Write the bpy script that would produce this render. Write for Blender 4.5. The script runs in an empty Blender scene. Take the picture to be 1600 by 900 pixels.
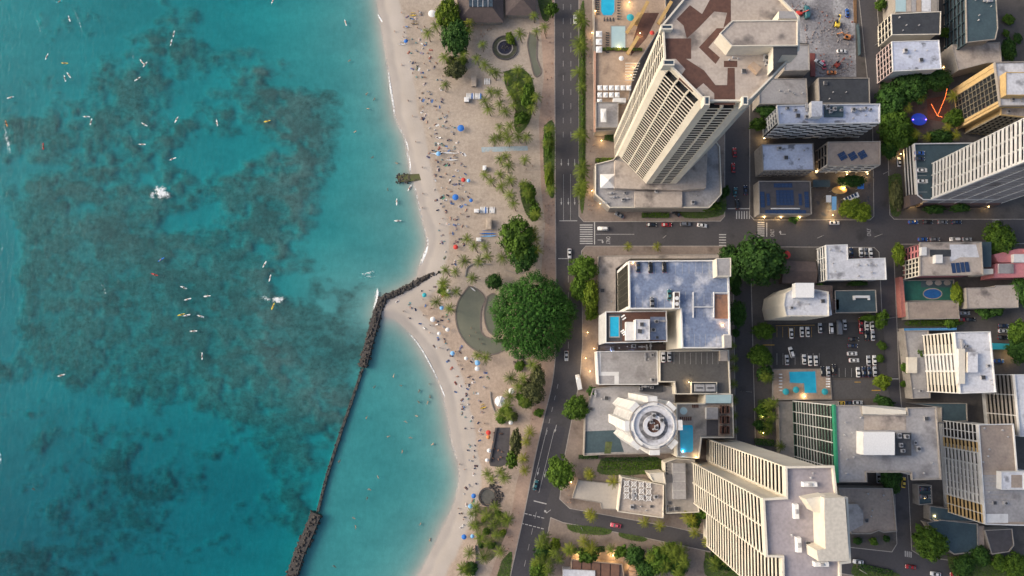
import bpy, bmesh, math, random
import numpy as np
from mathutils import Vector, Matrix
random.seed(7); RNG = np.random.default_rng(7)
scene = bpy.context.scene
COL = scene.collection
# ------------------------------------------------------------------ camera, sky, sun, exposure
H = 352.0                      # drone height over the street level (metres)
FPX = 1067.0                   # focal length in photo pixels (24 mm equivalent)
TILT = math.atan(128 / FPX)    # the plumb point lies below the picture centre
cam_d = bpy.data.cameras.new('camera'); cam = bpy.data.objects.new('camera', cam_d)
COL.objects.link(cam); scene.camera = cam
cam.location = (0, 0, H); cam.rotation_euler = (TILT, 0, 0)
cam_d.sensor_width = 36; cam_d.lens = 36 * FPX / 1600; cam_d.clip_start = 1; cam_d.clip_end = 5000
SUN_EL, SUN_AZ = math.radians(27), math.radians(280)   # soft evening light from the sea side
world = bpy.data.worlds.new('World'); scene.world = world; world.use_nodes = True
wn = world.node_tree.nodes; wl = world.node_tree.links
sky = wn.new('ShaderNodeTexSky'); sky.sky_type = 'NISHITA'; sky.sun_disc = False
sky.sun_elevation = SUN_EL; sky.sun_rotation = SUN_AZ
sky.air_density = 1.0; sky.dust_density = 6.0; sky.ozone_density = 1.0
wl.new(sky.outputs[0], wn['Background'].inputs[0]); wn['Background'].inputs[1].default_value = 0.15
sun_d = bpy.data.lights.new('sun', 'SUN'); sun = bpy.data.objects.new('sun', sun_d); COL.objects.link(sun)
sun_d.energy = 0.85; sun_d.angle = math.radians(24); sun_d.color = (1.0, 0.94, 0.87)
sdir = Vector((math.sin(SUN_AZ) * math.cos(SUN_EL), math.cos(SUN_AZ) * math.cos(SUN_EL), math.sin(SUN_EL)))
sun.rotation_euler = (-sdir).to_track_quat('-Z', 'Y').to_euler()
sun.location = (-200, 0, 300)
scene.view_settings.view_transform = 'Standard'; scene.view_settings.look = 'None'
scene.view_settings.gamma = 1; scene.view_settings.use_curve_mapping = False
scene.view_settings.exposure = 0.55
scene.render.engine = 'CYCLES'
scene.cycles.use_denoising = True
scene.cycles.max_bounces = 6; scene.cycles.transparent_max_bounces = 12
scene.cycles.caustics_reflective = False; scene.cycles.caustics_refractive = False
# ------------------------------------------------------------------ pixel -> place
_c, _s = math.cos(TILT), math.sin(TILT)
def P(px, py, z=0.0):
    x = (px - 800) / FPX; y = (450 - py) / FPX
    wy = y * _c + _s; wz = y * _s - _c
    t = (z - H) / wz
    return (x * t, wy * t)
def PP(pts, z=0.0): return [P(a, b, z) for a, b in pts]
def P3(px, py, z=0.0):
    a = P(px, py, z); return (a[0], a[1], z)
MPX = H / FPX                                   # about 0.33 m per photo pixel on the ground
SEA = -1.6
# ------------------------------------------------------------------ materials
MATS = {}
def _nt(name):
    m = bpy.data.materials.new(name); m.use_nodes = True
    nt = m.node_tree; b = nt.nodes['Principled BSDF']
    return m, nt, b
def srgb(r, g, b):
    f = lambda v: (v / 255 / 12.92) if v / 255 < 0.04045 else ((v / 255 + 0.055) / 1.055) ** 2.4
    return (f(r), f(g), f(b))
def mat(name, col, col2=None, scale=0.3, rough=0.8, detail=6, contrast=(0.35, 0.7), spots=None, spot_scale=0.08, spot_cut=(0.56, 0.66), fine=0.12, bump=0.0, metallic=0.0, streak=None):
    """base colour with a second tone by noise, dirt spots of a third tone, fine grain"""
    if name in MATS: return MATS[name]
    m, nt, b = _nt(name); N = nt.nodes; L = nt.links
    geo = N.new('ShaderNodeNewGeometry')
    col2 = col2 or tuple(c * 0.82 for c in col)
    def noise(sc, det=detail, vec=None):
        n = N.new('ShaderNodeTexNoise'); n.inputs['Scale'].default_value = sc; n.inputs['Detail'].default_value = det
        L.new(vec or geo.outputs['Position'], n.inputs['Vector']); return n.outputs[0]
    def ramp(src, a, c):
        r = N.new('ShaderNodeMapRange'); r.inputs[1].default_value = a; r.inputs[2].default_value = c
        L.new(src, r.inputs[0]); return r.outputs[0]
    def mix(f, a, c):
        x = N.new('ShaderNodeMix'); x.data_type = 'RGBA'
        if f is not None: L.new(f, x.inputs[0])
        for k, v in ((6, a), (7, c)):
            if isinstance(v, tuple): x.inputs[k].default_value = (*v, 1)
            else: L.new(v, x.inputs[k])
        return x.outputs[2]
    vec = None
    if streak:
        mp = N.new('ShaderNodeMapping'); mp.inputs['Scale'].default_value = streak; L.new(geo.outputs['Position'], mp.inputs[0]); vec = mp.outputs[0]
    c = mix(ramp(noise(scale, vec=vec), *contrast), col, col2)
    if spots:
        c = mix(ramp(noise(spot_scale, 8), *spot_cut), c, spots)
    if fine:
        f = ramp(noise(0.9, 7), 0.3, 0.7)
        x = N.new('ShaderNodeMix'); x.data_type = 'RGBA'; x.blend_type = 'MULTIPLY'; x.inputs[0].default_value = 1
        L.new(c, x.inputs[6]); v = mix(f, (1 - fine,) * 3, (1 + fine,) * 3); L.new(v, x.inputs[7]); c = x.outputs[2]
    L.new(c, b.inputs['Base Color']); b.inputs['Roughness'].default_value = rough; b.inputs['Metallic'].default_value = metallic
    if bump:
        bp = N.new('ShaderNodeBump'); bp.inputs['Strength'].default_value = bump; bp.inputs['Distance'].default_value = 0.2
        L.new(noise(1.2, 8), bp.inputs['Height']); L.new(bp.outputs[0], b.inputs['Normal'])
    MATS[name] = m; return m
def plain(name, col, rough=0.5, metallic=0.0, emit=None):
    if name in MATS: return MATS[name]
    m, nt, b = _nt(name); b.inputs['Base Color'].default_value = (*col, 1)
    b.inputs['Roughness'].default_value = rough; b.inputs['Metallic'].default_value = metallic
    # faint wear so that no surface is perfectly even
    N = nt.nodes; L = nt.links; geo = N.new('ShaderNodeNewGeometry'); n = N.new('ShaderNodeTexNoise'); n.inputs['Scale'].default_value = 1.7
    L.new(geo.outputs['Position'], n.inputs['Vector']); mr = N.new('ShaderNodeMapRange'); mr.inputs[3].default_value = 0.86; mr.inputs[4].default_value = 1.12
    L.new(n.outputs[0], mr.inputs[0]); x = N.new('ShaderNodeMix'); x.data_type = 'RGBA'; x.blend_type = 'MULTIPLY'; x.inputs[0].default_value = 1
    x.inputs[6].default_value = (*col, 1); L.new(mr.outputs[0], x.inputs[7]); L.new(x.outputs[2], b.inputs['Base Color'])
    if emit:
        b.inputs['Emission Color'].default_value = (*emit[0], 1); b.inputs['Emission Strength'].default_value = emit[1]
    MATS[name] = m; return m
def leafmat(name, dark, light):
    if name in MATS: return MATS[name]
    m, nt, b = _nt(name); N = nt.nodes; L = nt.links
    at = N.new('ShaderNodeAttribute'); at.attribute_name = 'tint'
    oi = N.new('ShaderNodeObjectInfo')
    ad = N.new('ShaderNodeMath'); ad.operation = 'MULTIPLY_ADD'; ad.inputs[1].default_value = 0.35; L.new(oi.outputs['Random'], ad.inputs[0]); L.new(at.outputs['Fac'], ad.inputs[2])
    x = N.new('ShaderNodeMix'); x.data_type = 'RGBA'; L.new(ad.outputs[0], x.inputs[0])
    x.inputs[6].default_value = (*dark, 1); x.inputs[7].default_value = (*light, 1)
    L.new(x.outputs[2], b.inputs['Base Color']); b.inputs['Roughness'].default_value = 0.75
    b.inputs['Specular IOR Level'].default_value = 0.2
    MATS[name] = m; return m
M = dict(
    cream=mat('cream', (0.66, 0.62, 0.53), (0.60, 0.55, 0.46), 0.15, fine=0.05),
    white=mat('white', (0.68, 0.68, 0.67), (0.58, 0.58, 0.57), 0.2, spots=(0.42, 0.41, 0.40), spot_scale=0.15, spot_cut=(0.6, 0.75), fine=0.05),
    white_roof=mat('white_roof', (0.60, 0.61, 0.64), (0.50, 0.51, 0.55), 0.15, spots=(0.25, 0.25, 0.27), spot_scale=0.18, spot_cut=(0.56, 0.68)),
    bluewhite_roof=mat('bluewhite_roof', (0.52, 0.56, 0.66), (0.42, 0.45, 0.55), 0.15, spots=(0.17, 0.18, 0.21), spot_scale=0.16, spot_cut=(0.57, 0.65)),
    grey_roof=mat('grey_roof', (0.34, 0.33, 0.33), (0.27, 0.26, 0.26), 0.12, spots=(0.16, 0.15, 0.15), spot_scale=0.10, spot_cut=(0.55, 0.72)),
    lilac_roof=mat('lilac_roof', (0.33, 0.30, 0.32), (0.29, 0.265, 0.28), 0.1, spots=(0.20, 0.17, 0.16), spot_scale=0.06, spot_cut=(0.66, 0.78)),
    tan_roof=mat('tan_roof', (0.33, 0.27, 0.22), (0.26, 0.21, 0.18), 0.2, spots=(0.17, 0.13, 0.12), spot_scale=0.14, spot_cut=(0.62, 0.72)),
    beige_roof=mat('beige_roof', (0.44, 0.38, 0.33), (0.36, 0.31, 0.27), 0.15, spots=(0.15, 0.13, 0.12), spot_scale=0.12, spot_cut=(0.56, 0.70)),
    brown_tile=mat('brown_tile', (0.115, 0.055, 0.040), (0.085, 0.042, 0.032), 0.5, fine=0.15),
    brown_roof=mat('brown_roof', (0.10, 0.075, 0.07), (0.075, 0.058, 0.055), 0.4),
    dark_roof=mat('dark_roof', (0.045, 0.05, 0.058), (0.032, 0.036, 0.044), 0.3, spots=(0.10, 0.10, 0.10), spot_scale=0.3, spot_cut=(0.68, 0.76)),
    teal_roof=mat('teal_roof', (0.05, 0.085, 0.10), (0.038, 0.065, 0.08), 0.2),
    blue_deck=mat('blue_deck', (0.20, 0.25, 0.36), (0.14, 0.17, 0.25), 0.09, rough=0.32, spots=(0.46, 0.48, 0.54), spot_scale=0.14, spot_cut=(0.5, 0.66), fine=0.2),
    grey_deck=mat('grey_deck', (0.11, 0.105, 0.10), (0.085, 0.082, 0.08), 0.12, spots=(0.055, 0.055, 0.055), spot_scale=0.3, spot_cut=(0.62, 0.72)),
    asphalt=mat('asphalt', (0.072, 0.068, 0.072), (0.056, 0.053, 0.057), 0.06, rough=0.85, spots=(0.036, 0.035, 0.038), spot_scale=0.09, spot_cut=(0.6, 0.75), fine=0.10, streak=(1, 0.12, 1)),
    asphalt_side=mat('asphalt_side', (0.070, 0.066, 0.066), (0.052, 0.050, 0.052), 0.08, rough=0.85, spots=(0.036, 0.035, 0.036), spot_scale=0.12, spot_cut=(0.6, 0.75)),
    pave=mat('pave', (0.25, 0.20, 0.165), (0.19, 0.15, 0.125), 0.12, spots=(0.12, 0.09, 0.075), spot_scale=0.10, spot_cut=(0.56, 0.72)),
    city=mat('city', (0.095, 0.084, 0.076), (0.070, 0.062, 0.056), 0.08, spots=(0.05, 0.046, 0.042), spot_scale=0.16, spot_cut=(0.52, 0.8)),
    concrete=mat('concrete', (0.32, 0.29, 0.26), (0.25, 0.23, 0.205), 0.15, spots=(0.16, 0.145, 0.13), spot_scale=0.12, spot_cut=(0.6, 0.75)),
    kerb=mat('kerb', (0.36, 0.33, 0.30), (0.27, 0.25, 0.23), 0.4),
    paint=mat('paint', (0.48, 0.47, 0.45), (0.36, 0.35, 0.34), 0.8, spots=(0.25, 0.24, 0.24), spot_scale=0.9, spot_cut=(0.60, 0.72)),
    yellow_paint=mat('yellow_paint', (0.55, 0.33, 0.05), (0.40, 0.24, 0.05), 0.8),
    lawn=mat('lawn', (0.055, 0.085, 0.022), (0.085, 0.105, 0.035), 0.25, spots=(0.14, 0.11, 0.06), spot_scale=0.12, spot_cut=(0.60, 0.72), fine=0.3, bump=0.4),
    pond=mat('pond', (0.135, 0.145, 0.105), (0.175, 0.175, 0.125), 0.08, rough=0.12, fine=0.04),
    rock=mat('rock', (0.075, 0.066, 0.060), (0.040, 0.036, 0.034), 0.8, bump=0.5),
    slate=mat('slate', (0.085, 0.078, 0.082), (0.062, 0.057, 0.06), 0.3),
    pool=mat('pool', (0.02, 0.36, 0.58), (0.03, 0.43, 0.64), 0.3, rough=0.05, fine=0.04),
    poolpale=mat('poolpale', (0.36, 0.50, 0.53), (0.40, 0.54, 0.56), 0.3, rough=0.3, fine=0.03),
    pooldark=mat('pooldark', (0.02, 0.09, 0.28), (0.02, 0.11, 0.32), 0.3, rough=0.08),
    deck=mat('deck', (0.40, 0.30, 0.22), (0.33, 0.245, 0.18), 0.2, spots=(0.22, 0.16, 0.12), spot_scale=0.15, spot_cut=(0.6, 0.75)),
    pinkwall=mat('pinkwall', (0.55, 0.21, 0.22), (0.47, 0.18, 0.19), 0.2),
    pinkpave=mat('pinkpave', (0.42, 0.16, 0.13), (0.36, 0.13, 0.11), 0.2),
    yellowwall=mat('yellowwall', (0.56, 0.40, 0.19), (0.50, 0.35, 0.16), 0.2),
    glass=mat('glass', (0.020, 0.024, 0.030), (0.032, 0.036, 0.042), 0.5, rough=0.18, fine=0.3),
    glassblue=mat('glassblue', (0.05, 0.075, 0.10), (0.03, 0.04, 0.055), 0.4, rough=0.15, fine=0.3),
    shaded_balfloor=mat('shaded_balfloor', (0.040, 0.036, 0.033), (0.024, 0.023, 0.022), 1.3, rough=0.7, fine=0.2),  # near-black tone stands for the shade in the balcony recesses
    greenpanel=mat('greenpanel', (0.02, 0.085, 0.055), (0.016, 0.065, 0.045), 0.6),
    greentrim=mat('greentrim', (0.02, 0.22, 0.12), (0.018, 0.18, 0.10), 0.3),
    solar=mat('solar', (0.022, 0.045, 0.11), (0.030, 0.058, 0.13), 1.2, rough=0.25, fine=0.1),
    metal=mat('metal', (0.40, 0.40, 0.41), (0.28, 0.28, 0.29), 1.0, rough=0.5),
    darkmetal=mat('darkmetal', (0.06, 0.06, 0.062), (0.04, 0.04, 0.042), 1.0, rough=0.5),
    trunk=mat('trunk', (0.17, 0.13, 0.10), (0.11, 0.085, 0.065), 1.5),
    rubble=mat('rubble', (0.24, 0.235, 0.245), (0.15, 0.145, 0.155), 0.10, spots=(0.34, 0.335, 0.34), spot_scale=0.06, spot_cut=(0.5, 0.62), fine=0.3, bump=0.8),
    orangecloth=plain('orangecloth', (0.55, 0.22, 0.08), 0.8),
    bluecloth=plain('bluecloth', (0.03, 0.17, 0.55), 0.8), lightblue=plain('lightblue', (0.20, 0.45, 0.75), 0.8),
    whitecloth=plain('whitecloth', (0.74, 0.74, 0.73), 0.8), redcloth=plain('redcloth', (0.55, 0.05, 0.04), 0.8),
    tealcloth=plain('tealcloth', (0.03, 0.36, 0.42), 0.8), yellowcloth=plain('yellowcloth', (0.70, 0.50, 0.06), 0.8),
    tyre=plain('tyre', (0.02, 0.02, 0.02), 0.9), carglass=plain('carglass', (0.015, 0.018, 0.022), 0.1),
    lampglow=plain('lampglow', (0.9, 0.75, 0.4), 0.5, emit=((1.0, 0.62, 0.22), 30.0)),
    headlamp=plain('headlamp', (0.8, 0.78, 0.7), 0.3), taillamp=plain('taillamp', (0.45, 0.02, 0.02), 0.3),
)
# ------------------------------------------------------------------ mesh helpers
def ccw(p):
    a = sum(p[i][0] * p[(i + 1) % len(p)][1] - p[(i + 1) % len(p)][0] * p[i][1] for i in range(len(p)))
    return list(p) if a > 0 else list(p)[::-1]
def offset(poly, d):
    """inset (d>0) a CCW polygon"""
    n = len(poly); out = []
    for i in range(n):
        p0, p1, p2 = [Vector(poly[(i + k) % n]) for k in (-1, 0, 1)]
        e1 = (p1 - p0).normalized(); e2 = (p2 - p1).normalized()
        n1 = Vector((-e1.y, e1.x)); n2 = Vector((-e2.y, e2.x))
        k = 1 + n1.dot(n2)
        v = (n1 + n2) / max(k, 0.35)
        out.append(tuple(p1 + v * d))
    return out
def newmesh(name, verts, faces, mats, fmi=None, smooth=False):
    me = bpy.data.meshes.new(name); me.from_pydata(verts, [], faces)
    for m in (mats if isinstance(mats, (list, tuple)) else [mats]): me.materials.append(m)
    if fmi is not None: me.polygons.foreach_set('material_index', fmi)
    if smooth: me.polygons.foreach_set('use_smooth', [True] * len(me.polygons))
    me.update(); return me
def link(name, me, parent=None, loc=(0, 0, 0), rz=0.0, scale=None):
    o = bpy.data.objects.new(name, me); COL.objects.link(o)
    o.location = loc; o.rotation_euler = (0, 0, rz)
    if scale: o.scale = scale
    if parent: o.parent = parent
    return o
def tag(o, label=None, cat=None, group=None, kind=None):
    for k, v in (('label', label), ('category', cat), ('group', group), ('kind', kind)):
        if v: o[k] = v
    return o
def empty(name, loc, label, cat, group=None, rz=0.0):
    o = bpy.data.objects.new(name, None); COL.objects.link(o); o.location = loc; o.rotation_euler = (0, 0, rz)
    o.empty_display_size = 0.5
    return tag(o, label, cat, group)
class MB:
    """collects shapes, then becomes one mesh"""
    def __init__(s): s.v = []; s.f = []; s.mi = []
    def add(s, v, f, mi=0):
        k = len(s.v); s.v += [tuple(q) for q in v]; s.f += [tuple(i + k for i in q) for q in f]; s.mi += [mi] * len(f); return s
    def box(s, x0, x1, y0, y1, z0, z1, mi=0, rz=0, c=None, taper=0):
        t = taper
        v = [(x0, y0, z0), (x1, y0, z0), (x1, y1, z0), (x0, y1, z0), (x0 + t, y0 + t, z1), (x1 - t, y0 + t, z1), (x1 - t, y1 - t, z1), (x0 + t, y1 - t, z1)]
        if rz:
            cx, cy = c or ((x0 + x1) / 2, (y0 + y1) / 2); a, b = math.cos(rz), math.sin(rz)
            v = [(cx + (x - cx) * a - (y - cy) * b, cy + (x - cx) * b + (y - cy) * a, z) for x, y, z in v]
        return s.add(v, [(3, 2, 1, 0), (4, 5, 6, 7), (0, 1, 5, 4), (1, 2, 6, 5), (2, 3, 7, 6), (3, 0, 4, 7)], mi)
    def prism(s, poly, z0, z1, mi=0, mi_top=None, top=True, bottom=False):
        p = ccw(poly); n = len(p); v = [(x, y, z0) for x, y in p] + [(x, y, z1) for x, y in p]
        s.add(v, [(i, (i + 1) % n, (i + 1) % n + n, i + n) for i in range(n)], mi)
        if top: s.add([(x, y, z1) for x, y in p], [tuple(range(n))], mi if mi_top is None else mi_top)
        if bottom: s.add([(x, y, z0) for x, y in p], [tuple(range(n))[::-1]], mi)
        return s
    def ring(s, outer, inner, z0, z1, mi=0):
        n = len(outer); v = [(x, y, z) for z in (z0, z1) for q in (outer, inner) for x, y in q]; f = []
        for i in range(n):
            j = (i + 1) % n
            f += [(i, j, j + 2 * n, i + 2 * n), (j + n, i + n, i + 3 * n, j + 3 * n), (i + 2 * n, j + 2 * n, j + 3 * n, i + 3 * n), (j, i, i + n, j + n)]
        return s.add(v, f, mi)
    def cyl(s, x, y, z0, z1, r0, r1=None, n=12, mi=0, x1=None, y1=None):
        r1 = r0 if r1 is None else r1; x1 = x if x1 is None else x1; y1 = y if y1 is None else y1
        v = [(x + r0 * math.cos(2 * math.pi * i / n), y + r0 * math.sin(2 * math.pi * i / n), z0) for i in range(n)]
        v += [(x1 + r1 * math.cos(2 * math.pi * i / n), y1 + r1 * math.sin(2 * math.pi * i / n), z1) for i in range(n)]
        return s.add(v, [(i, (i + 1) % n, (i + 1) % n + n, i + n) for i in range(n)] + [tuple(range(n))[::-1], tuple(range(n, 2 * n))], mi)
    def mesh(s, name, mats, smooth=False): return newmesh(name, s.v, s.f, mats, s.mi, smooth)
    def build(s, name, mats, parent=None, loc=None, smooth=False):
        """world-coordinate shapes -> object; origin at the parent's or at LOC"""
        if parent is not None:
            lx, ly, lz = parent.location if loc is None else loc
            s.v = [(a - lx, b - ly, c - lz) for a, b, c in s.v]
            return link(name, s.mesh(name, mats, smooth), parent)
        if loc is None:
            q = np.array(s.v); loc = (float(q[:, 0].mean()), float(q[:, 1].mean()), float(q[:, 2].min()))
        s.v = [(a - loc[0], b - loc[1], c - loc[2]) for a, b, c in s.v]
        return link(name, s.mesh(name, mats, smooth), None, loc)
def copy_tree(o, parent=None):
    c = o.copy(); COL.objects.link(c); c.parent = parent
    for ch in o.children: copy_tree(ch, c)
    return c
def children_of(o): return list(o.children)
def sheet(name, px, z, m, kind='structure', thick=0.0, parent=None, label=None, cat=None):
    poly = ccw(PP(px, z)); mb = MB()
    if thick: mb.prism(poly, z - thick, z)
    else: mb.add([(x, y, z) for x, y in poly], [tuple(range(len(poly)))])
    # triangulate concave outlines
    o = mb.build(name, m, parent)
    bm = bmesh.new(); bm.from_mesh(o.data); bmesh.ops.triangulate(bm, faces=[f for f in bm.faces if len(f.verts) > 4]); bm.to_mesh(o.data); bm.free()
    if parent is None: tag(o, label, cat, None, kind)
    return o
def smoothline(pts, n=8):
    """Catmull-Rom through the points"""
    out = []; q = [pts[0]] + list(pts) + [pts[-1]]
    for i in range(1, len(q) - 2):
        p0, p1, p2, p3 = [np.array(a, float) for a in q[i - 1:i + 3]]
        for k in range(n):
            t = k / n
            out.append(tuple(0.5 * (2 * p1 + (p2 - p0) * t + (2 * p0 - 5 * p1 + 4 * p2 - p3) * t * t + (3 * p1 - p0 - 3 * p2 + p3) * t ** 3)))
    out.append(tuple(pts[-1])); return out
def inside(poly, x, y):
    r = False; j = len(poly) - 1
    for i in range(len(poly)):
        a, b = poly[i], poly[j]
        if (a[1] > y) != (b[1] > y) and x < (b[0] - a[0]) * (y - a[1]) / (b[1] - a[1]) + a[0]: r = not r
        j = i
    return r
def blob(cx, cy, rx, ry, n=24, wob=0.12, seed=0):
    g = random.Random(seed); ph = [g.uniform(0, 6.28) for _ in range(4)]
    return [(cx + rx * math.cos(a) * (1 + wob * (math.sin(2 * a + ph[0]) + 0.6 * math.sin(3 * a + ph[1]) + 0.4 * math.sin(5 * a + ph[2]))),
             cy + ry * math.sin(a) * (1 + wob * (math.sin(2 * a + ph[0]) + 0.6 * math.sin(3 * a + ph[1]) + 0.4 * math.sin(5 * a + ph[2])))) for a in [2 * math.pi * i / n for i in range(n)]]
# ------------------------------------------------------------------ sea bed, beach, water
def fbm(nx, ny, cell, octaves=5, gain=0.55, ax=1.0, ay=1.0, seed=1):
    g = np.random.default_rng(seed); out = np.zeros((ny, nx)); amp = 1.0; tot = 0
    for o in range(octaves):
        cx, cy = cell * ax / 2 ** o, cell * ay / 2 ** o
        gx, gy = int(nx / cx) + 3, int(ny / cy) + 3
        r = g.random((gy, gx)); X = np.arange(nx) / cx; Y = np.arange(ny) / cy
        ix = X.astype(int); iy = Y.astype(int); fx = X - ix; fy = Y - iy
        fx = fx * fx * (3 - 2 * fx); fy = (fy * fy * (3 - 2 * fy))[:, None]
        a = r[iy][:, ix] * (1 - fx) + r[iy][:, ix + 1] * fx; b = r[iy + 1][:, ix] * (1 - fx) + r[iy + 1][:, ix + 1] * fx
        out += amp * (a * (1 - fy) + b * fy); tot += amp; amp *= gain
    return out / tot
SHORE = smoothline([(520, -420), (560, -180), (586, -20), (597, 50), (606, 105), (617, 180), (632, 215), (640, 262), (650, 300), (659, 340), (667, 375), (662, 400), (655, 418), (652, 432)], 6) + \
        [(640, 446), (618, 460), (600, 470), (593, 476)] + \
        smoothline([(588, 490), (600, 494), (618, 500), (636, 515), (656, 540), (676, 575), (690, 610), (699, 650), (706, 690), (715, 722), (717, 750), (709, 788), (691, 826), (672, 866), (650, 905), (600, 980), (520, 1120), (400, 1300)], 6)
LAGOON = [(593, 470), (575, 560), (530, 680), (495, 800), (455, 900), (380, 1080), (200, 1400), (900, 1400), (900, 470)]
STEP = 3.0
gx0, gx1, gy0, gy1 = -260, 880, -260, 1180
PXS = np.arange(gx0, gx1 + 1, STEP); PYS = np.arange(gy0, gy1 + 1, STEP)
NX, NY = len(PXS), len(PYS)
GX, GY = np.meshgrid(PXS, PYS)
sp = np.array(SHORE)
D = np.full(GX.shape, 1e9)
for i in range(len(sp) - 1):
    a, b = sp[i], sp[i + 1]; ab = b - a; L2 = (ab ** 2).sum() + 1e-9
    t = np.clip(((GX - a[0]) * ab[0] + (GY - a[1]) * ab[1]) / L2, 0, 1)
    D = np.minimum(D, np.hypot(GX - a[0] - t * ab[0], GY - a[1] - t * ab[1]))
def mask_poly(poly):
    m = np.zeros(GX.shape, bool); n = len(poly)
    for i in range(n):
        (x1, y1), (x2, y2) = poly[i], poly[(i + 1) % n]
        if y1 == y2: continue
        m ^= ((y1 > GY) != (y2 > GY)) & (GX < (x2 - x1) * (GY - y1) / (y2 - y1) + x1)
    return m
land = mask_poly(SHORE + [(2000, 1300), (2000, -420)])
lag = mask_poly(LAGOON) & ~land
def sstep(x, a, b):
    t = np.clip((x - a) / (b - a), 0, 1); return t * t * (3 - 2 * t)
n_big = fbm(NX, NY, 40, 5, 0.55, 1.3, 1.0, 3); n_mid = fbm(NX, NY, 12, 4, 0.6, 1.5, 0.9, 5); n_fine = fbm(NX, NY, 5, 3, 0.6, 1.2, 1.0, 8)
R = np.zeros(GX.shape)
for cx, cy, rx, ry, s in [(250, 50, 70, 28, .35), (335, 85, 70, 34, .6), (415, 128, 70, 46, .65), (480, 190, 85, 62, .85), (370, 175, 80, 46, .5), (150, 205, 120, 44, .55), (50, 240, 80, 60, .4),
        (455, 290, 72, 52, 1.1), (345, 285, 60, 26, .5), (150, 400, 120, 85, 1.1), (95, 480, 95, 95, 1.1), (230, 490, 140, 110, 1.1), (330, 510, 140, 100, 1.0), (410, 575, 140, 80, 1.1), (470, 520, 100, 62, .9),
        (525, 550, 52, 80, .9), (565, 465, 38, 28, 1.1), (300, 395, 80, 44, .9), (380, 425, 80, 44, .45), (470, 360, 46, 56, .9), (205, 310, 150, 56, .9), (480, 640, 66, 70, 1.1), (445, 715, 46, 70, .75),
        (35, 330, 60, 40, .6), (40, 890, 90, 34, 1.0), (180, 740, 140, 90, .30), (260, 840, 150, 66, .36), (612, 372, 24, 16, .5), (520, 440, 60, 26, .55), (470, 800, 30, 60, .7), (105, 45, 60, 26, .35), (160, 120, 70, 24, .4), (390, 335, 40, 30, .6)]:
    R += s * np.exp(-(((GX - cx) / rx) ** 2 + ((GY - cy) / ry) ** 2) * 1.1)
for cx, cy, rx, ry, s in [(290, 345, 60, 24, .8), (8, 420, 34, 110, 1.5), (525, 330, 42, 110, .7), (345, 240, 46, 30, .6), (390, 45, 60, 40, .4), (100, 60, 90, 40, .3), (455, 445, 30, 20, .5), (140, 640, 90, 40, .5), (330, 760, 60, 60, .4), (590, 260, 50, 200, .9), (520, 60, 60, 90, .8)]:
    R -= s * np.exp(-(((GX - cx) / rx) ** 2 + ((GY - cy) / ry) ** 2) * 1.1)
reef = sstep(R + (n_big - 0.5) * 2.1 + (n_mid - 0.5) * 1.7 + (n_fine - 0.5) * 0.8, 0.10, 1.08)
reef = reef * (0.62 + 0.38 * sstep(n_fine, 0.25, 0.6)) * sstep(D, 10, 60) * (~land)
reef[lag] *= 0.06
depth = 0.04 + 1.5 * (1 - np.exp(-D / 46.0)) + 1.2 * sstep(D, 60, 280)
depth += 3.3 * np.exp(-(((GX - 120) / 300) ** 2 + ((GY - 860) / 210) ** 2)) + 1.3 * np.exp(-(((GX + 20) / 70) ** 2 + ((GY - 480) / 240) ** 2)) + 0.8 * np.exp(-(((GX - 390) / 120) ** 2 + ((GY - 800) / 120) ** 2))
depth += (n_big - 0.5) * 0.9 * sstep(D, 20, 90)
dl = 0.04 + 1.55 * (1 - np.exp(-D / 50.0)) + (n_big - 0.5) * 0.25
depth = np.where(lag, dl, depth)
depth = depth - reef * (1.35 + 0.5 * (n_mid - 0.5)) * sstep(depth, 1.2, 2.4)
wallx = np.hypot(GX - 580, GY - 560)
depth = np.maximum(depth, 0.05)
rise = 1.66 * (1 - np.exp(-D / 16.0)) + 0.10 * (n_mid - 0.5) * sstep(D, 15, 60)
Z = np.where(land, SEA + rise, SEA - depth)
Z = np.minimum(Z, 0.06)
under = np.where(land, 0.0, sstep(depth, 0.05, 0.9))
wet = np.where(land, 1 - sstep(D + (n_mid - 0.5) * 10 + (n_big - 0.5) * 10, 33, 38), 1.0)
wash = np.where(land, 1 - sstep(D + (n_mid - 0.5) * 8 + (n_big - 0.5) * 16, 9, 16), 1.0)
tt = (Z - H) / (((450 - GY) / FPX) * _s - _c)
WX = (GX - 800) / FPX * tt; WY = (((450 - GY) / FPX) * _c + _s) * tt
verts = np.stack([WX, WY, Z], -1).reshape(-1, 3)
idx = np.arange(NX * NY).reshape(NY, NX)
quads = np.stack([idx[:-1, :-1], idx[1:, :-1], idx[1:, 1:], idx[:-1, 1:]], -1).reshape(-1, 4)
KLX = np.interp(GY, [q[1] for q in [(867, -240), (867, 0), (868, 260), (869, 420), (869, 540), (863, 600), (850, 655), (835, 722), (821, 795), (798, 900), (765, 1050), (740, 1180)]], [867, 867, 868, 869, 869, 863, 850, 835, 821, 798, 765, 740])
west = ((GX < KLX - 4)[:-1, 1:] & (GX < KLX - 4)[1:, 1:]).reshape(-1)
qland = (land[:-1, :-1] & land[1:, :-1] & land[1:, 1:] & land[:-1, 1:]).reshape(-1)
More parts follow.
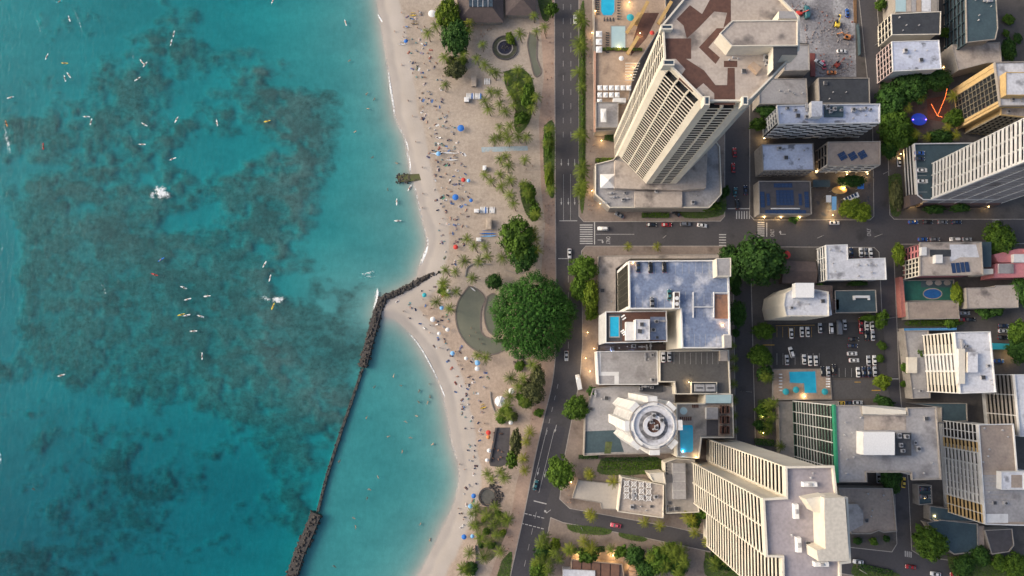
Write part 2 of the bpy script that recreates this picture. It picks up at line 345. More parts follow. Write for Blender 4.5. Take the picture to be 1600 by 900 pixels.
def terrain(name, sel, m, kind='structure'):
    q = quads[sel]; used, inv = np.unique(q, return_inverse=True); q = inv.reshape(-1, 4)
    me = bpy.data.meshes.new(name); v = verts[used]
    me.vertices.add(len(v)); me.vertices.foreach_set('co', v.ravel().astype(np.float32))
    me.loops.add(q.size); me.loops.foreach_set('vertex_index', q.ravel().astype(np.int32))
    me.polygons.add(len(q)); me.polygons.foreach_set('loop_start', np.arange(0, q.size, 4, dtype=np.int32))
    me.polygons.foreach_set('use_smooth', np.ones(len(q), bool))
    me.update(calc_edges=True)
    for an, arr in (('reef', reef), ('wet', wet), ('wash', wash), ('under', under), ('lagoon', (np.clip((GY - 440) / 60, 0, 1)))):
        a = me.attributes.new(an, 'FLOAT', 'POINT'); a.data.foreach_set('value', arr.reshape(-1)[used].astype(np.float32))
    me.materials.append(m); o = link(name, me); return tag(o, kind=kind)
def sand_material():
    m, nt, b = _nt('sand_and_reef'); N = nt.nodes; L = nt.links
    geo = N.new('ShaderNodeNewGeometry')
    def attr(n):
        a = N.new('ShaderNodeAttribute'); a.attribute_name = n; return a.outputs['Fac']
    def noise(sc, det=6, rough=0.55, stretch=None):
        n = N.new('ShaderNodeTexNoise'); n.inputs['Scale'].default_value = sc; n.inputs['Detail'].default_value = det; n.inputs['Roughness'].default_value = rough
        if stretch:
            mp = N.new('ShaderNodeMapping'); mp.inputs['Scale'].default_value = stretch; L.new(geo.outputs['Position'], mp.inputs[0]); L.new(mp.outputs[0], n.inputs['Vector'])
        else: L.new(geo.outputs['Position'], n.inputs['Vector'])
        return n.outputs[0]
    def mr(src, a, c, lo=0, hi=1):
        r = N.new('ShaderNodeMapRange'); r.inputs[1].default_value = a; r.inputs[2].default_value = c; r.inputs[3].default_value = lo; r.inputs[4].default_value = hi
        L.new(src, r.inputs[0]); return r.outputs[0]
    def mix(f, a, c, bt='MIX'):
        x = N.new('ShaderNodeMix'); x.data_type = 'RGBA'; x.blend_type = bt
        if isinstance(f, float): x.inputs[0].default_value = f
        else: L.new(f, x.inputs[0])
        for k, v in ((6, a), (7, c)):
            if isinstance(v, tuple): x.inputs[k].default_value = (*v, 1)
            else: L.new(v, x.inputs[k])
        return x.outputs[2]
    dry = mix(mr(noise(0.035, 4), 0.35, 0.65), (0.455, 0.385, 0.315), (0.385, 0.32, 0.26))
    dry = mix(attr('lagoon'), dry, mix(mr(noise(0.05, 5), 0.35, 0.65), (0.485, 0.385, 0.305), (0.41, 0.32, 0.25)))
    foot = mr(noise(0.6, 6, 0.8), 0.35, 0.65, 0.80, 1.12)      # footprints
    dry = mix(1.0, dry, foot, 'MULTIPLY')
    clump = mr(noise(0.11, 7, 0.65), 0.56, 0.68, 1.0, 0.78)
    dry = mix(1.0, dry, clump, 'MULTIPLY')
    wetc = mix(mr(noise(0.05, 4), 0.35, 0.65), (0.47, 0.425, 0.38), (0.41, 0.365, 0.32))
    wetc = mix(attr('wash'), wetc, mix(mr(noise(0.06, 4), 0.35, 0.65), (0.37, 0.34, 0.315), (0.31, 0.285, 0.265)))
    c = mix(attr('wet'), dry, wetc)
    sub = mix(mr(noise(0.025, 8, 0.68, (0.8, 1.7, 1)), 0.3, 0.7), (0.30, 0.325, 0.315), (0.20, 0.23, 0.23))
    sub = mix(1.0, sub, mr(noise(0.28, 10, 0.85, (1.3, 0.7, 1)), 0.3, 0.7, 0.84, 1.14), 'MULTIPLY')  # fine variation puts the water surface's ripple glints into the sand colour
    c = mix(attr('under'), c, sub)
    rf = mix(mr(noise(0.30, 10, 0.82), 0.34, 0.66), (0.075, 0.054, 0.052), (0.255, 0.205, 0.195))
    rf = mix(mr(noise(0.05, 6, 0.65), 0.45, 0.75), rf, (0.095, 0.06, 0.06))
    rm = N.new('ShaderNodeMath'); rm.operation = 'MULTIPLY_ADD'; rm.inputs[1].default_value = 1.0
    dn = mr(noise(0.12, 12, 0.84, (0.75, 1.25, 1)), 0.25, 0.75, -0.7, 0.7)
    L.new(attr('reef'), rm.inputs[0]); L.new(dn, rm.inputs[2])
    rfac = mr(rm.outputs[0], -0.05, 0.95, 0.0, 0.93)
    rr = N.new('ShaderNodeMath'); rr.operation = 'MULTIPLY'; L.new(rfac, rr.inputs[0]); L.new(mr(attr('reef'), 0.02, 0.25), rr.inputs[1])
    c = mix(rr.outputs[0], c, rf)
    L.new(c, b.inputs['Base Color']); b.inputs['Roughness'].default_value = 0.9; b.inputs['Specular IOR Level'].default_value = 0.15
    bp = N.new('ShaderNodeBump'); bp.inputs['Strength'].default_value = 0.35; bp.inputs['Distance'].default_value = 0.25
    L.new(noise(0.9, 5, 0.7), bp.inputs['Height']); L.new(bp.outputs[0], b.inputs['Normal'])
    return m
SANDM = sand_material()
terrain('beach', qland & west, SANDM); terrain('seabed', ~qland, SANDM)
def water_material():
    m = bpy.data.materials.new('sea_water'); m.use_nodes = True; nt = m.node_tree; N = nt.nodes; L = nt.links
    N.remove(N['Principled BSDF']); out = N['Material Output']
    geo = N.new('ShaderNodeNewGeometry')
    tr = N.new('ShaderNodeBsdfTransparent'); gl = N.new('ShaderNodeBsdfGlossy'); gl.inputs['Roughness'].default_value = 0.03
    fr = N.new('ShaderNodeFresnel'); fr.inputs['IOR'].default_value = 1.33
    ou = N.new('ShaderNodeMath'); ou.operation = 'MULTIPLY_ADD'; ou.inputs[1].default_value = -1; ou.inputs[2].default_value = 1; L.new(geo.outputs['Backfacing'], ou.inputs[0])
    ff = N.new('ShaderNodeMath'); ff.operation = 'MULTIPLY'; L.new(fr.outputs[0], ff.inputs[0]); L.new(ou.outputs[0], ff.inputs[1])      # reflects only on the air side
    mx = N.new('ShaderNodeMixShader'); L.new(ff.outputs[0], mx.inputs[0]); L.new(tr.outputs[0], mx.inputs[1]); L.new(gl.outputs[0], mx.inputs[2])
    n1 = N.new('ShaderNodeTexNoise'); n1.inputs['Scale'].default_value = 0.42; n1.inputs['Detail'].default_value = 5
    mp = N.new('ShaderNodeMapping'); mp.inputs['Scale'].default_value = (1.5, 0.55, 1); L.new(geo.outputs['Position'], mp.inputs[0]); L.new(mp.outputs[0], n1.inputs['Vector'])
    bp = N.new('ShaderNodeBump'); bp.inputs['Strength'].default_value = 0.5; bp.inputs['Distance'].default_value = 0.35
    L.new(n1.outputs[0], bp.inputs['Height']); L.new(bp.outputs[0], gl.inputs['Normal']); L.new(bp.outputs[0], fr.inputs['Normal'])
    L.new(mx.outputs[0], out.inputs['Surface'])
    va = N.new('ShaderNodeVolumeAbsorption'); va.inputs['Color'].default_value = (0.13, 0.895, 0.922, 1); va.inputs['Density'].default_value = 0.50
    L.new(va.outputs[0], out.inputs['Volume']); return m
a, b_ = P(-250, -250, SEA), P(735, -250, SEA); c_, d_ = P(735, 1170, SEA), P(-250, 1170, SEA)
wm = MB(); wm.prism([a, b_, c_, d_], -14.0, SEA, bottom=True)
wo = wm.build('sea_water', water_material(), loc=(0, 0, SEA)); tag(wo, kind='structure')

# ------------------------------------------------------------------ ground, roads, pavements
g = MB(); g.add([(-1400, -1400, -16), (1400, -1400, -16), (1400, 1400, -16), (-1400, 1400, -16)], [(0, 1, 2, 3)])
tag(g.build('ground', M['city'], loc=(0, 0, -16)), kind='structure')
KL = [(867, -240), (867, 0), (868, 260), (869, 420), (869, 540), (863, 600), (850, 655), (835, 722), (821, 795), (798, 900), (765, 1050), (740, 1180)]      # west kerb of the avenue
KR = [(902, -240), (902, 340), (906, 420), (908, 520), (903, 580), (890, 640), (880, 690), (866, 755), (862, 772), (872, 786)]
road = sheet('road', KL + [(740, 1300), (2100, 1300), (2100, -260), (867, -260)], 0.0, M['asphalt'])
rp = sheet('asphalt_patch', [(848, 660), (884, 668), (862, 760), (850, 800), (831, 900), (800, 985), (770, 1040), (799, 900), (822, 795), (836, 722)], 0.004, mat('asphalt_new', (0.050, 0.049, 0.058), (0.042, 0.041, 0.049), 0.08, fine=0.1), parent=road)
BLOCKS = dict(
    hotel=[(904, -240), (904, 338), (912, 347), (1126, 346), (1133, 338), (1133, -240)],
    north=[(1171, -240), (1171, 336), (1178, 344), (1360, 344), (1366, 338), (1364, 200), (1343, 0), (1330, -240)],
    north_east=[(1361, -240), (1369, 0), (1386, 200), (1390, 336), (1397, 343), (2100, 343), (2100, -240)],
    middle=[(908, 392), (915, 384), (1134, 384), (1146, 394), (1149, 620), (1152, 700), (1150, 846), (1050, 824), (940, 804), (890, 795), (874, 780), (880, 722), (893, 655), (906, 590), (910, 530)],
    centre=[(1172, 394), (1180, 385), (1366, 386), (1374, 394), (1384, 600), (1398, 760), (1402, 850), (1394, 863), (1330, 856), (1182, 842), (1180, 700)],
    east=[(1404, 381), (2100, 378), (2100, 960), (1440, 870), (1424, 860), (1419, 760), (1405, 600), (1396, 394)],
    south=[(860, 808), (880, 816), (1000, 838), (1140, 868), (1330, 898), (1500, 925), (2100, 1000), (2100, 1300), (760, 1300), (800, 1000), (835, 900), (856, 830)])
BM = dict(hotel=M['pave'], north=M['city'], north_east=M['city'], middle=M['pave'], centre=M['city'], east=M['city'], south=M['pave'])
for k, px in BLOCKS.items():
    p = sheet('pavement', px, 0.13, BM[k], thick=0.4)
    poly = ccw(PP(px, 0.13)); r = MB(); r.ring(poly, offset(poly, 0.35), 0.0, 0.145)
    r.build('kerb', M['kerb'], p)
prom = [(836, -240), (838, 0), (846, 60), (850, 120), (842, 190), (846, 300), (852, 350), (846, 420), (856, 540), (836, 570), (832, 640), (822, 700), (806, 760), (800, 800), (780, 860), (764, 905), (720, 1080), (690, 1200)]
pl = sheet('promenade', prom + KL[::-1][0:1] + KL[::-1][1:], 0.13, mat('pinkish_paving', (0.40, 0.285, 0.215), (0.33, 0.235, 0.18), 0.15, spots=(0.25, 0.18, 0.14), spot_scale=0.12, spot_cut=(0.58, 0.72)), thick=0.5)
kk = smoothline(KL, 4); mb = MB()
for (x0, y0), (x1, y1) in zip(kk[:-1], kk[1:]):
    a = P(x0, y0); c = P(x1, y1); mb.add([(a[0] - .4, a[1], .15), (a[0] + .05, a[1], .15), (c[0] + .05, c[1], .15), (c[0] - .4, c[1], .15), (a[0] + .05, a[1], -.1), (c[0] + .05, c[1], -.1)], [(3, 2, 1, 0), (1, 2, 5, 4)])
mb.build('kerb', M['kerb'], pl)

# ------------------------------------------------------------------ painted markings (parts of the road)
def stripmesh(w, l):
    return newmesh('marking', [(-w / 2, -l / 2, 0), (w / 2, -l / 2, 0), (w / 2, l / 2, 0), (-w / 2, l / 2, 0)], [(0, 1, 2, 3)], M['paint'])
_sm = {}
def strip(name, x0, y0, x1, y1, w, z=0.008, parent=None, m=None):
    """a painted line between two photo points"""
    a = Vector(P(x0, y0, z)); b = Vector(P(x1, y1, z)); l = (b - a).length
    key = (round(w, 2), round(l, 1), m.name if m else '')
    if key not in _sm:
        _sm[key] = stripmesh(w, l)
        if m: _sm[key].materials[0] = m
    c = (a + b) / 2; ang = math.atan2(b.y - a.y, b.x - a.x) - math.pi / 2
    pz = parent.location if parent else Vector((0, 0, 0))
    return link(name, _sm[key], parent, (c.x - pz.x, c.y - pz.y, z - pz.z), ang)
def dashes(x0, y0, x1, y1, n, w=0.16, duty=0.4):
    for i in range(n):
        t0 = i / n; t1 = t0 + duty / n
        strip('lane_dash', x0 + (x1 - x0) * t0, y0 + (y1 - y0) * t0, x0 + (x1 - x0) * t1, y0 + (y1 - y0) * t1, w, parent=road)
for x in (880, 892): dashes(x, -60, x, 228, 13)
for x in (880.5, 891.5): strip('lane_line', x, 272, x, 344, 0.15, parent=road)
dashes(888, 405, 888, 560, 6); dashes(872, 600, 851, 690, 5)
for a, b in (((866, 672), (842, 770)), ((855, 668), (832, 762))): strip('lane_line', *a, *b, 0.18, parent=road)
dashes(838, 800, 816, 900, 4)
def crosswalk(cx, cy, n, dx, dy, lx, ly, w=0.55):
    for i in range(n):
        k = i - (n - 1) / 2; x = cx + dx * k; y = cy + dy * k
        strip('crosswalk_stripe', x - lx / 2, y - ly / 2, x + lx / 2, y + ly / 2, w, parent=road)
crosswalk(916, 366, 9, 0, 3.6, 20, 0); crosswalk(1129, 375, 5, 0, 4.2, 11, 0); crosswalk(1189, 358, 8, 0, 3.0, 11, 0)
crosswalk(1161, 336, 6, 4.0, 0, 0, 12); crosswalk(844, 785, 1, 1, 0, 20, 5, 0.5); crosswalk(835, 806, 5, 6.5, 1.6, 4.5, 1.0, 0.4); crosswalk(832, 822, 6, 6.2, 1.6, 4.5, 1.0, 0.4)
crosswalk(1419, 866, 4, 3, 0.5, 0, 9, 0.5); crosswalk(1556, 350, 5, 0, 3.4, 11, 0, 0.5)
strip('stop_line', 929, 347, 929, 382, 0.5, parent=road); strip('stop_line', 1198, 348, 1198, 370, 0.5, parent=road); strip('lane_line', 931, 366, 991, 366, 0.2, parent=road)
strip('stop_line', 1137, 326, 1171, 326, 0.5, parent=road); strip('stop_line', 872, 404, 889, 404, 0.4, parent=road); strip('stop_line', 874, 345, 902, 345, 0.35, parent=road)
strip('stop_line', 1388, 592, 1404, 592, 0.4, parent=road)
def arrow(x, y, ang, s=1.0, turn=False):
    a = [(-.12, -1.7), (.12, -1.7), (.12, .3), (.45, .3), (0, 1.7), (-.45, .3), (-.12, .3)]
    if turn: a = [(-.12, -1.5), (.12, -1.5), (.12, .35), (.8, .55), (.8, .15), (1.7, .7), (.8, 1.3), (.8, .9), (-.12, .75)]
    me = newmesh('lane_arrow', [(p * s * 0.9, q * s, 0) for p, q in a], [tuple(range(len(a)))], M['paint'])
    bm = bmesh.new(); bm.from_mesh(me); bmesh.ops.triangulate(bm, faces=bm.faces); bm.to_mesh(me); bm.free()
    w = P(x, y); return link('lane_arrow', me, road, (w[0] - road.location.x, w[1] - road.location.y, 0.009 - road.location.z), ang)
for x in (877, 888, 898):
    for y in (254, 315): arrow(x, y, math.pi, 1.15)
arrow(939, 375, -math.pi / 2, 1.2, True); arrow(1222, 366, math.pi / 2, 1.3, True); arrow(841, 737, math.pi - .25, 1.2); arrow(852, 740, math.pi - .25, 1.2); arrow(856, 800, 2.2, 1.2, True); arrow(868, 670, math.pi - .25, 1.2)
def word(txt, x, y, ang, size):
    c = bpy.data.curves.new('lane_word', 'FONT'); c.body = txt; c.size = size * .52; c.align_x = 'CENTER'; c.align_y = 'CENTER'
    t = bpy.data.objects.new('t', c); COL.objects.link(t); me = bpy.data.meshes.new_from_object(t); bpy.data.objects.remove(t); me.materials.clear(); me.materials.append(M['paint'])
    w = P(x, y); return link('lane_word', me, road, (w[0] - road.location.x, w[1] - road.location.y, 0.009 - road.location.z), ang, (1, 2.0, 1))
word('ONLY', 950, 375.5, -math.pi / 2, 2.9); word('ONLY', 1207, 364, math.pi / 2, 2.9); word('ONLY', 1358, 363, math.pi / 2, 2.9)
# lawns, ponds, paths of the park
LAWNS = [([(787, 112), (815, 107), (833, 128), (832, 170), (826, 193), (811, 208), (803, 196), (805, 165), (790, 135)], ), ([(850, 196), (866, 194), (866, 290), (866, 306), (860, 308), (852, 285), (849, 240)], ),
         ([(784, 876), (800, 862), (797, 900), (792, 930), (770, 930)], ), ([(812, 285), (828, 290), (842, 330), (838, 345), (826, 340), (815, 315)], ), ([(840, 0), (862, 0), (858, 30), (848, 30)], ),
         ([(885, 819), (950, 826), (952, 834), (930, 836), (893, 830)], ), ([(967, 832), (1008, 840), (1006, 846), (985, 844), (968, 838)], ), ([(939, 717), (1028, 715), (1028, 738), (939, 741)], ),
         ([(1102, 862), (1180, 880), (1215, 905), (1110, 905)], ), ([(1184, 626), (1205, 626), (1205, 675), (1184, 675)], ), ([(1388, 275), (1408, 275), (1408, 332), (1392, 332)], ), ([(1335, 878), (1400, 895), (1400, 905), (1335, 900)], ),
         ([(1480, 870), (1540, 868), (1610, 880), (1610, 905), (1500, 905)], ), ([(905, 20), (914, 20), (914, 300), (905, 300)], ), ([(1418, 500), (1497, 500), (1497, 509), (1418, 509)], ), ([(1050, 318), (1110, 330), (1130, 300), (1130, 335), (1070, 340)], )]
for k, (px,) in enumerate(LAWNS): sheet('lawn', smoothline(px + px[:1], 4)[:-1], 0.16 + 0.003 * (k % 3), M['lawn'], thick=0.1)
sheet('planting_ground', smoothline([(742, 797), (760, 792), (788, 802), (796, 815), (786, 845), (768, 875), (750, 865), (744, 830), (742, 797)], 4)[:-1], 0.155, mat('groundcover', (0.20, 0.155, 0.10), (0.085, 0.095, 0.035), 0.35, contrast=(0.4, 0.6), fine=0.2), thick=0.1)
pond1 = smoothline([(733, 448), (745, 452), (757, 466), (752, 482), (750, 505), (753, 522), (768, 530), (786, 533), (790, 543), (770, 553), (742, 546), (722, 526), (713, 500), (716, 472), (733, 448)], 5)[:-1]
pond2 = smoothline([(762, 464), (772, 460), (778, 480), (780, 508), (772, 522), (762, 514), (757, 490), (762, 464)], 5)[:-1]
pond3 = smoothline([(828, 52), (838, 60), (838, 90), (845, 112), (836, 118), (829, 92), (825, 70), (828, 52)], 5)[:-1]
for k, px in enumerate((pond1, pond2, pond3)):
    po = sheet('pond', px, 0.10, M['pond'], thick=0.05)
    poly = ccw(PP(px, 0.1)); r = MB(); r.ring(offset(poly, -0.55), offset(poly, 0.1), -0.1, 0.28); r.build('stone_edge', mat('stonerim', (0.20, 0.165, 0.14), (0.11, 0.095, 0.085), 0.9, bump=0.4), po)
sheet('terrace', [(774, 668), (797, 668), (794, 724), (781, 730), (766, 728), (764, 722)], 0.16, M['slate'], thick=0.3)
sheet('beach_mat', [(752, 230), (824, 228), (825, 235), (753, 238)], 0.14, mat('matblue', (0.30, 0.40, 0.45), (0.36, 0.40, 0.41), 0.4, spots=(0.42, 0.34, 0.27), spot_scale=0.3, spot_cut=(0.56, 0.66)), thick=0.05)
# ------------------------------------------------------------------ buildings
GR = 0.13
class Bld:
    pass
def building(name, label, roof_px, z, wall, roof, z0=GR, par=0.9, off=0.0, parw=0.35, cat='building', parmat=None, group=None):
    b = Bld(); b.z = z; b.z0 = z0
    b.poly = ccw(PP(roof_px, z)); cx = sum(p[0] for p in b.poly) / len(b.poly); cy = sum(p[1] for p in b.poly) / len(b.poly)
    b.c = (cx, cy); b.root = empty(name, (cx, cy, z0), label, cat, group)
    core = offset(b.poly, off) if off else b.poly
    w = MB(); w.prism(core, z0, z - 0.6 if off else z - 0.02, top=False); wo = w.build('wall', wall, b.root)
    r = MB()
    if off: r.prism(b.poly, z - 0.6, z, bottom=True)
    else: r.prism(offset(b.poly, 0.05), z - 0.3, z)
    ro = r.build('roof', roof, b.root)
    for o in (ro,):
        bm = bmesh.new(); bm.from_mesh(o.data); bmesh.ops.triangulate(bm, faces=[f for f in bm.faces if len(f.verts) > 4]); bm.to_mesh(o.data); bm.free()
    if par:
        q = MB(); q.ring(offset(b.poly, -0.04), offset(b.poly, parw), z - 0.5, z + par); q.build('parapet', parmat or wall, b.root)
    b.off = off; b.wall = wall; return b
def facade(b, p, q, rows, cols, style='slab', z0=None, z1=None, light=None, dark=None, d=None, zpx=None, skip=0, fin=0.25, sh=0.55, finm=None, edge=0.0, edgem=None):
    """galleries of floors on the face between the roof points p and q"""
    z = b.z; A = Vector(P(*p, zpx or z)); B = Vector(P(*q, zpx or z)); light = light or b.wall; dark = dark or M['glass']
    d = d if d is not None else b.off
    cen = Vector(b.c); e = (B - A); n = Vector((e.y, -e.x)).normalized()
    if n.dot((A + B) / 2 - cen) < 0: A, B = B, A; e = B - A; n = Vector((e.y, -e.x)).normalized()
    w = e.length; u = e / w; ang = math.atan2(u.y, u.x)
    z0 = b.z0 if z0 is None else z0; z1 = b.z - 0.6 if z1 is None else z1
    fh = (z1 - z0) / rows; R0 = b.root.location
    A0 = A - n * d if b.off else A              # on the core's surface
    loc = lambda s, zz: ((A0 + u * s).x - R0.x, (A0 + u * s).y - R0.y, zz - R0.z)
    if edge:
        mb = MB(); mb.box(0, edge, -d - .05, -.02, 0, z1 - z0); me = mb.mesh('corner_pier', edgem or light)
        for s0 in (0, w - edge): link('corner_pier', me, b.root, loc(s0, z0), ang)
        A0 = A0 + u * edge; w -= 2 * edge
    # local frame: x along the face, -y outwards
    if style in ('slab', 'balcony'):
        g = newmesh('glazing', [(0.05, -0.05, 0), (w - .05, -0.05, 0), (w - .05, -0.05, z1 - z0), (0.05, -0.05, z1 - z0)], [(0, 1, 2, 3)], dark)
        link('glazing', g, b.root, loc(0, z0), ang)
    if style == 'slab':
        rt_ = min(.2, d * .35); mb = MB(); mb.box(0, w, -d, -d + rt_, 0, sh); mb.box(0, w, -d + rt_, -.06, 0, .15, 1); me = mb.mesh('floor_slab', [light, M['shaded_balfloor']])
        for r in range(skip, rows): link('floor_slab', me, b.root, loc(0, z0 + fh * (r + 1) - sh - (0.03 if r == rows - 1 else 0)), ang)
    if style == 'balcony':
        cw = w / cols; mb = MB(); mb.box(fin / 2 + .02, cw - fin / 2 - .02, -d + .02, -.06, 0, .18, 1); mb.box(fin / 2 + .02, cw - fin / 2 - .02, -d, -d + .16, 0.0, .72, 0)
        me = mb.mesh('balcony', [light, M['shaded_balfloor']])
        for r in range(skip, rows):
            for c in range(cols): link('balcony', me, b.root, loc(c * cw, z0 + fh * r + .1), ang)
    if style in ('slab', 'balcony') and fin and cols:
        mb = MB(); mb.box(-fin / 2, fin / 2, -d - .08, -.06, 0, z1 - z0); me = mb.mesh('fin', finm or light)
        for c in range(cols + 1): link('fin', me, b.root, loc(min(max(c * w / cols, fin / 2), w - fin / 2), z0), ang)
    if style == 'window':
        cw = w / cols; mb = MB(); a, c_ = cw * .14, cw * .86; h0, h1 = fh * .28, fh * .86
        mb.box(a, c_, -.03, .06, h0, h1, 1)
        for (x0, x1, y0, y1) in ((a - .12, a, h0 - .12, h1 + .12), (c_, c_ + .12, h0 - .12, h1 + .12), (a, c_, h0 - .12, h0), (a, c_, h1, h1 + .12)): mb.box(x0, x1, -.22, .02, y0, y1, 0)
        me = mb.mesh('window', [light, dark])
        for r in range(skip, rows):
            for c in range(cols): link('window', me, b.root, loc(c * cw, z0 + fh * r), ang)
def rbox(b, name, px, z0, z1, m, top=None, par=0):
    """a block on a roof, outlined by photo points of its top"""
    poly = ccw(PP(px, z1)); mb = MB(); mb.prism(poly, z0, z1, 0, 1); o = mb.build(name, [m, top or m], b.root)
    if par:
        q = MB(); q.ring(offset(poly, -0.03), offset(poly, 0.3), z1 - .3, z1 + par); q.v = [(x, y, z) for x, y, z in q.v]; p = q.build('parapet', m, o, loc=b.root.location)
    return o
def rect(x0, y0, x1, y1): return [(x0, y0), (x1, y0), (x1, y1), (x0, y1)]
_ac = {}
def ac_mesh(kind):
    if kind in _ac: return _ac[kind]
    mb = MB()
    if kind == 'unit':
        mb.box(-.9, .9, -.7, .7, 0, 1.1, 0); mb.cyl(0, 0, 1.1, 1.25, .55, .55, 12, 1)
    elif kind == 'vent':
        mb.cyl(0, 0, 0, .9, .22, .22, 8, 0); mb.cyl(0, 0, .9, 1.1, .4, .15, 8, 0)
    elif kind == 'duct':
        mb.box(-2, 2, -.35, .35, .3, .9, 0); mb.box(-1.9, -1.6, -.3, .3, 0, .3, 1); mb.box(1.6, 1.9, -.3, .3, 0, .3, 1); mb.box(-.5, .5, -.6, .6, .3, 1.3, 0)
    elif kind == 'hatch':
        mb.box(-.8, .8, -.8, .8, 0, .6, 0); mb.box(-.7, .7, -.7, .7, .6, .75, 1)
    _ac[kind] = mb.mesh({'unit': 'air_conditioner', 'vent': 'roof_vent', 'duct': 'roof_duct', 'hatch': 'roof_hatch'}[kind], [M['metal'], M['darkmetal']]); return _ac[kind]
def gear(b, px_area, z, kinds, seed=0):
    """roof plant scattered over an area given by photo points"""
    g = random.Random(seed); xs = [p[0] for p in px_area]; ys = [p[1] for p in px_area]; R0 = b.root.location; used = []
    for k in kinds:
        for _ in range(60):
            x, y = g.uniform(min(xs), max(xs)), g.uniform(min(ys), max(ys))
            if inside(px_area, x, y) and all(abs(x - a) + abs(y - c) > 9 for a, c in used): break
        used.append((x, y)); w = P(x, y, z); s = g.uniform(.8, 1.3)
        me = ac_mesh(k); link(me.name, me, b.root, (w[0] - R0.x, w[1] - R0.y, z - R0.z), g.choice((0, math.pi / 2)) + g.uniform(-.05, .05), (s, s, s))
def panels(b, cx, cy, z, n, m, w=1.7, l=2.6, ang=0.0, gap=0.12, name='solar_panel'):
    c = P(cx, cy, z); R0 = b.root.location
    mb = MB(); mb.box(-w / 2, w / 2, -l / 2, l / 2, .25, .32, 0); mb.box(-w / 2 + .1, w / 2 - .1, -l / 2 + .1, l / 2 - .1, 0, .25, 1); me = mb.mesh(name, [M['solar'], M['metal']])
    ca, sa = math.cos(ang), math.sin(ang)
    for i in range(n):
        for j in range(m):
            x = (i - (n - 1) / 2) * (w + gap); y = (j - (m - 1) / 2) * (l + gap)
            link(name, me, b.root, (c[0] + x * ca - y * sa - R0.x, c[1] + x * sa + y * ca - R0.y, z - R0.z + .02), ang)
def patch(b, name, px, z, m, lift=0.006):
    poly = ccw(PP(px, z)); mb = MB(); mb.add([(x, y, z + lift) for x, y in poly], [tuple(range(len(poly)))]); o = mb.build(name, m, b.root)
    bm = bmesh.new(); bm.from_mesh(o.data); bmesh.ops.triangulate(bm, faces=bm.faces); bm.to_mesh(o.data); bm.free(); return o
def stalls(b, x0, y0, x1, y1, n, lx, ly, z, m=None):
    for i in range(n):
        t = i / (n - 1); x = x0 + (x1 - x0) * t; y = y0 + (y1 - y0) * t
        strip('stall_line', x, y, x + lx, y + ly, 0.14, z + 0.012, b.root, m)
def poolmesh(b, px, z, m=None, parent=None):
    poly = ccw(PP(px, z)); mb = MB(); mb.prism(poly, z - .1, z + .04); o = mb.build('swimming_pool', m or M['pool'], b.root)
    q = MB(); q.ring(offset(poly, -.45), offset(poly, .05), z - .05, z + .12); q.build('coping', M['concrete'], o, loc=b.root.location); return o
def oval(cx, cy, rx, ry, n=20): return [(cx + rx * math.cos(2 * math.pi * i / n), cy + ry * math.sin(2 * math.pi * i / n)) for i in range(n)]

# ---- octagonal hotel tower
ZT = 120
oct_px = [(1034, 40), (1037, 96), (1101, 160), (1168, 160), (1247, 80), (1247, 28), (1180, -40), (1100, -40)]
t = building('hotel_tower', 'tall octagonal cream hotel tower with brown tiled roof patches', oct_px, ZT, M['cream'], M['beige_roof'], off=1.5, par=1.2, parw=0.6)
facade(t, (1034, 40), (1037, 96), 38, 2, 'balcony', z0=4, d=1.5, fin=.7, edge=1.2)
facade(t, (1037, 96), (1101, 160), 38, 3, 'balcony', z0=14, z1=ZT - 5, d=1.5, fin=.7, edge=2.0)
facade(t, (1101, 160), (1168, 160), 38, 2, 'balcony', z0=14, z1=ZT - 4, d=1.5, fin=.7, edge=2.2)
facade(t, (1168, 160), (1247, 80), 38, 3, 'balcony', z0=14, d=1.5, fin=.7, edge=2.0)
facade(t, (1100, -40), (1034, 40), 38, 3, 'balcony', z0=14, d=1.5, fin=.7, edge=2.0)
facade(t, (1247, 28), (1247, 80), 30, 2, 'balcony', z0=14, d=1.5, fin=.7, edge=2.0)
bt = M['brown_tile']
for px in ([(1057, 30), (1078, 8), (1097, 22), (1110, -2), (1142, -2), (1142, 33), (1130, 44), (1136, 20), (1116, 18), (1090, 45), (1073, 60), (1068, 40)],
           [(1037, 60), (1080, 60), (1080, 92), (1072, 92), (1100, 110), (1118, 133), (1136, 133), (1137, 106), (1148, 106), (1149, 164), (1116, 164), (1116, 146), (1099, 130), (1082, 144), (1060, 124), (1071, 108), (1056, 92), (1037, 92)],
           [(1092, 74), (1120, 44), (1134, 44), (1122, 56), (1107, 74), (1125, 90), (1118, 100)], [(1131, 95), (1152, 95), (1152, 105), (1131, 105)]):
    patch(t, 'roof_tiles', px, ZT, bt, 0.02)
pent = rbox(t, 'penthouse', [(1144, 33), (1246, 32), (1246, 72), (1143, 73), (1124, 53)], ZT, ZT + 6.5, M['cream'], M['beige_roof'], par=.5)
rbox(t, 'penthouse', [(1208, 73), (1246, 73), (1246, 86), (1222, 86), (1208, 108)], ZT, ZT + 6, M['cream'], M['dark_roof'])
rbox(t, 'penthouse', [(1217, 17), (1240, 18), (1246, 29), (1217, 29)], ZT - 2, ZT + 6, M['cream'], M['grey_roof'])
for px in (rect(1033, 38, 1051, 46), rect(1036, 93, 1054, 102), rect(1100, 150, 1109, 164), rect(1160, 150, 1169, 164)):
    o = rbox(t, 'roof_chimney', px, ZT - 1.5, ZT + 2.6, M['cream']); x0, y0, x1, y1 = px[0][0], px[0][1], px[2][0], px[2][1]
    q = MB(); q.prism(PP(rect(x0 + 2, y0 + 2, x1 - 2, y1 - 2), ZT + 2.6), ZT + 2.55, ZT + 2.66); q.build('grille', M['glassblue'], o, loc=t.root.location)
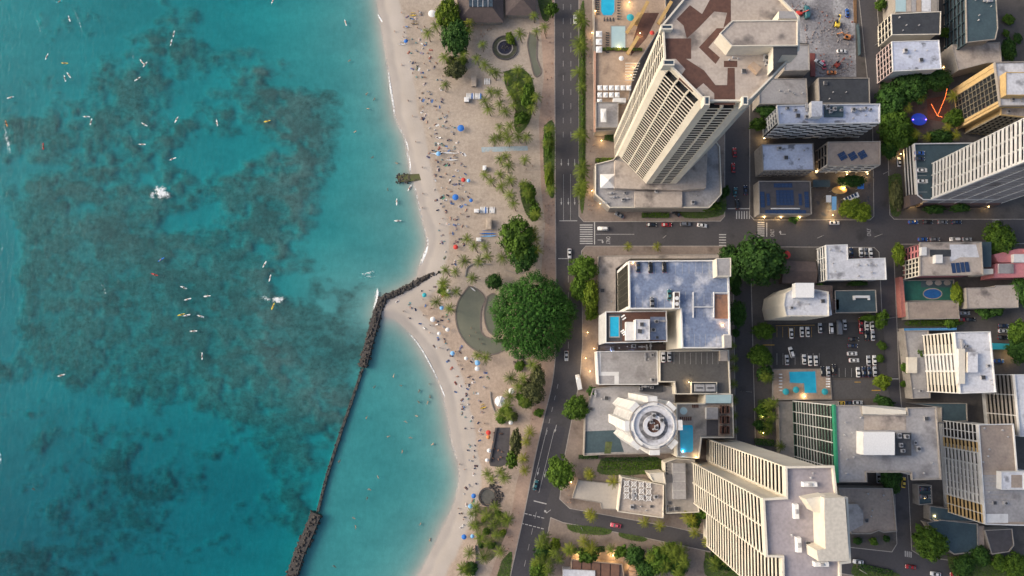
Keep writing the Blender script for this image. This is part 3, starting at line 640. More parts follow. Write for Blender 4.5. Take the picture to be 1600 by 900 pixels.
rbox(t, 'roof_shed', [(1171, 101), (1178, 96), (1190, 106), (1184, 114)], ZT, ZT + 2.2, M['deck'], M['deck'])
gear(t, [(1195, 92), (1206, 92), (1206, 102), (1195, 106)], ZT, ['unit', 'unit', 'duct'], 3); gear(t, rect(1138, 90, 1165, 98), ZT, ['vent'] * 3, 4); gear(t, rect(1150, 110, 1200, 130), ZT, ['hatch'], 4)
# podium of the tower
p1 = building('hotel_podium', 'low podium with angled corners and white tent roof below octagonal tower', [(930, 257), (930, 304), (953, 325), (1108, 325), (1127, 304), (1124, 230), (1090, 180), (1000, 190), (958, 250)], 9, M['concrete'], M['grey_roof'], par=1.0, parmat=M['cream'])
rbox(p1, 'upper_block', [(961, 250), (1007, 262), (1106, 230), (1103, 294), (1066, 297), (961, 294)], 9, 13, M['beige_roof'], M['beige_roof'])
rbox(p1, 'entrance_canopy', rect(992, 299, 1066, 324), 9, 10.5, M['beige_roof'], M['beige_roof'])
gear(p1, rect(935, 300, 985, 318), 9, ['duct', 'duct', 'unit', 'duct', 'unit', 'duct'], 8); gear(p1, rect(1068, 300, 1110, 318), 9, ['vent', 'unit', 'vent'], 9); gear(p1, rect(1020, 296, 1040, 302), 10.5, ['unit'], 3)
tent = rbox(p1, 'tent_base', rect(939, 273, 961, 293), 9, 9.5, M['whitecloth'])
c = P(950, 283, 12); q = MB(); pb = PP(rect(938, 272, 961, 294), 10.8); q.add([(x, y, 10.8) for x, y in pb] + [(c[0], c[1], 13.6)], [(0, 1, 4), (1, 2, 4), (2, 3, 4), (3, 0, 4)]); q.build('tent_roof', M['whitecloth'], p1.root)
# pool deck of the hotel
p2 = building('pool_deck_podium', 'tan hotel pool deck with blue pool, pale covered pool and white cabanas', [(927, -60), (1000, -60), (1040, -60), (1040, 30), (990, 110), (975, 200), (970, 204), (930, 206)], 7, M['concrete'], M['deck'], par=1.0, parmat=M['pinkwall'] if False else M['concrete'])
poolmesh(p2, [(939, -30), (960, -30), (960, 18), (956, 24), (943, 24), (939, 18)], 7); poolmesh(p2, rect(955, 41, 977, 75), 7, M['poolpale'])
patch(p2, 'planting_bed', [(1003, 20), (1030, 20), (1010, 60), (985, 88), (990, 60)], 7, M['brown_tile'], 0.02)
rbox(p2, 'wing', rect(931, 160, 966, 200), 7, 10, M['concrete'], M['grey_roof'], par=.6)
rbox(p2, 'wing_roof', rect(958, 153, 978, 160), 7, 9.5, M['white'], M['white'])
for (x0, y0, x1, y1) in ((979, 18, 1000, 52), (993, 0, 1013, 40), (980, 55, 998, 85), (1028, 0, 1050, 38)):
    a = Vector(P(x1, y0, 14)); bq = Vector(P(x0, y1, 8)); n_ = Vector((-(bq - a).y, (bq - a).x)).normalized() * .9
    q = MB(); q.add([(a.x - n_.x, a.y - n_.y, 12), (a.x + n_.x, a.y + n_.y, 12), (bq.x + n_.x, bq.y + n_.y, 8), (bq.x - n_.x, bq.y - n_.y, 8), (a.x - n_.x, a.y - n_.y, 13), (a.x + n_.x, a.y + n_.y, 13), (bq.x + n_.x, bq.y + n_.y, 9), (bq.x - n_.x, bq.y - n_.y, 9)],
          [(3, 2, 1, 0), (4, 5, 6, 7), (0, 1, 5, 4), (1, 2, 6, 5), (2, 3, 7, 6), (3, 0, 4, 7)]); q.build('ramp_beam', mat('ochre', (0.45, 0.30, 0.12), (0.38, 0.25, 0.10), 0.3), p2.root)
q = MB(); q.prism(ccw(PP(rect(928, 80, 931, 206), 8)), 7, 8.2); q.build('side_wall', mat('salmon', (0.48, 0.28, 0.20), (0.42, 0.25, 0.18), 0.3), p2.root)
for k in range(7):
    q = MB(); q.prism(PP(rect(977, 98 + k * 4.4, 1000 - k * 1.5, 99.2 + k * 4.4), 10), 9.7, 10); q.build('pergola_slat', M['cream'], p2.root)
# ---- big cream slab tower
ZB = 103
slab_px = [(1225, 728), (1301, 727), (1306, 775), (1322, 776), (1327, 878), (1312, 880), (1313, 960), (1222, 960), (1220, 870), (1195, 869), (1190, 778), (1226, 776)]
s = building('slab_tower', 'tall cream slab tower with stepped plan and flat lilac grey roof', slab_px, ZB, M['cream'], M['lilac_roof'], off=1.3, par=1.3, parw=0.7)
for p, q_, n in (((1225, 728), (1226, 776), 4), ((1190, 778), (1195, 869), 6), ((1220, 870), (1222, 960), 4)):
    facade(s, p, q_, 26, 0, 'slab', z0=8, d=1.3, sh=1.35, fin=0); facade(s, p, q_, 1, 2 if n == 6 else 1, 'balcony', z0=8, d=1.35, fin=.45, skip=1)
rbox(s, 'penthouse', [(1288, 778), (1320, 777), (1327, 877), (1279, 877), (1276, 860), (1290, 858), (1288, 800)], ZB, ZB + 9, M['cream'], mat('pent_roof', (0.50, 0.47, 0.41), (0.46, 0.43, 0.38), 0.1))
rbox(s, 'stair_head', [(1259, 780), (1290, 774), (1290, 800), (1272, 800)], ZB, ZB + 6, M['cream'])
for (x, y, a) in ((1263, 756, 0), (1242, 798, 1.57), (1246, 850, 1.57), (1281, 880, 0)):
    q = MB(); w = P(x, y, ZB); q.box(w[0] - 2.6, w[0] + 2.6, w[1] - .9, w[1] + .9, ZB, ZB + 1.7, 0, a, taper=.15); q.box(w[0] - .8, w[0] + .8, w[1] - .6, w[1] + .6, ZB + 1.7, ZB + 2.1, 1, a, taper=.2); q.build('air_handler', [M['whitecloth'], M['metal']], s.root)
gear(s, rect(1250, 735, 1275, 750), ZB, ['vent', 'vent'], 5); gear(s, rect(1230, 800, 1270, 860), ZB, ['hatch', 'vent'], 6)
# ---- round tower
ZR = 55; rp_ = oval(1021, 665, 38, 38, 32)
r = building('round_tower', 'round white hotel tower with scalloped rim and circular roof plant', rp_, ZR, M['concrete'], M['white_roof'], off=1.2, par=.6, parw=.4)
cxr, cyr = r.c; rad = math.hypot(r.poly[0][0] - cxr, r.poly[0][1] - cyr)
for k in range(8):
    a = 2 * math.pi * k / 8 + .02; q = MB(); q.box(rad - 1.6, rad + 1.9, -2.1, 2.1, 0, ZR + .5 - GR, 0); me = q.mesh('rib', M['white']); link('rib', me, r.root, (0, 0, 0), a)
me = MB(); me.ring(oval(0, 0, rad - .3, rad - .3, 32), oval(0, 0, rad - 1.15, rad - 1.15, 32), 0, .8); fm = me.mesh('floor_ring', M['white'])
for k in range(17): link('floor_ring', fm, r.root, (0, 0, 3 + k * 3))
q = MB(); q.ring(oval(0, 0, rad - 1.05, rad - 1.05, 32), oval(0, 0, rad - 1.25, rad - 1.25, 32), 3, ZR - 1); link('glazing', q.mesh('glazing', M['glass']), r.root)
for (ro, ri, h0, h1, m) in ((9.0, 8.5, -.2, .9, M['white']), (8.4, 6.2, 0, .12, M['white_roof']), (6.1, 4.6, 0, .25, mat('ring_dark', (.10, .10, .11), (.22, .22, .23), .5, contrast=(.4, .6), fine=.3)), (4.5, 2.9, 0, 1.2, M['white_roof'])):
    q = MB(); q.ring(oval(0, 0, ro, ro, 28), oval(0, 0, ri, ri, 28), ZR - GR + h0, ZR - GR + h1); link('roof_ring', q.mesh('roof_ring', m), r.root)
q = MB(); q.cyl(0, 0, ZR - GR, ZR + .4 - GR, 2.9, 2.9, 20); link('roof_core', q.mesh('roof_core', M['brown_tile']), r.root)
gear(r, oval(1021, 665, 6, 6), ZR + .3, ['unit', 'vent', 'vent'], 2); gear(r, oval(1021, 665, 17, 17), ZR + .2, ['vent'] * 5 + ['unit'] * 3, 12)
# ---- podium of the round tower
b = building('round_tower_podium', 'grey low podium wrapped round the foot of the round tower', [(926, 607), (960, 603), (1054, 603), (1054, 640), (1050, 708), (946, 710), (912, 712), (914, 650)], 6, M['concrete'], M['grey_roof'], par=.7)
patch(b, 'blue_terrace', [(915, 674), (964, 672), (975, 706), (913, 708)], 6, M['teal_roof'], .02); rbox(b, 'plant_box', rect(1000, 602, 1036, 612), 6, 7.2, M['dark_roof']); gear(b, rect(1000, 603, 1034, 611), 7.2, ['duct', 'unit', 'unit'], 4)
stalls(b, 915, 692, 945, 692, 5, 0, 12, 6); patch(b, 'planting_bed', [(946, 690), (957, 690), (954, 710), (944, 710)], 6, M['lawn'], .03)
gear(b, [(926, 612), (950, 612), (948, 650), (920, 650)], 6, ['hatch', 'vent', 'hatch', 'vent', 'duct'], 14)
# ---- roof-parking hotel
ZP = 38
pk = building('parking_hotel', 'cream U shaped building with blue grey roof parking and stall lines', [(982, 408), (1117, 407), (1117, 433), (1138, 433), (1140, 524), (1132, 524), (1132, 544), (1065, 544), (1063, 483), (983, 483)], ZP, M['cream'], M['blue_deck'], par=1.3, parw=.5, parmat=M['white'])
rbox(pk, 'stair_tower', [(1119, 404), (1142, 403), (1142, 432), (1120, 432)], GR, ZP + 6, M['cream'], M['grey_roof'], par=.3)
rbox(pk, 'stair_tower', [(1131, 524), (1143, 524), (1143, 543), (1132, 543)], GR, ZP + 3, M['cream'], M['grey_roof'])
rbox(pk, 'lift_house', rect(1053, 456, 1062, 482), ZP, ZP + 3.2, M['white'], M['brown_roof'], par=.3)
for y in (466, 475):
    q = MB(); w = P(1057.5, y, ZP + 3.3); q.cyl(w[0], w[1], ZP + 3.2, ZP + 3.9, .9, .9, 14); q.build('fan', M['white'], pk.root)
o = patch(pk, 'rusty_ramp', rect(1117, 460, 1138, 498), ZP, mat('rust_deck', (0.22, 0.12, 0.08), (0.30, 0.15, 0.09), .15, spots=(0.14, .09, .08), spot_scale=.2), .02); o['label'] = 'rust brown ramp surface'
for px in (rect(1083, 456, 1084.2, 496), rect(1084, 479, 1116, 480.2), rect(1115, 456, 1116.2, 496), rect(1117, 457, 1138, 458.2)):
    q = MB(); q.prism(PP(px, ZP + 1), ZP, ZP + 1.0); q.build('low_wall', M['white'], pk.root)
stalls(pk, 993, 410, 1108, 410, 12, 0, 18, ZP); stalls(pk, 993, 463, 1050, 463, 6, 0, 18, ZP); stalls(pk, 1068, 522, 1128, 522, 8, 0, 20, ZP); stalls(pk, 1088, 459, 1112, 459, 3, 0, 18, ZP); stalls(pk, 1088, 482, 1112, 482, 3, 0, 14, ZP); stalls(pk, 1071, 456, 1071.5, 496, 2, 0, 10, ZP)
facade(pk, (982, 408), (983, 483), 13, 6, 'slab', z0=6, z1=ZP - 2, d=.4, sh=.5, fin=.2, light=mat('olive_louvre', (.085, .08, .06), (.06, .056, .045), .5), dark=M['glass'], edge=1.4, edgem=M['white'])
# ground terrace of it
b = building('terrace_podium', 'stained beige ground terrace beside the U shaped parking building', [(935, 400), (1123, 397), (1123, 404), (985, 404), (962, 420), (962, 490), (935, 492)], 4.5, M['concrete'], M['beige_roof'], par=.4)
gear(b, rect(938, 410, 960, 485), 4.5, ['vent', 'hatch', 'vent'], 6)
# rooftop pool hotel
ph = building('rooftop_pool_hotel', 'small grey block with bright blue rooftop pool and white plant rooms', [(946, 487), (1041, 486), (1042, 534), (946, 536)], 31, M['white'], M['brown_tile'], par=.9, off=.6, parmat=M['white'])
poolmesh(ph, rect(953, 495, 967, 526), 31); patch(ph, 'pool_surround', rect(947, 490, 972, 533), 31, M['darkmetal'], .02)
rbox(ph, 'plant_room', rect(978, 503, 993, 532), 31, 34, M['white'], M['white']); rbox(ph, 'plant_room', rect(993, 499, 1015, 531), 31, 36.5, M['white'], M['white_roof'], par=.3)
patch(ph, 'blue_roof', rect(1016, 495, 1041, 531), 31, M['blue_deck'], .02); gear(ph, rect(1018, 498, 1040, 528), 31, ['unit', 'unit', 'duct', 'hatch'], 7); gear(ph, rect(998, 503, 1012, 528), 36.5, ['hatch', 'hatch'], 7)
facade(ph, (946, 487), (946, 536), 9, 5, 'slab', z0=4, d=.6, sh=1.2, fin=0, light=M['white'])
b = building('narrow_court_block', 'narrow dark court block with roof plant beside the rooftop pool hotel', [(934, 538), (1040, 538), (1040, 547), (934, 547)], 6, M['brown_roof'], M['brown_roof'], par=.5)
gear(b, rect(988, 540, 1020, 545), 6, ['duct', 'duct', 'unit', 'duct'], 9); gear(b, rect(940, 540, 980, 545), 6, ['vent', 'vent', 'hatch'], 19)
# grey roof and grey deck
b = building('grey_roof_block', 'plain grey flat roof with white L shaped border strip', [(932, 549), (1027, 548), (1028, 601), (935, 601)], 10, M['white'], M['grey_roof'], par=.8)
patch(b, 'white_strip', [(932, 550), (939, 550), (939, 581), (967, 581), (967, 600), (960, 600), (960, 587), (932, 587)], 10, M['white'], .03); gear(b, rect(1003, 552, 1022, 562), 10, ['duct', 'unit', 'vent'], 3); gear(b, rect(1010, 583, 1025, 597), 10, ['unit', 'vent'], 5)
b = GD = building('grey_parking_deck', 'dark grey roof parking deck with stall lines and cream edge walls', [(1030, 548), (1138, 547), (1141, 616), (1055, 616), (1053, 597), (1030, 597)], 12, M['cream'], M['grey_deck'], par=1.0, parw=.5)
stalls(b, 1053, 551, 1122, 551, 9, 0, 18, 12); rbox(b, 'corner_house', rect(1125, 548, 1137, 564), 12, 14, M['beige_roof'], M['beige_roof'])
o = rbox(b, 'plant_pen', rect(1080, 597, 1120, 615), 12, 13.6, M['cream'], M['dark_roof'], par=.5)
for x in (1092, 1109):
    q = MB(); w = P(x, 606, 13.6); q.box(w[0] - 2.4, w[0] + 2.4, w[1] - 1.7, w[1] + 1.7, 13.6, 15.0, 0); q.box(w[0] - 1.6, w[0] + 1.6, w[1] - .3, w[1] + .3, 15.0, 15.2, 1); q.build('cooling_unit', [M['metal'], M['darkmetal']], b.root)
# hotel pool terrace
b = building('pool_terrace', 'beige raised pool terrace with blue pool and round hot tub', [(1056, 630), (1100, 630), (1101, 616), (1144, 616), (1146, 684), (1096, 684), (1092, 716), (1057, 714)], 12, M['cream'], M['concrete'], par=1.0, parw=.5)
poolmesh(b, [(1064, 664), (1081, 664), (1083, 667), (1083, 704), (1080, 707), (1066, 707), (1063, 704), (1062, 668)], 12); poolmesh(b, oval(1068, 642, 6, 6), 12, M['poolpale']); patch(b, 'red_paving', rect(1105, 631, 1142, 682), 12, M['tan_roof'], .02)
rbox(b, 'glass_roof', rect(1103, 617, 1143, 630), 12, 13.5, M['metal'], M['poolpale']); rbox(b, 'pavilion', rect(1104, 637, 1122, 655), 12, 14.5, M['white'], M['grey_roof']); patch(b, 'dark_paving', rect(1104, 656, 1122, 681), 12, M['slate'], .03)
for i in range(3):
    for j in range(2):
        x0, y0 = 1127 + j * 7, 634 + i * 16; q = MB(); q.ring(ccw(PP(rect(x0, y0, x0 + 6, y0 + 12), 14.5)), offset(ccw(PP(rect(x0, y0, x0 + 6, y0 + 12), 14.5)), .25), 12, 14.6); q.build('pergola', M['brown_tile'], b.root)
# white terrace building at the foot of the slab tower
b = building('lattice_roof_hall', 'beige hall roof carrying a white lattice frame and plant', [(971, 745), (1037, 757), (1036, 809), (965, 799)], 8, M['cream'], M['beige_roof'], par=1.0)
for i in range(4):
    for j in range(3):
        x, y = 979 + i * 11.5, 755 + j * 10 + i * 1.2; w = P(x, y, 8.6); q = MB()
        for a in (math.pi / 4, -math.pi / 4): q.box(w[0] - 2.1, w[0] + 2.1, w[1] - .16, w[1] + .16, 8.6, 8.8, 0, a)
        q.ring(oval(w[0], w[1], 1.2, 1.2, 10), oval(w[0], w[1], .9, .9, 10), 8.55, 8.85); q.build('lattice', M['whitecloth'], b.root)
gear(b, rect(985, 765, 1005, 775), 8, ['duct', 'duct'], 2); gear(b, rect(975, 788, 1030, 800), 8, ['vent', 'hatch', 'vent', 'unit'], 5); gear(b, rect(1018, 768, 1028, 778), 8, ['unit'], 5)
b = building('forecourt_terrace', 'pale empty terrace with stepped edge beside the lattice roof hall', [(903, 750), (969, 757), (963, 796), (940, 795), (938, 786), (894, 778)], 2.5, M['concrete'], mat('paleterrace', (.42, .38, .33), (.36, .33, .29), .12, fine=.06), par=.3)
b = building('tower_foot_terrace', 'long tiled terrace with grey glass roof beside the cream slab tower', [(1038, 722), (1056, 716), (1085, 718), (1092, 800), (1040, 802)], 7, M['cream'], M['concrete'], par=.8)
rbox(b, 'glass_roof', [(1051, 724), (1071, 724), (1072, 780), (1052, 780)], 7, 9, M['metal'], M['grey_roof']); gear(b, rect(1041, 784, 1060, 797), 7, ['hatch'] * 4, 4)
for k in range(3): strip('roof_bar', 1052, 738 + 14 * k, 1071, 738 + 14 * k, .3, 9.05, b.root)
b = building('hall_annex', 'small cream block between the hedged garden and the slab tower', [(1014, 740), (1037, 738), (1040, 756), (1020, 752)], 11, M['cream'], M['cream'], par=.4)
# ---- green balcony hotel
ZG = 48
gb = building('green_balcony_hotel', 'grey roofed hotel with rows of green balconies and green edge', [(1302, 633), (1344, 633), (1348, 648), (1417, 648), (1416, 637), (1462, 636), (1470, 749), (1424, 750), (1423, 738), (1353, 738), (1354, 753), (1307, 753)], ZG, M['white'], M['grey_roof'], off=1.5, par=.7, parw=.4, parmat=M['concrete'])
facade(gb, (1302, 633), (1307, 753), 14, 6, 'balcony', z0=4, d=1.5, fin=.3, light=M['greenpanel'], finm=M['white']); facade(gb, (1302, 633), (1307, 753), 14, 0, 'slab', z0=5.2, z1=ZG, d=1.55, sh=.16, fin=0, light=M['white'])
q = MB(); e0, e1 = Vector(P(1301.5, 632, ZG)), Vector(P(1306.5, 754, ZG)); n_ = Vector((-1, 0)); q.add([(e0.x, e0.y, ZG + .75), (e0.x + .9, e0.y, ZG + .75), (e1.x + .9, e1.y, ZG + .75), (e1.x, e1.y, ZG + .75), (e0.x, e0.y, ZG - 1.5), (e1.x, e1.y, ZG - 1.5)], [(3, 2, 1, 0), (0, 4, 5, 3)]); q.build('green_fascia', M['greentrim'], gb.root)
rbox(gb, 'plant_room', rect(1349, 675, 1398, 711), ZG, ZG + 6, M['white'], M['whitecloth']); rbox(gb, 'plant_pen', rect(1399, 676, 1424, 712), ZG, ZG + 3, M['metal'], M['darkmetal'])
gear(gb, rect(1402, 680, 1421, 708), ZG + 3, ['unit'] * 4, 3); gear(gb, rect(1312, 650, 1346, 745), ZG, ['vent'] * 8, 4); gear(gb, rect(1428, 645, 1462, 740), ZG, ['vent', 'unit', 'unit', 'hatch', 'vent'], 6); gear(gb, rect(1343, 672, 1347, 712), ZG, ['vent'] * 3, 8)
o = patch(gb, 'stained_roof', rect(1350, 650, 1416, 672), ZG, M['beige_roof'], .02); rbox(gb, 'glass_lean', [(1347, 634), (1416, 643), (1416, 647), (1348, 647)], ZG - 4, ZG + .9, M['cream'], M['cream'])
# ---- brown roof tower, white tower, etc.
bt_ = building('brown_roof_tower', 'grey tower with brown gravel roof and banded window front', [(1527, 663), (1582, 662), (1588, 735), (1640, 737), (1640, 822), (1538, 819)], 31, M['white'], M['tan_roof'], off=1.2, par=.9, parmat=M['white'])
for (a, c, m, l) in (((1527, 663), (1528.8, 690), M['glass'], M['white']), ((1528.8, 690), (1530.5, 708), M['shaded_balfloor'], M['yellowwall']), ((1530.5, 708), (1532, 727), M['glass'], M['white']), ((1532, 727), (1535.2, 775), M['glassblue'], M['white']), ((1535.2, 775), (1536, 788), M['white'], M['white']), ((1536, 788), (1538, 819), M['shaded_balfloor'], M['yellowwall'])):
    facade(bt_, a, c, 10, max(1, int((c[1] - a[1]) / 12)), 'slab', z0=3, d=1.2, sh=.6 if m == M['glass'] else 1.15, fin=.3, light=l, dark=m, finm=M['white'])
patch(bt_, 'worn_roof', [(1534, 742), (1562, 742), (1562, 762), (1640, 762), (1640, 816), (1538, 815)], 31, M['grey_roof'], .02); rbox(bt_, 'roof_block', rect(1564, 737, 1600, 765), 31, 34, M['white'], M['white_roof'], par=.3); patch(bt_, 'hatch_roof', rect(1580, 742, 1597, 762), 34, M['tan_roof'], .02)
for k in range(7): strip('roof_line', 1536, 745 + k * 7, 1562 + (k % 3) * 12, 745 + k * 7, .25, 31.03, bt_.root, M['kerb'])
patch(bt_, 'white_patch', rect(1541, 803, 1575, 817), 31, M['white'], .03); gear(bt_, rect(1533, 668, 1580, 730), 31, ['vent'] * 6, 3); gear(bt_, rect(1540, 768, 1595, 800), 31, ['hatch', 'vent', 'unit'], 3)
ch = building('ribbed_tower', 'white and cream ribbed tower with cluttered white flat roof', [(1490, 519), (1546, 518), (1555, 613), (1499, 615)], 31, M['white'], M['white_roof'], off=1.2, par=.8)
for (a, c, m) in (((1490, 519), (1493.5, 553), M['cream']), ((1493.5, 553), (1496.2, 580), M['white']), ((1496.2, 580), (1499, 615), M['cream'])): facade(ch, a, c, 9, 1, 'slab', z0=5, d=1.2, sh=1.3, fin=.45, light=m, dark=M['shaded_balfloor'], finm=M['white'])
rbox(ch, 'stair_strip', rect(1498, 545, 1508, 600), 31, 33, M['white'], M['cream']); rbox(ch, 'roof_block', rect(1512, 550, 1528, 582), 31, 33.5, M['cream'], M['white_roof']); gear(ch, rect(1532, 525, 1550, 605), 31, ['vent', 'hatch', 'unit', 'vent'], 2); gear(ch, rect(1500, 522, 1510, 542), 31, ['unit', 'duct'], 2)
b = building('ribbed_tower_podium', 'grey stained podium roof at the foot of the ribbed tower', [(1412, 517), (1450, 516), (1453, 622), (1425, 623)], 6, M['concrete'], M['grey_roof'], par=.6); rbox(b, 'plant_room', rect(1419, 558, 1433, 583), 6, 8, M['cream'], M['cream']); gear(b, rect(1424, 588, 1438, 612), 6, ['unit', 'vent'], 2)
b = building('corner_ribbed_tower', 'grey ribbed tower front with white edge beside low blue roof', [(1583, 585), (1660, 585), (1660, 682), (1592, 682)], 25, M['white'], M['white_roof'], off=1.2, par=.8)
facade(b, (1583, 585), (1592, 682), 8, 3, 'slab', z0=3, d=1.2, sh=1.2, fin=.4, light=M['concrete'], dark=M['shaded_balfloor'], finm=M['white'])
b = building('low_blue_roof', 'low flat blue grey roof between the ribbed tower and green balcony hotel', [(1424, 630), (1510, 630), (1511, 658), (1470, 660), (1470, 637)], 6, M['concrete'], M['teal_roof'], par=.5)
# white tower with grid front
wt = building('grid_tower', 'white tower with tall grid of white fins rising over a parking deck', [(1612, 178), (1612, 248), (1770, 248), (1770, 178)], 80, M['white'], M['white_roof'], off=1.3, par=.9)
facade(wt, (1612, 178), (1612, 248), 26, 3, 'slab', z0=12, d=1.3, sh=1.5, fin=.4, light=M['white'], dark=M['glass']); facade(wt, (1612, 248), (1770, 248), 26, 5, 'slab', z0=3, d=1.1, sh=2.0, fin=.8, light=M['grey_roof'], dark=M['slate'], finm=M['white'])
b = GP = building('parking_podium', 'blue grey parking podium with white ledges below the white grid tower', [(1427, 225), (1510, 224), (1560, 224), (1560, 312), (1441, 313), (1432, 306)], 12, M['white'], M['teal_roof'], par=1.0, off=1.6, parmat=M['white'])
facade(b, (1427, 225), (1432, 306), 4, 0, 'slab', z0=1, d=1.6, sh=.9, fin=0, dark=M['shaded_balfloor']); stalls(b, 1430, 236, 1433, 300, 6, 16, 0, 12)
rbox(b, 'lobby', [(1421, 304), (1441, 304), (1441, 316), (1423, 322)], GR, 12.6, M['brown_roof'], M['brown_roof']); b = building('entrance_canopy_roof', 'long reddish brown roof strip along the foot of the white grid tower', [(1444, 314), (1568, 314), (1560, 321), (1440, 321)], 5, M['brown_roof'], mat('redbrown', (.14, .08, .075), (.11, .07, .065), .3), par=.3)
# yellow hotel
yh = building('yellow_hotel', 'yellow walled hotel with dark window grid and white roof block', [(1553, 98), (1700, 94), (1700, 166), (1562, 166)], 33, M['yellowwall'], M['white_roof'], off=1.0, par=.8, parmat=M['concrete'])
DB = mat('dark_bars', (.26, .23, .17), (.2, .18, .14), .5)
facade(yh, (1553, 98), (1555, 112), 1, 1, 'balcony', z0=GR, d=1.0, fin=0, skip=1, edge=2.2, edgem=M['yellowwall']); facade(yh, (1555, 112), (1561, 157), 11, 5, 'slab', z0=1.5, d=.8, sh=.18, fin=.22, light=DB, dark=M['glass']); facade(yh, (1561, 157), (1562, 166), 1, 1, 'balcony', z0=GR, d=1.0, fin=0, skip=1, edge=1.3, edgem=M['yellowwall'])
rbox(yh, 'roof_block', rect(1571, 113, 1640, 149), 33, 37, M['yellowwall'], M['white_roof'], par=.3); gear(yh, rect(1575, 152, 1600, 160), 33, ['unit', 'duct', 'vent'], 3)
y2 = building('yellow_hotel_wing', 'lower wing of the yellow hotel with brown roof and dark windows', [(1563, 168), (1700, 166), (1700, 194), (1563, 180)], 28, M['yellowwall'], M['beige_roof'], off=1.0, par=.6); facade(y2, (1563, 180), (1700, 194), 9, 16, 'slab', z0=1.5, d=.8, sh=.2, fin=.22, light=DB, dark=M['glass']); gear(y2, rect(1566, 171, 1600, 179), 28, ['unit', 'vent'], 3)
# ---- northern block
n = building('chevron_hotel', 'long white hotel with zigzag balconies and crowded white roof', [(1213, 165), (1374, 163), (1374, 193), (1216, 195)], 24, M['white'], M['bluewhite_roof'], off=1.3, par=.8, parmat=M['white'])
facade(n, (1213, 165), (1216, 195), 7, 4, 'window', z0=2, light=M['white'], dark=M['glassblue'], d=1.3)
for k in range(12):   # half-storey steps from bay to bay make the zigzag
    x0, x1 = 1216 + k * 13.17, 1216 + (k + 1) * 13.17; facade(n, (x0, 195 - k * .167), (x1, 195 - (k + 1) * .167), 5, 1, 'slab', z0=2.2 - (k % 2) * 1.5, z1=23.2 - (k % 2) * 1.5, d=1.3, sh=2.0, fin=0, light=M['white'], dark=M['glassblue'])
rbox(n, 'lift_house', rect(1268, 158, 1285, 182), 24, 28, M['white'], M['white_roof']); rbox(n, 'plant_pen', rect(1289, 166, 1318, 182), 24, 25, M['teal_roof'], M['teal_roof']); gear(n, rect(1291, 168, 1316, 180), 25, ['unit'] * 4, 3); gear(n, rect(1220, 168, 1262, 186), 24, ['unit', 'vent', 'unit', 'duct', 'hatch', 'unit'], 4); gear(n, rect(1322, 167, 1370, 186), 24, ['vent', 'unit', 'duct', 'unit', 'unit', 'vent'], 5)
b = building('white_flat_block', 'flat white roof with dark stains beside the zigzag hotel', [(1190, 226), (1270, 224), (1272, 266), (1192, 267)], 11, M['concrete'], M['bluewhite_roof'], par=.5); facade(b, (1192, 267), (1272, 266), 3, 10, 'window', z0=1, light=M['concrete']); gear(b, rect(1196, 230, 1266, 260), 11, ['hatch', 'vent', 'unit', 'vent'], 11)
b = building('tan_solar_block', 'tan flat roof with three tilted blue solar arrays', [(1293, 222), (1375, 221), (1375, 258), (1293, 259)], 15, M['concrete'], M['tan_roof'], par=.5, off=1.0); facade(b, (1293, 259), (1375, 258), 4, 5, 'slab', z0=1, d=1.0, sh=1.2, fin=.3, light=M['white'], dark=M['glassblue']); facade(b, (1293, 222), (1293, 259), 4, 2, 'slab', z0=1, d=1.0, sh=.6, fin=.3, light=M['concrete'])
for x, y in ((1316, 244), (1332, 244), (1347, 242)): panels(b, x, y, 15, 2, 2, 1.9, 1.9, .5)
b = SR = building('solar_roof_restaurant', 'grey pavilion roof covered with dark blue solar arrays', [(1185, 283), (1266, 283), (1268, 335), (1186, 335)], 8, M['concrete'], M['slate'], par=.4)
panels(b, 1226, 309, 8, 5, 5, 1.7, 1.5); panels(b, 1227, 331, 8, 11, 1, 1.8, 1.8); panels(b, 1191, 312, 8, 1, 4, 2.2, 2); panels(b, 1200, 312, 8, 1, 3, 1.6, 2); panels(b, 1260, 312, 8, 1, 4, 2.2, 2); panels(b, 1250, 312, 8, 1, 3, 1.6, 2); panels(b, 1223, 290, 8, 5, 1, 1.8, 2.2); rbox(b, 'roof_beam', rect(1205, 325, 1250, 326.5), 8, 8.6, M['white'])
b = building('dark_roof_block', 'dark asphalt flat roof with pale rim next to the demolition site', [(1278, 122), (1358, 122), (1359, 162), (1280, 162)], 12, M['concrete'], M['dark_roof'], par=.4); gear(b, rect(1285, 130, 1352, 157), 12, ['vent', 'hatch', 'vent', 'vent'], 3)
b = building('grey_shed_roof', 'plain grey brown roof squeezed behind the octagonal tower', [(1186, 123), (1260, 123), (1262, 163), (1186, 163)], 10, M['concrete'], M['grey_roof'], par=.4); gear(b, rect(1215, 142, 1258, 148), 10, ['vent'] * 6, 3)
b = building('pale_grey_block', 'pale grey flat roof between octagonal tower and demolition site', [(1225, 70), (1264, 70), (1265, 110), (1225, 111)], 15, M['concrete'], M['grey_roof'], par=.3)
b = building('striped_metal_roof', 'metal roof with grey, white and orange sheet strips', [(1397, -30), (1466, -30), (1466, 19), (1399, 20)], 12, M['concrete'], M['grey_roof'], par=.3)
for k, (x0, x1, m) in enumerate(((1399, 1416, 'poolpale'), (1416, 1424, 'beige_roof'), (1424, 1432, 'grey_roof'), (1432, 1440, 'deck'), (1440, 1455, 'white_roof'), (1455, 1465, 'concrete'))):
    q = MB(); q.prism(PP(rect(x0 + .4, -28, x1 - .4, 18), 12.4), 12, 12.35); q.build('roof_sheet', M[m], b.root)
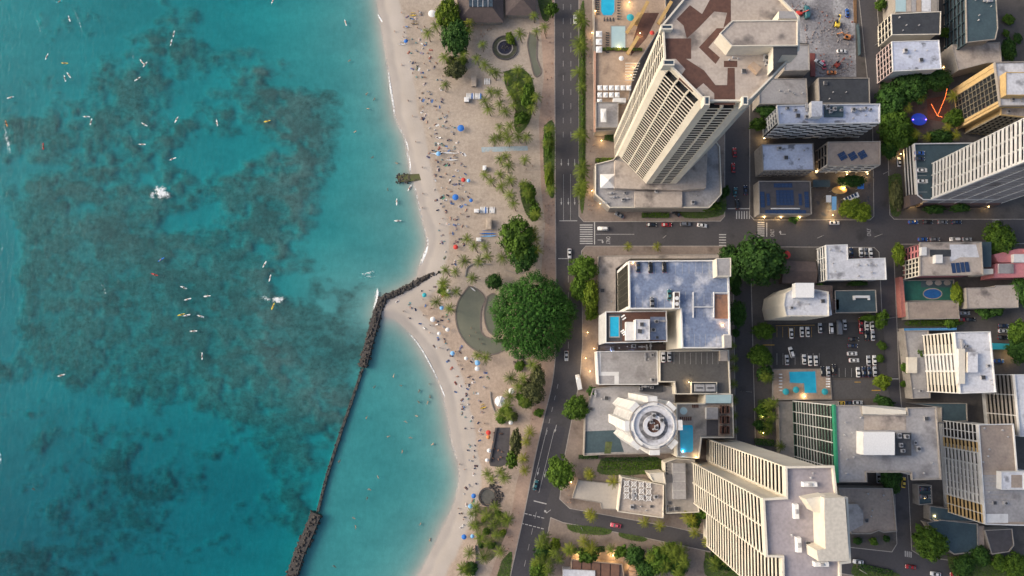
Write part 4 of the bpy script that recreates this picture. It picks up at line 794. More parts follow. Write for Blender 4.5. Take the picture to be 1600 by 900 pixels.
b = building('dark_gable_block', 'dark grey speckled roof with pale balconies facing the side street', [(1392, 22), (1470, 18), (1469, 54), (1393, 55)], 15, M['cream'], M['dark_roof'], par=.3, off=.9); facade(b, (1392, 22), (1393, 55), 4, 3, 'balcony', z0=2, d=.9, fin=.3, light=M['cream']); gear(b, rect(1400, 28, 1465, 50), 15, ['vent'] * 4, 3)
b = building('white_stained_block', 'white flat roof with black stains north of the dense tree grove', [(1393, 65), (1467, 63), (1471, 108), (1395, 112)], 17, M['white'], M['bluewhite_roof'], par=.3, off=.9); facade(b, (1393, 65), (1395, 112), 5, 5, 'balcony', z0=2, d=.9, fin=.35, light=mat('palepink', (.55, .43, .42), (.5, .4, .38), .3)); gear(b, rect(1400, 72, 1462, 102), 17, ['hatch', 'vent', 'vent', 'unit'], 5)
b = building('teal_terraced_block', 'dark teal roofed block with stepped glass terraces along its side', [(1508, -40), (1554, -40), (1559, 44), (1555, 62), (1510, 67)], 20, M['concrete'], M['teal_roof'], par=.4, off=1.2); facade(b, (1508, -40), (1510, 67), 6, 6, 'slab', z0=1, d=1.2, sh=.5, fin=.3, light=M['teal_roof'], dark=M['glassblue']); gear(b, rect(1522, 0, 1552, 45), 20, ['vent'] * 4 + ['duct'], 3)
b = building('tan_gravel_block', 'tan gravel flat roof behind the yellow hotel', [(1487, 70), (1562, 66), (1565, 97), (1540, 99), (1497, 110)], 12, M['concrete'], M['beige_roof'], par=.3)
# ---- centre block
b = building('white_corner_block', 'white L shaped flat roof with parking notch at the street corner', [(1290, 383), (1324, 382), (1325, 405), (1383, 403), (1385, 437), (1292, 438)], 12, M['white'], M['white_roof'], par=.4, off=.8); facade(b, (1290, 383), (1292, 438), 4, 3, 'slab', z0=1, d=.8, sh=1.0, fin=.3, dark=M['glassblue']); gear(b, rect(1295, 390, 1320, 430), 12, ['vent'] * 4, 3); gear(b, rect(1330, 408, 1380, 432), 12, ['vent'] * 6, 5)
b = building('brown_gable_house', 'dark brown low roof between the dense tree and white corner block', [(1221, 408), (1273, 410), (1275, 441), (1223, 442)], 5, M['brown_roof'], M['brown_roof'], par=0); w0, w1 = P(1222, 424, 5), P(1274, 425, 5)
q = MB(); A_, B_, C_, D_ = [P(x, y, 5) for x, y in ((1220, 407), (1274, 409), (1276, 442), (1222, 443))]; e_, f_ = P(1221, 424, 5), P(1275, 425, 5)
q.add([(*A_, 5.05), (*B_, 5.05), (*C_, 5.05), (*D_, 5.05), (*e_, 7), (*f_, 7)], [(0, 4, 5, 1), (4, 3, 2, 5), (0, 3, 4), (1, 5, 2)]); q.build('gable', M['brown_roof'], b.root)
rw = building('bow_front_block', 'white flat roof over a cream bowed wall beside the car park', [(1227, 458), (1243, 447), (1294, 456), (1295, 494), (1228, 494), (1224, 476)], 28, M['cream'], M['white_roof'], par=.5); rbox(rw, 'lift_house', rect(1243, 442, 1272, 465), 28, 32, M['white'], M['whitecloth']); facade(rw, (1228, 494), (1295, 494), 8, 7, 'window', z0=2, light=M['cream'], d=0)
rbox(rw, 'side_wing', [(1272, 455), (1296, 460), (1300, 492), (1294, 494), (1294, 470), (1272, 466)], GR, 26, M['white'], M['white_roof']); gear(rw, rect(1235, 470, 1288, 490), 28, ['vent', 'unit', 'vent', 'hatch'], 4)
b = building('brown_annex', 'brown roofed annex between the white bow front block and teal roof', [(1262, 446), (1300, 446), (1302, 494), (1262, 496)], 8, M['brown_roof'], M['brown_roof'], par=.3); rbox(b, 'rust_shed', rect(1301, 468, 1311, 484), GR, 7, mat('rustshed', (.16, .09, .07), (.12, .07, .06), .4))
b = building('teal_roof_block', 'low dark teal roof carrying one long white duct', [(1304, 454), (1368, 453), (1370, 488), (1305, 489)], 7, M['concrete'], M['teal_roof'], par=.4)
q = MB(); w = P(1345, 464, 7); q.box(w[0] - 3.6, w[0] + 3.6, w[1] - .6, w[1] + .6, 7, 8.4); q.box(w[0] - 4.2, w[0] - 3.2, w[1] - 1.6, w[1] + .6, 7, 8.0); q.box(w[0] + 3.2, w[0] + 4.2, w[1] - 1.6, w[1] + .6, 7, 8.0); q.build('white_duct', M['white'], b.root)
b = PT = building('pool_courtyard', 'tan tiled courtyard with bright L shaped swimming pool', [(1207, 577), (1282, 576), (1283, 588), (1298, 590), (1300, 624), (1207, 625)], .9, M['concrete'], M['deck'], par=.15); poolmesh(b, [(1233, 581), (1274, 580), (1276, 614), (1257, 614), (1256, 599), (1234, 598)], .9)
b = CP = building('car_park', 'dark asphalt car park full of cars beside the pool courtyard', [(1206, 506), (1380, 502), (1386, 590), (1298, 591), (1298, 575), (1207, 575)], .18, M['concrete'], mat('lotasphalt', (.048, .046, .047), (.036, .035, .036), .15), par=.0, cat='car park')
stalls(b, 1214, 511, 1268, 511, 7, 0, 16, .19, M['yellow_paint']); stalls(b, 1214, 552, 1280, 552, 8, 0, 18, .19); stalls(b, 1282, 575, 1350, 575, 8, 0, 14, .19); strip('painted_line', 1212, 509, 1273, 508, .2, .2, b.root, M['yellow_paint']); strip('painted_line', 1192, 539, 1210, 539, .5, .2, b.root, M['yellow_paint'])
b = building('grey_lot', 'grey paved back lot south of the car park', [(1299, 594), (1386, 593), (1390, 622), (1300, 624)], .2, M['concrete'], mat('greylot', (.10, .095, .095), (.085, .08, .08), .15), par=.0, cat='car park'); strip('painted_line', 1362, 610, 1376, 610, .5, .21, b.root, M['yellow_paint']); strip('painted_line', 1335, 597, 1345, 597, .4, .21, b.root, M['yellow_paint'])
b = building('brown_stained_block', 'brown stained flat roof with notched edge behind the slab tower', [(1310, 762), (1394, 763), (1401, 830), (1380, 832), (1372, 829), (1360, 834), (1330, 834), (1318, 800)], 8, M['concrete'], M['tan_roof'], par=.5); rbox(b, 'side_roof', [(1322, 788), (1340, 788), (1349, 800), (1349, 820), (1326, 832)], 8, 9.5, M['white'], M['grey_roof']); gear(b, rect(1352, 770, 1392, 820), 8, ['vent'] * 5 + ['hatch'], 3)
b = building('green_hotel_podium', 'pale podium roof at the foot of the green balcony hotel', [(1216, 628), (1310, 627), (1312, 720), (1218, 715)], 4, M['concrete'], M['concrete'], par=.5)
# ---- east block
pb_ = building('pink_block', 'pink walled block with stained roof and small blue solar rows', [(1437, 379), (1533, 378), (1536, 430), (1437, 431)], 16, M['pinkwall'], M['beige_roof'], par=.5, off=1.1, parmat=M['concrete'])
facade(pb_, (1437, 379), (1437, 401), 5, 2, 'window', z0=1, light=M['pinkwall'], d=1.1); facade(pb_, (1437, 401), (1437, 431), 5, 4, 'slab', z0=1, d=1.1, sh=.7, fin=.4, light=M['cream'], dark=M['shaded_balfloor']); patch(pb_, 'white_patch', [(1484, 382), (1525, 382), (1530, 402), (1500, 402), (1484, 410)], 16, M['white_roof'], .02); patch(pb_, 'dark_patch', rect(1453, 390, 1486, 401), 16, M['dark_roof'], .03)
rbox(pb_, 'roof_block', rect(1440, 386, 1448, 399), 16, 18, M['white']); rbox(pb_, 'roof_block', rect(1462, 398, 1473, 411), 16, 18.5, M['white']); panels(pb_, 1500, 418, 16, 4, 1, 1.9, 5.0, 0.08, .4)
rbox(pb_, 'side_block', rect(1534, 378, 1549, 417), GR, 12, M['concrete'], M['teal_roof']); rbox(pb_, 'side_block', rect(1537, 420, 1552, 428), GR, 12, M['cream'])
b = building('pink_wing', 'pink rendered wing with grey roof panels east of the pink block', [(1556, 412), (1660, 410), (1660, 432), (1552, 434)], 10, M['pinkwall'], M['pinkwall'], par=.3); rbox(b, 'roof_panel', rect(1561, 412, 1584, 427), 10, 11, M['white'], M['grey_roof']); b = building('pink_curved_house', 'pink curved building beside a round tree', [(1552, 398), (1590, 389), (1600, 389), (1600, 410), (1560, 410)], 9, M['pinkwall'], M['pinkwall'], par=.4); rbox(b, 'roof_block', rect(1584, 397, 1612, 410), 9, 11, M['white'])
b = building('court_pool_yard', 'green walled yard with small dark blue oval pool', [(1411, 438), (1490, 437), (1490, 470), (1412, 471)], .8, M['concrete'], mat('greenyard', (.02, .12, .09), (.018, .09, .075), .3), par=.4); poolmesh(b, oval(1457, 459, 14, 7.5), .8, M['pooldark']); patch(b, 'yard_floor', [(1439, 438), (1489, 438), (1489, 449), (1439, 449)], .8, M['teal_roof'], .02)
for x in (1452, 1466, 1480): poolmesh(b, oval(x, 442, 4, 2.6, 12), .95, M['concrete'])
b = building('pink_strip_wall', 'narrow pink roofed passage beside the small oval pool', [(1405, 433), (1410, 433), (1416, 494), (1409, 496)], 4, M['pinkpave'], M['pinkpave'], par=.2)
b = building('tan_long_roof', 'long tan flat roof south of the oval pool', [(1417, 472), (1497, 470), (1499, 498), (1419, 499)], 6, M['concrete'], M['tan_roof'], par=.3); b = building('tan_back_roof', 'pale brown flat roof next to the row of hedges', [(1509, 450), (1553, 449), (1555, 446), (1590, 445), (1591, 481), (1511, 482)], 8, M['concrete'], M['beige_roof'], par=.3)
b = building('blue_strip_roof', 'narrow bright blue roof strip beside the ribbed tower', [(1412, 513), (1495, 512), (1495, 516), (1413, 517)], 5, M['concrete'], mat('brightblue', (.08, .26, .48), (.06, .2, .4), .4), par=0)
b = building('teal_canopy', 'small bright teal canopy beside parked cars', [(1551, 536), (1579, 537), (1579, 546), (1552, 546)], 3.5, M['tealcloth'], M['tealcloth'], par=0)
b = building('teal_court_roof', 'dark teal sunken court south of the brown roof tower', [(1447, 816), (1470, 812), (1527, 818), (1528, 862), (1490, 866), (1470, 850)], 5, M['concrete'], M['teal_roof'], par=.6); b = building('grey_gable_house', 'small blue grey roof with chamfered corner near hedges', [(1538, 828), (1581, 826), (1584, 852), (1576, 862), (1549, 866)], 6, M['concrete'], M['slate'], par=.4); rbox(b, 'porch', rect(1527, 822, 1538, 862), GR, 5, M['tan_roof'])
b = LD = building('low_car_deck', 'small blue deck with two cars beside the brown roof tower', [(1434, 758), (1455, 758), (1456, 787), (1435, 789)], 5, M['concrete'], M['teal_roof'], par=.5); b = building('lit_entrance_roof', 'low grey roof with lamp beside the brown roof tower', [(1452, 790), (1500, 797), (1530, 815), (1452, 813)], 5, M['concrete'], M['teal_roof'], par=.4)
# ---- beach pavilions
def hip(name, label, px, z0, z1, ridge, m):
    c = P(*[sum(q[i] for q in px) / 4 for i in (0, 1)]); rt = empty(name, (c[0], c[1], 0.06), label, 'pavilion'); q = MB(); poly = PP(px, z0); rg = [P(*k, z1) for k in ridge]
    q.add([(*p, z0) for p in poly] + [(*p, z1) for p in rg], [(0, 1, 5, 4), (1, 2, 5), (2, 3, 4, 5), (3, 0, 4)]); q.build('roof', m, rt)
    q = MB(); q.prism(offset(ccw(poly), 1.2), 0.06, z0 - .05); q.build('wall', M['concrete'], rt); return rt
pv = hip('beach_pavilion', 'dark brown hipped pavilion roof with glazed skylight', [(712, -50), (786, -50), (787, 35), (716, 35)], 5, 9, [(734, -30), (768, -30)] and [(735, 10), (768, 10)], M['brown_roof'])
q = MB(); q.prism(PP(rect(733, -25, 770, 11), 8.8), 8.2, 9.3); q.build('skylight', M['glassblue'], pv)
for k in range(4):
    q = MB(); q.prism(PP(rect(738 + k * 8, -25, 739 + k * 8, 11), 9.35), 9.28, 9.4); q.build('skylight_bar', M['metal'], pv)
pv = hip('beach_pavilion', 'smaller dark brown hipped roof next to a paved yard', [(789, -30), (838, -30), (838, 24), (790, 24)], 5, 8, [(812, -10), (816, -2)], M['brown_roof'])
# ------------------------------------------------------------------ vegetation
def leaves_mesh(name, cen, nrm, size, tint, m, two=True):
    """one bent leaf spray (two triangles each side of a rib) per point"""
    n = len(cen); r = RNG
    up = r.normal(size=(n, 3)); t = np.cross(nrm, up); t /= np.linalg.norm(t, axis=1)[:, None] + 1e-9; b = np.cross(nrm, t)
    s = size[:, None]
    v = np.stack([cen - t * s, cen - b * s * .62 + nrm * s * .12, cen + t * s, cen + b * s * .62 + nrm * s * .12], 1).reshape(-1, 3)
    me = bpy.data.meshes.new(name); me.vertices.add(4 * n); me.vertices.foreach_set('co', v.ravel().astype(np.float32))
    me.loops.add(4 * n); me.loops.foreach_set('vertex_index', np.arange(4 * n, dtype=np.int32)); me.polygons.add(n); me.polygons.foreach_set('loop_start', np.arange(0, 4 * n, 4, dtype=np.int32)); me.update(calc_edges=True)
    a = me.attributes.new('tint', 'FLOAT', 'POINT'); a.data.foreach_set('value', np.repeat(tint, 4).astype(np.float32)); me.materials.append(m); return me
def crown_mesh(name, nclump, per, leaf, m, flat=0.62, lump=0.28, seed=1, radial=False):
    """unit crown: leaf clumps spread over an uneven dome, a few deeper inside"""
    g = np.random.default_rng(seed); k = np.arange(nclump) + .5
    ph = np.arccos(1 - 1.25 * k / nclump); th = math.pi * (1 + 5 ** .5) * k
    d = np.stack([np.cos(th) * np.sin(ph), np.sin(th) * np.sin(ph), np.cos(ph)], 1); d += g.normal(0, .10, d.shape)
    rr = g.uniform(.66, .96, nclump) * (1 + .10 * np.sin(3 * th + seed) * np.sin(ph))
    cc = d * rr[:, None]; inner = g.normal(0, .34, (nclump // 4, 3)); cc = np.concatenate([cc, inner]); n = len(cc)
    cr = g.uniform(.7, 1.25, n) * lump; ct = g.uniform(0, .55, n)
    c = np.repeat(cc, per, 0); cd = g.normal(size=c.shape); cd /= np.linalg.norm(cd, axis=1)[:, None]; cd[:, 2] = np.abs(cd[:, 2]) * .9 + cd[:, 2] * .1
    pos = c + cd * np.repeat(cr, per)[:, None] * g.uniform(.55, 1, len(c))[:, None]
    nr = cd + .5 * c + g.normal(0, .45, c.shape); nr /= np.linalg.norm(nr, axis=1)[:, None]
    tint = np.repeat(ct, per) + g.uniform(0, .35, len(c)); pos[:, 2] = pos[:, 2] * flat
    return leaves_mesh(name, pos, nr, leaf * g.uniform(.7, 1.3, len(c)), tint, m)
LG = dict(dark=leafmat('leaf_dark', (0.008, 0.028, 0.007), (0.050, 0.120, 0.020)), mid=leafmat('leaf_mid', (0.016, 0.042, 0.006), (0.095, 0.175, 0.018)), bright=leafmat('leaf_bright', (0.030, 0.066, 0.006), (0.170, 0.235, 0.020)),
          banyan=leafmat('leaf_banyan', (0.007, 0.028, 0.006), (0.050, 0.145, 0.020)), palm=leafmat('leaf_palm', (0.012, 0.030, 0.004), (0.135, 0.180, 0.020)), palmyellow=leafmat('leaf_palm_yellow', (0.045, 0.065, 0.006), (0.22, 0.225, 0.022)), olive=leafmat('leaf_olive', (0.035, 0.045, 0.018), (0.11, 0.12, 0.045)))
def trunk_mesh(h, r, limbs, seed, spread=.5):
    g = random.Random(seed); mb = MB(); mb.cyl(0, 0, 0, h * .55, r * 1.35, r * .8, 9)
    for k in range(limbs):
        a = 2 * math.pi * k / limbs + g.uniform(-.3, .3); e = spread * h * g.uniform(.7, 1.1)
        mb.cyl(0, 0, h * .48, h * g.uniform(.85, 1.05), r * .6, r * .16, 6, 0, math.cos(a) * e, math.sin(a) * e)
    return mb.mesh('trunk', M['trunk'])
CROWN = {}
for k in ('dark', 'mid', 'bright', 'olive'):
    for v in range(3): CROWN[(k, v, 'L')] = crown_mesh('crown', 110, 30, .085, LG[k], seed=10 + v, lump=.24); CROWN[(k, v, 'S')] = crown_mesh('crown', 40, 24, .16, LG[k], seed=20 + v, lump=.34)
TRUNKS = [trunk_mesh(1, .055, 5, k) for k in range(3)]
_tn = [0]
def tree(px, py, rx, ry, kind='mid', h=None, label='', name='tree', group=None, zc=None):
    """crown centre given in the photo, radii in photo pixels"""
    r = (rx + ry) / 2 * MPX; h = h or min(15, 3.5 + r * 1.05); k = _tn[0]; _tn[0] += 1
    zt = h * .62; w = P(px, py, zt); g = random.Random(k)
    rt = empty(name, (w[0], w[1], GR), label, 'tree' if name == 'tree' else name.split('_')[-1], group)
    fl = max(h - zt, r * .5)
    c = link('crown', CROWN[(kind, k % 3, 'L' if r > 4 else 'S')], rt, (0, 0, zt - GR), g.uniform(-.4, .4) + (0 if abs(rx - ry) > 5 else g.uniform(0, 6)), (rx * MPX * .98 * (H - zt) / H, ry * MPX * .98 * (H - zt) / H, fl * 1.35))
    if abs(rx - ry) > 5: c.rotation_euler.z = 0
    link('trunk', TRUNKS[k % 3], rt, (0, 0, 0), g.uniform(0, 6), (h * .9, h * .9, zt * 1.15)); return rt
# the giant banyan
ban = empty('banyan_tree', (*P(833, 495, 8), GR), 'giant round banyan tree overhanging the avenue beside the pond', 'tree')
g = np.random.default_rng(4); NB = 430; k = np.arange(NB) + .5; ph = np.arccos(1 - 1.12 * k / NB); th = math.pi * (1 + 5 ** .5) * k
Rb = 66 * MPX * .955; rim = 1 + .05 * np.sin(5 * th + 1) + .035 * np.sin(9 * th)
cc = np.stack([np.cos(th) * np.sin(ph) * Rb * rim, np.sin(th) * np.sin(ph) * Rb * rim * 1.03, np.cos(ph) * 10.5], 1) * g.uniform(.86, 1.0, NB)[:, None]; cc[:, 2] += 5.5
per = 46; ct = g.uniform(0, .5, NB); c3 = np.repeat(cc, per, 0); rad_dir = c3 / (np.linalg.norm(c3, axis=1)[:, None] + 1e-6)
cd = g.normal(size=c3.shape); cd /= np.linalg.norm(cd, axis=1)[:, None]; cd[:, 2] = np.abs(cd[:, 2])
tt_ = g.uniform(-1, 1, len(c3))[:, None] * 1.5                    # sprays stretch away from the middle of the crown
pos = c3 + cd * np.repeat(g.uniform(.8, 1.5, NB), per)[:, None] + rad_dir * tt_ * np.array([1, 1, .3])
nr = cd + .6 * rad_dir + g.normal(0, .35, c3.shape); nr /= np.linalg.norm(nr, axis=1)[:, None]
link('crown', leaves_mesh('crown', pos, nr, .42 * g.uniform(.7, 1.3, len(c3)), np.repeat(ct, per) + g.uniform(0, .35, len(c3)), LG['banyan']), ban)
inn = g.normal(0, 1, (2600, 3)); inn /= np.linalg.norm(inn, axis=1)[:, None]; inn *= np.array([Rb * .8, Rb * .8, 8.0]); inn[:, 2] = np.abs(inn[:, 2]) + 4
link('inner_leaves', leaves_mesh('inner_leaves', inn, inn / (np.linalg.norm(inn, axis=1)[:, None]), np.full(2600, 1.1), g.uniform(0, .3, 2600), LG['banyan']), ban)
mb = MB()
for k in range(9):
    a = k * .7; mb.cyl(math.cos(a) * .9, math.sin(a) * .9, 0, 7, .9, .5, 8)
for k in range(12):
    a = k * .52; e = 8 + (k % 3) * 3; mb.cyl(0, 0, 5, 10 + k % 3, .7, .2, 7, 0, math.cos(a) * e, math.sin(a) * e); mb.cyl(math.cos(a) * e * .7, math.sin(a) * e * .7, 0, 8, .18, .15, 6)
link('trunk', mb.mesh('trunk', M['trunk']), ban)
G_B, G_S, G_E = 'round trees on the beach park', 'street trees along the avenue', 'trees between the hotels'
TREES = [
    (700, 22, 20, 26, 'bright', 'bright green dense tree beside the brown pavilion', G_B), (712, 58, 23, 30, 'dark', 'dark green tree touching the brown pavilion roof', G_B),
    (808, 372, 27, 33, 'mid', 'large domed tree standing north of the giant banyan', G_B), (818, 400, 22, 24, 'dark', 'dark lower tree between the domed tree and banyan', G_B), (772, 440, 13, 12, 'dark', 'small dark tree beside the curved seat wall', G_B),
    (912, 420, 20, 22, 'mid', 'broad street tree at the crossing beside the stained terrace', G_S), (905, 450, 14, 20, 'mid', 'street tree south of the crossing with ragged crown', G_S), (922, 462, 13, 26, 'bright', 'yellowish tall street tree beside the stained terrace', G_S), (925, 490, 8, 12, 'bright', 'small yellowish street tree beside the rooftop pool hotel', G_S),
    (900, 638, 18, 19, 'mid', 'round street tree beside the avenue by the round tower', G_S), (926, 612, 8, 8, 'dark', 'small round tree at the corner of the round tower podium', G_S), (875, 738, 21, 23, 'mid', 'neat round tree where the side road leaves the avenue', G_S),
    (840, 590, 12, 18, 'olive', 'grey green tree beside the parked bicycles', G_B), (832, 612, 15, 20, 'olive', 'grey green spreading tree south of the bicycles', G_B), (820, 625, 12, 14, 'mid', 'bushy tree close to the white round tent', G_B),
    (806, 690, 9, 18, 'olive', 'narrow olive tree along the slate terrace', G_B), (800, 718, 8, 14, 'mid', 'small dark tree at the end of the slate terrace', G_B), (712, 110, 15, 17, 'olive', 'pale green tree among palms north of the board racks', G_B),
    (825, 150, 12, 22, 'mid', 'bushy tree in the middle of the long lawn', G_B), (815, 185, 9, 12, 'mid', 'small tree at the southern tip of the long lawn', G_B), (828, 302, 10, 16, 'mid', 'bushy tree on the small southern lawn', G_B), (836, 330, 8, 14, 'mid', 'slim tree at the tip of the small southern lawn', G_B),
    (1187, 408, 37, 40, 'dark', 'huge dark tree at the street corner with dense crown', G_E), (1140, 398, 16, 15, 'dark', 'dark tree beside the stair tower of the parking building', G_E), (1148, 432, 10, 22, 'dark', 'narrow dark tree along the side street wall', G_E), (1152, 490, 13, 20, 'dark', 'dark street tree east of the U shaped parking building', G_E),
    (1193, 517, 18, 12, 'mid', 'low tree at the entrance of the car park', G_E), (1188, 556, 16, 18, 'mid', 'round tree beside the pool courtyard wall', G_E), (1194, 583, 12, 10, 'dark', 'small dark tree at the pool courtyard corner', G_E), (1327, 325, 14, 18, 'bright', 'lamp lit yellowish tree beside the restaurant lights', G_E), (1345, 332, 15, 16, 'bright', 'yellow green tree at the restaurant corner', G_E), (1330, 283, 22, 9, 'dark', 'dark tree behind the restaurant lights', G_E),
    (1392, 160, 24, 30, 'dark', 'dense dark tree at the west of the grove', G_E), (1425, 135, 26, 26, 'dark', 'dense dark tree south of the white stained block', G_E), (1460, 125, 26, 18, 'dark', 'dark tree under the yellow hotel in the grove', G_E), (1398, 200, 26, 32, 'mid', 'bushy tree at the middle of the grove', G_E), (1390, 232, 14, 16, 'dark', 'small dark tree at the foot of the grove', G_E), (1416, 212, 16, 18, 'mid', 'bushy tree beside the blue court in the grove', G_E), (1470, 214, 24, 12, 'dark', 'dark tree north of the parking podium', G_E), (1490, 185, 14, 16, 'mid', 'tree beside the red string lights', G_E),
    (1560, 372, 25, 24, 'mid', 'round tree at the corner by the pink curved building', G_E), (1594, 455, 16, 22, 'dark', 'dark tree east of the pale brown roof', G_E), (1594, 520, 20, 18, 'mid', 'bushy tree north of the lit yard', G_E), (1592, 548, 18, 18, 'dark', 'dark tree beside the lit yard', G_E),
    (1378, 597, 12, 11, 'bright', 'bright little tree at the car park corner', G_E), (1377, 500, 9, 14, 'mid', 'small tree by the car park exit', G_E), (1381, 628, 14, 9, 'dark', 'low dark tree beside the green balcony hotel', G_E), (1392, 745, 16, 22, 'dark', 'dark tree in the gap south of the green balcony hotel', G_E),
    (1452, 848, 23, 26, 'mid', 'large round tree west of the teal court', G_E), (1532, 868, 15, 13, 'dark', 'dark round bush tree by the small grey roof', G_E), (1560, 878, 12, 10, 'mid', 'small round tree between the bottom gardens', G_E), (1588, 884, 18, 18, 'mid', 'bushy garden tree by the chamfered roof', G_E), (1505, 885, 18, 14, 'dark', 'low dark tree in the southern garden', G_E),
    (1404, 397, 10, 17, 'bright', 'bright tree at the corner of the pink block', G_E), (1494, 460, 9, 17, 'bright', 'yellow green tree beside the oval pool yard', G_E), (1535, 487, 12, 8, 'dark', 'clipped dark tree south of the pale brown roof', G_E), (1556, 485, 13, 9, 'dark', 'clipped round tree ending the hedge row', G_E), (1486, 505, 10, 8, 'mid', 'small tree beside the long tan roof', G_E),
    (992, 868, 15, 14, 'dark', 'dark round tree beside the brown roofed restaurant', G_E), (1030, 875, 20, 18, 'mid', 'bushy tree in the garden south of the side road', G_E), (1010, 890, 16, 14, 'dark', 'low dark tree among garden palms', G_E), (920, 868, 14, 10, 'mid', 'low tree edging the orange lit terrace', G_E), (1200, 172, 14, 18, 'dark', 'dark tree in the shade of the octagonal tower', G_E), (1185, 195, 10, 14, 'mid', 'small tree west of the zigzag hotel', G_E),
    (1500, 325, 14, 7, 'dark', 'low shrub tree along the reddish roof strip', G_E), (1460, 327, 18, 7, 'dark', 'long low shrub before the parking podium lobby', G_E), (1400, 305, 10, 22, 'olive', 'reddish green shrub tree west of the parking podium', G_E), (1110, 322, 16, 8, 'mid', 'low shrub at the angled podium corner', G_E), (1133, 300, 6, 10, 'dark', 'narrow dark shrub east of the podium', G_E), (1375, 8, 10, 8, 'mid', 'small tree between the site and side street', G_E), (1400, 57, 14, 7, 'mid', 'small bush between the dark and white roofs', G_E), (1475, 52, 8, 8, 'mid', 'small bush east of the dark speckled roof', G_E), (1575, 78, 12, 18, 'dark', 'dark bush east of the tan gravel roof', G_E),
    (1435, 552, 7, 10, 'mid', 'small tree on the ribbed tower podium', G_E), (1413, 575, 5, 8, 'mid', 'tiny tree at the ribbed tower kerb', G_E), (1570, 425, 6, 5, 'mid', 'tiny bush on the pink wing', G_E), (862, 15, 9, 12, 'mid', 'small tree by the avenue next to the stream', G_B), (857, 225, 8, 24, 'mid', 'long bush on the roadside lawn', G_B), (858, 275, 7, 20, 'bright', 'bright bush at the south end of the roadside lawn', G_B)]
for (x, y, rx, ry, kd, lb, gp) in TREES: tree(x, y, rx, ry, kd, None, lb, 'tree', gp)
# hedges
def hedge(x0, y0, x1, y1, wpx, hm, label, kind='dark', z0=GR):
    a = Vector(P(x0, y0, hm)); b = Vector(P(x1, y1, hm)); l = (b - a).length; w = wpx * MPX; n = max(60, int(l * w * 14)); g = np.random.default_rng(int(x0 + y0))
    rt = empty('hedge', ((a.x + b.x) / 2, (a.y + b.y) / 2, z0), label, 'hedge', None, math.atan2(b.y - a.y, b.x - a.x))
    pos = np.stack([g.uniform(-l / 2, l / 2, n), g.uniform(-w / 2, w / 2, n), hm * g.uniform(.2, 1, n) ** .5], 1); nr = g.normal(0, .5, (n, 3)); nr[:, 2] += 1; nr /= np.linalg.norm(nr, axis=1)[:, None]
    link('foliage', leaves_mesh('foliage', pos, nr, g.uniform(.22, .42, n), g.uniform(0, .8, n), LG[kind]), rt)
    mb = MB(); mb.box(-l / 2 + .1, l / 2 - .1, -w / 2 + .1, w / 2 - .1, 0, hm * .55); link('branches', mb.mesh('branches', M['brown_roof']), rt)
for a in [(940, 718, 1028, 717, 5, 2, 'clipped hedge along the north of the square garden', 'dark'), (940, 728, 1028, 727, 10, 1.2, 'broad clipped hedge bed inside the square garden', 'mid'), (904, 714, 935, 714, 6, 2, 'dark hedge beside the square garden entrance', 'dark'), (932, 85, 1000, 86, 5, 1.5, 'lit low hedge edging the hotel pool deck', 'bright', 7), (930, 250, 960, 250, 8, 1.6, 'lit hedge north of the angled podium', 'bright'), (945, 212, 962, 216, 12, 1.6, 'hedge beside the round brown patio', 'dark'), (1003, 336, 1046, 336, 8, 1.4, 'clipped hedge island before the hotel entrance', 'mid'), (1185, 650, 1203, 650, 22, 1.6, 'hedge block along the lamp lit garden strip', 'dark'), (1180, 690, 1210, 692, 10, 1.6, 'hedge at the foot of the green balcony hotel', 'dark'), (1110, 868, 1190, 890, 16, 1.6, 'dark hedge under palms south of the slab tower', 'dark'), (885, 862, 945, 858, 8, 1.6, 'hedge around the orange lit terrace', 'dark'), (1420, 504, 1495, 504, 6, 1.5, 'hedge strip south of the long tan roof', 'mid'), (1340, 884, 1395, 896, 8, 1.2, 'hedge by the southern road verge', 'dark'), (1380, 120, 1380, 225, 8, 2, 'hedge along the pavement of the grove', 'dark'), (910, 30, 910, 300, 3, 1.0, 'thin planted strip along the avenue pavement', 'mid')]: hedge(*a)
# ---- palms
def palm_meshes(seed, nf=15, L=3.4, m='palm'):
    g = random.Random(seed); V = []; F = []; T = []
    for k in range(nf):
        a = 2 * math.pi * k / nf + g.uniform(-.2, .2); up = g.uniform(-.05, .75); Lk = L * g.uniform(.82, 1.1); t0 = g.uniform(0, .7); seg = 9
        ca, sa = math.cos(a), math.sin(a); rib = []
        for i in range(seg + 1):
            t = i / seg; rib.append((ca * Lk * t * (1 - .1 * up), sa * Lk * t * (1 - .1 * up), Lk * (up * t - (.55 + .35 * up) * t * t)))
        for i in range(1, seg + 1):
            for s in (-1, 1):
                p = rib[i - 1]; q = rib[i]; wl = .70 * math.sin(math.pi * min(1, .18 + .82 * i / (seg + 1))) + .08
                e = (p[0] + (q[0] - p[0]) * 1.5 - sa * s * wl, p[1] + (q[1] - p[1]) * 1.5 + ca * s * wl, q[2] - .28 * wl)
                n0 = len(V); mid = tuple((p[j] + q[j]) / 2 for j in range(3)); V += [p, mid, e]; F.append((n0, n0 + 1, n0 + 2)); T += [t0 + g.uniform(0, .3)] * 3
        for i in range(seg):
            p, q = rib[i], rib[i + 1]; n0 = len(V); w = .07; V += [(p[0] - sa * w, p[1] + ca * w, p[2]), (p[0] + sa * w, p[1] - ca * w, p[2]), (q[0] + sa * w, q[1] - ca * w, q[2]), (q[0] - sa * w, q[1] + ca * w, q[2])]; F.append((n0, n0 + 1, n0 + 2, n0 + 3)); T += [min(1, t0 + .25)] * 4
    me = newmesh('crown', V, F, LG[m]); at = me.attributes.new('tint', 'FLOAT', 'POINT'); at.data.foreach_set('value', T); return me
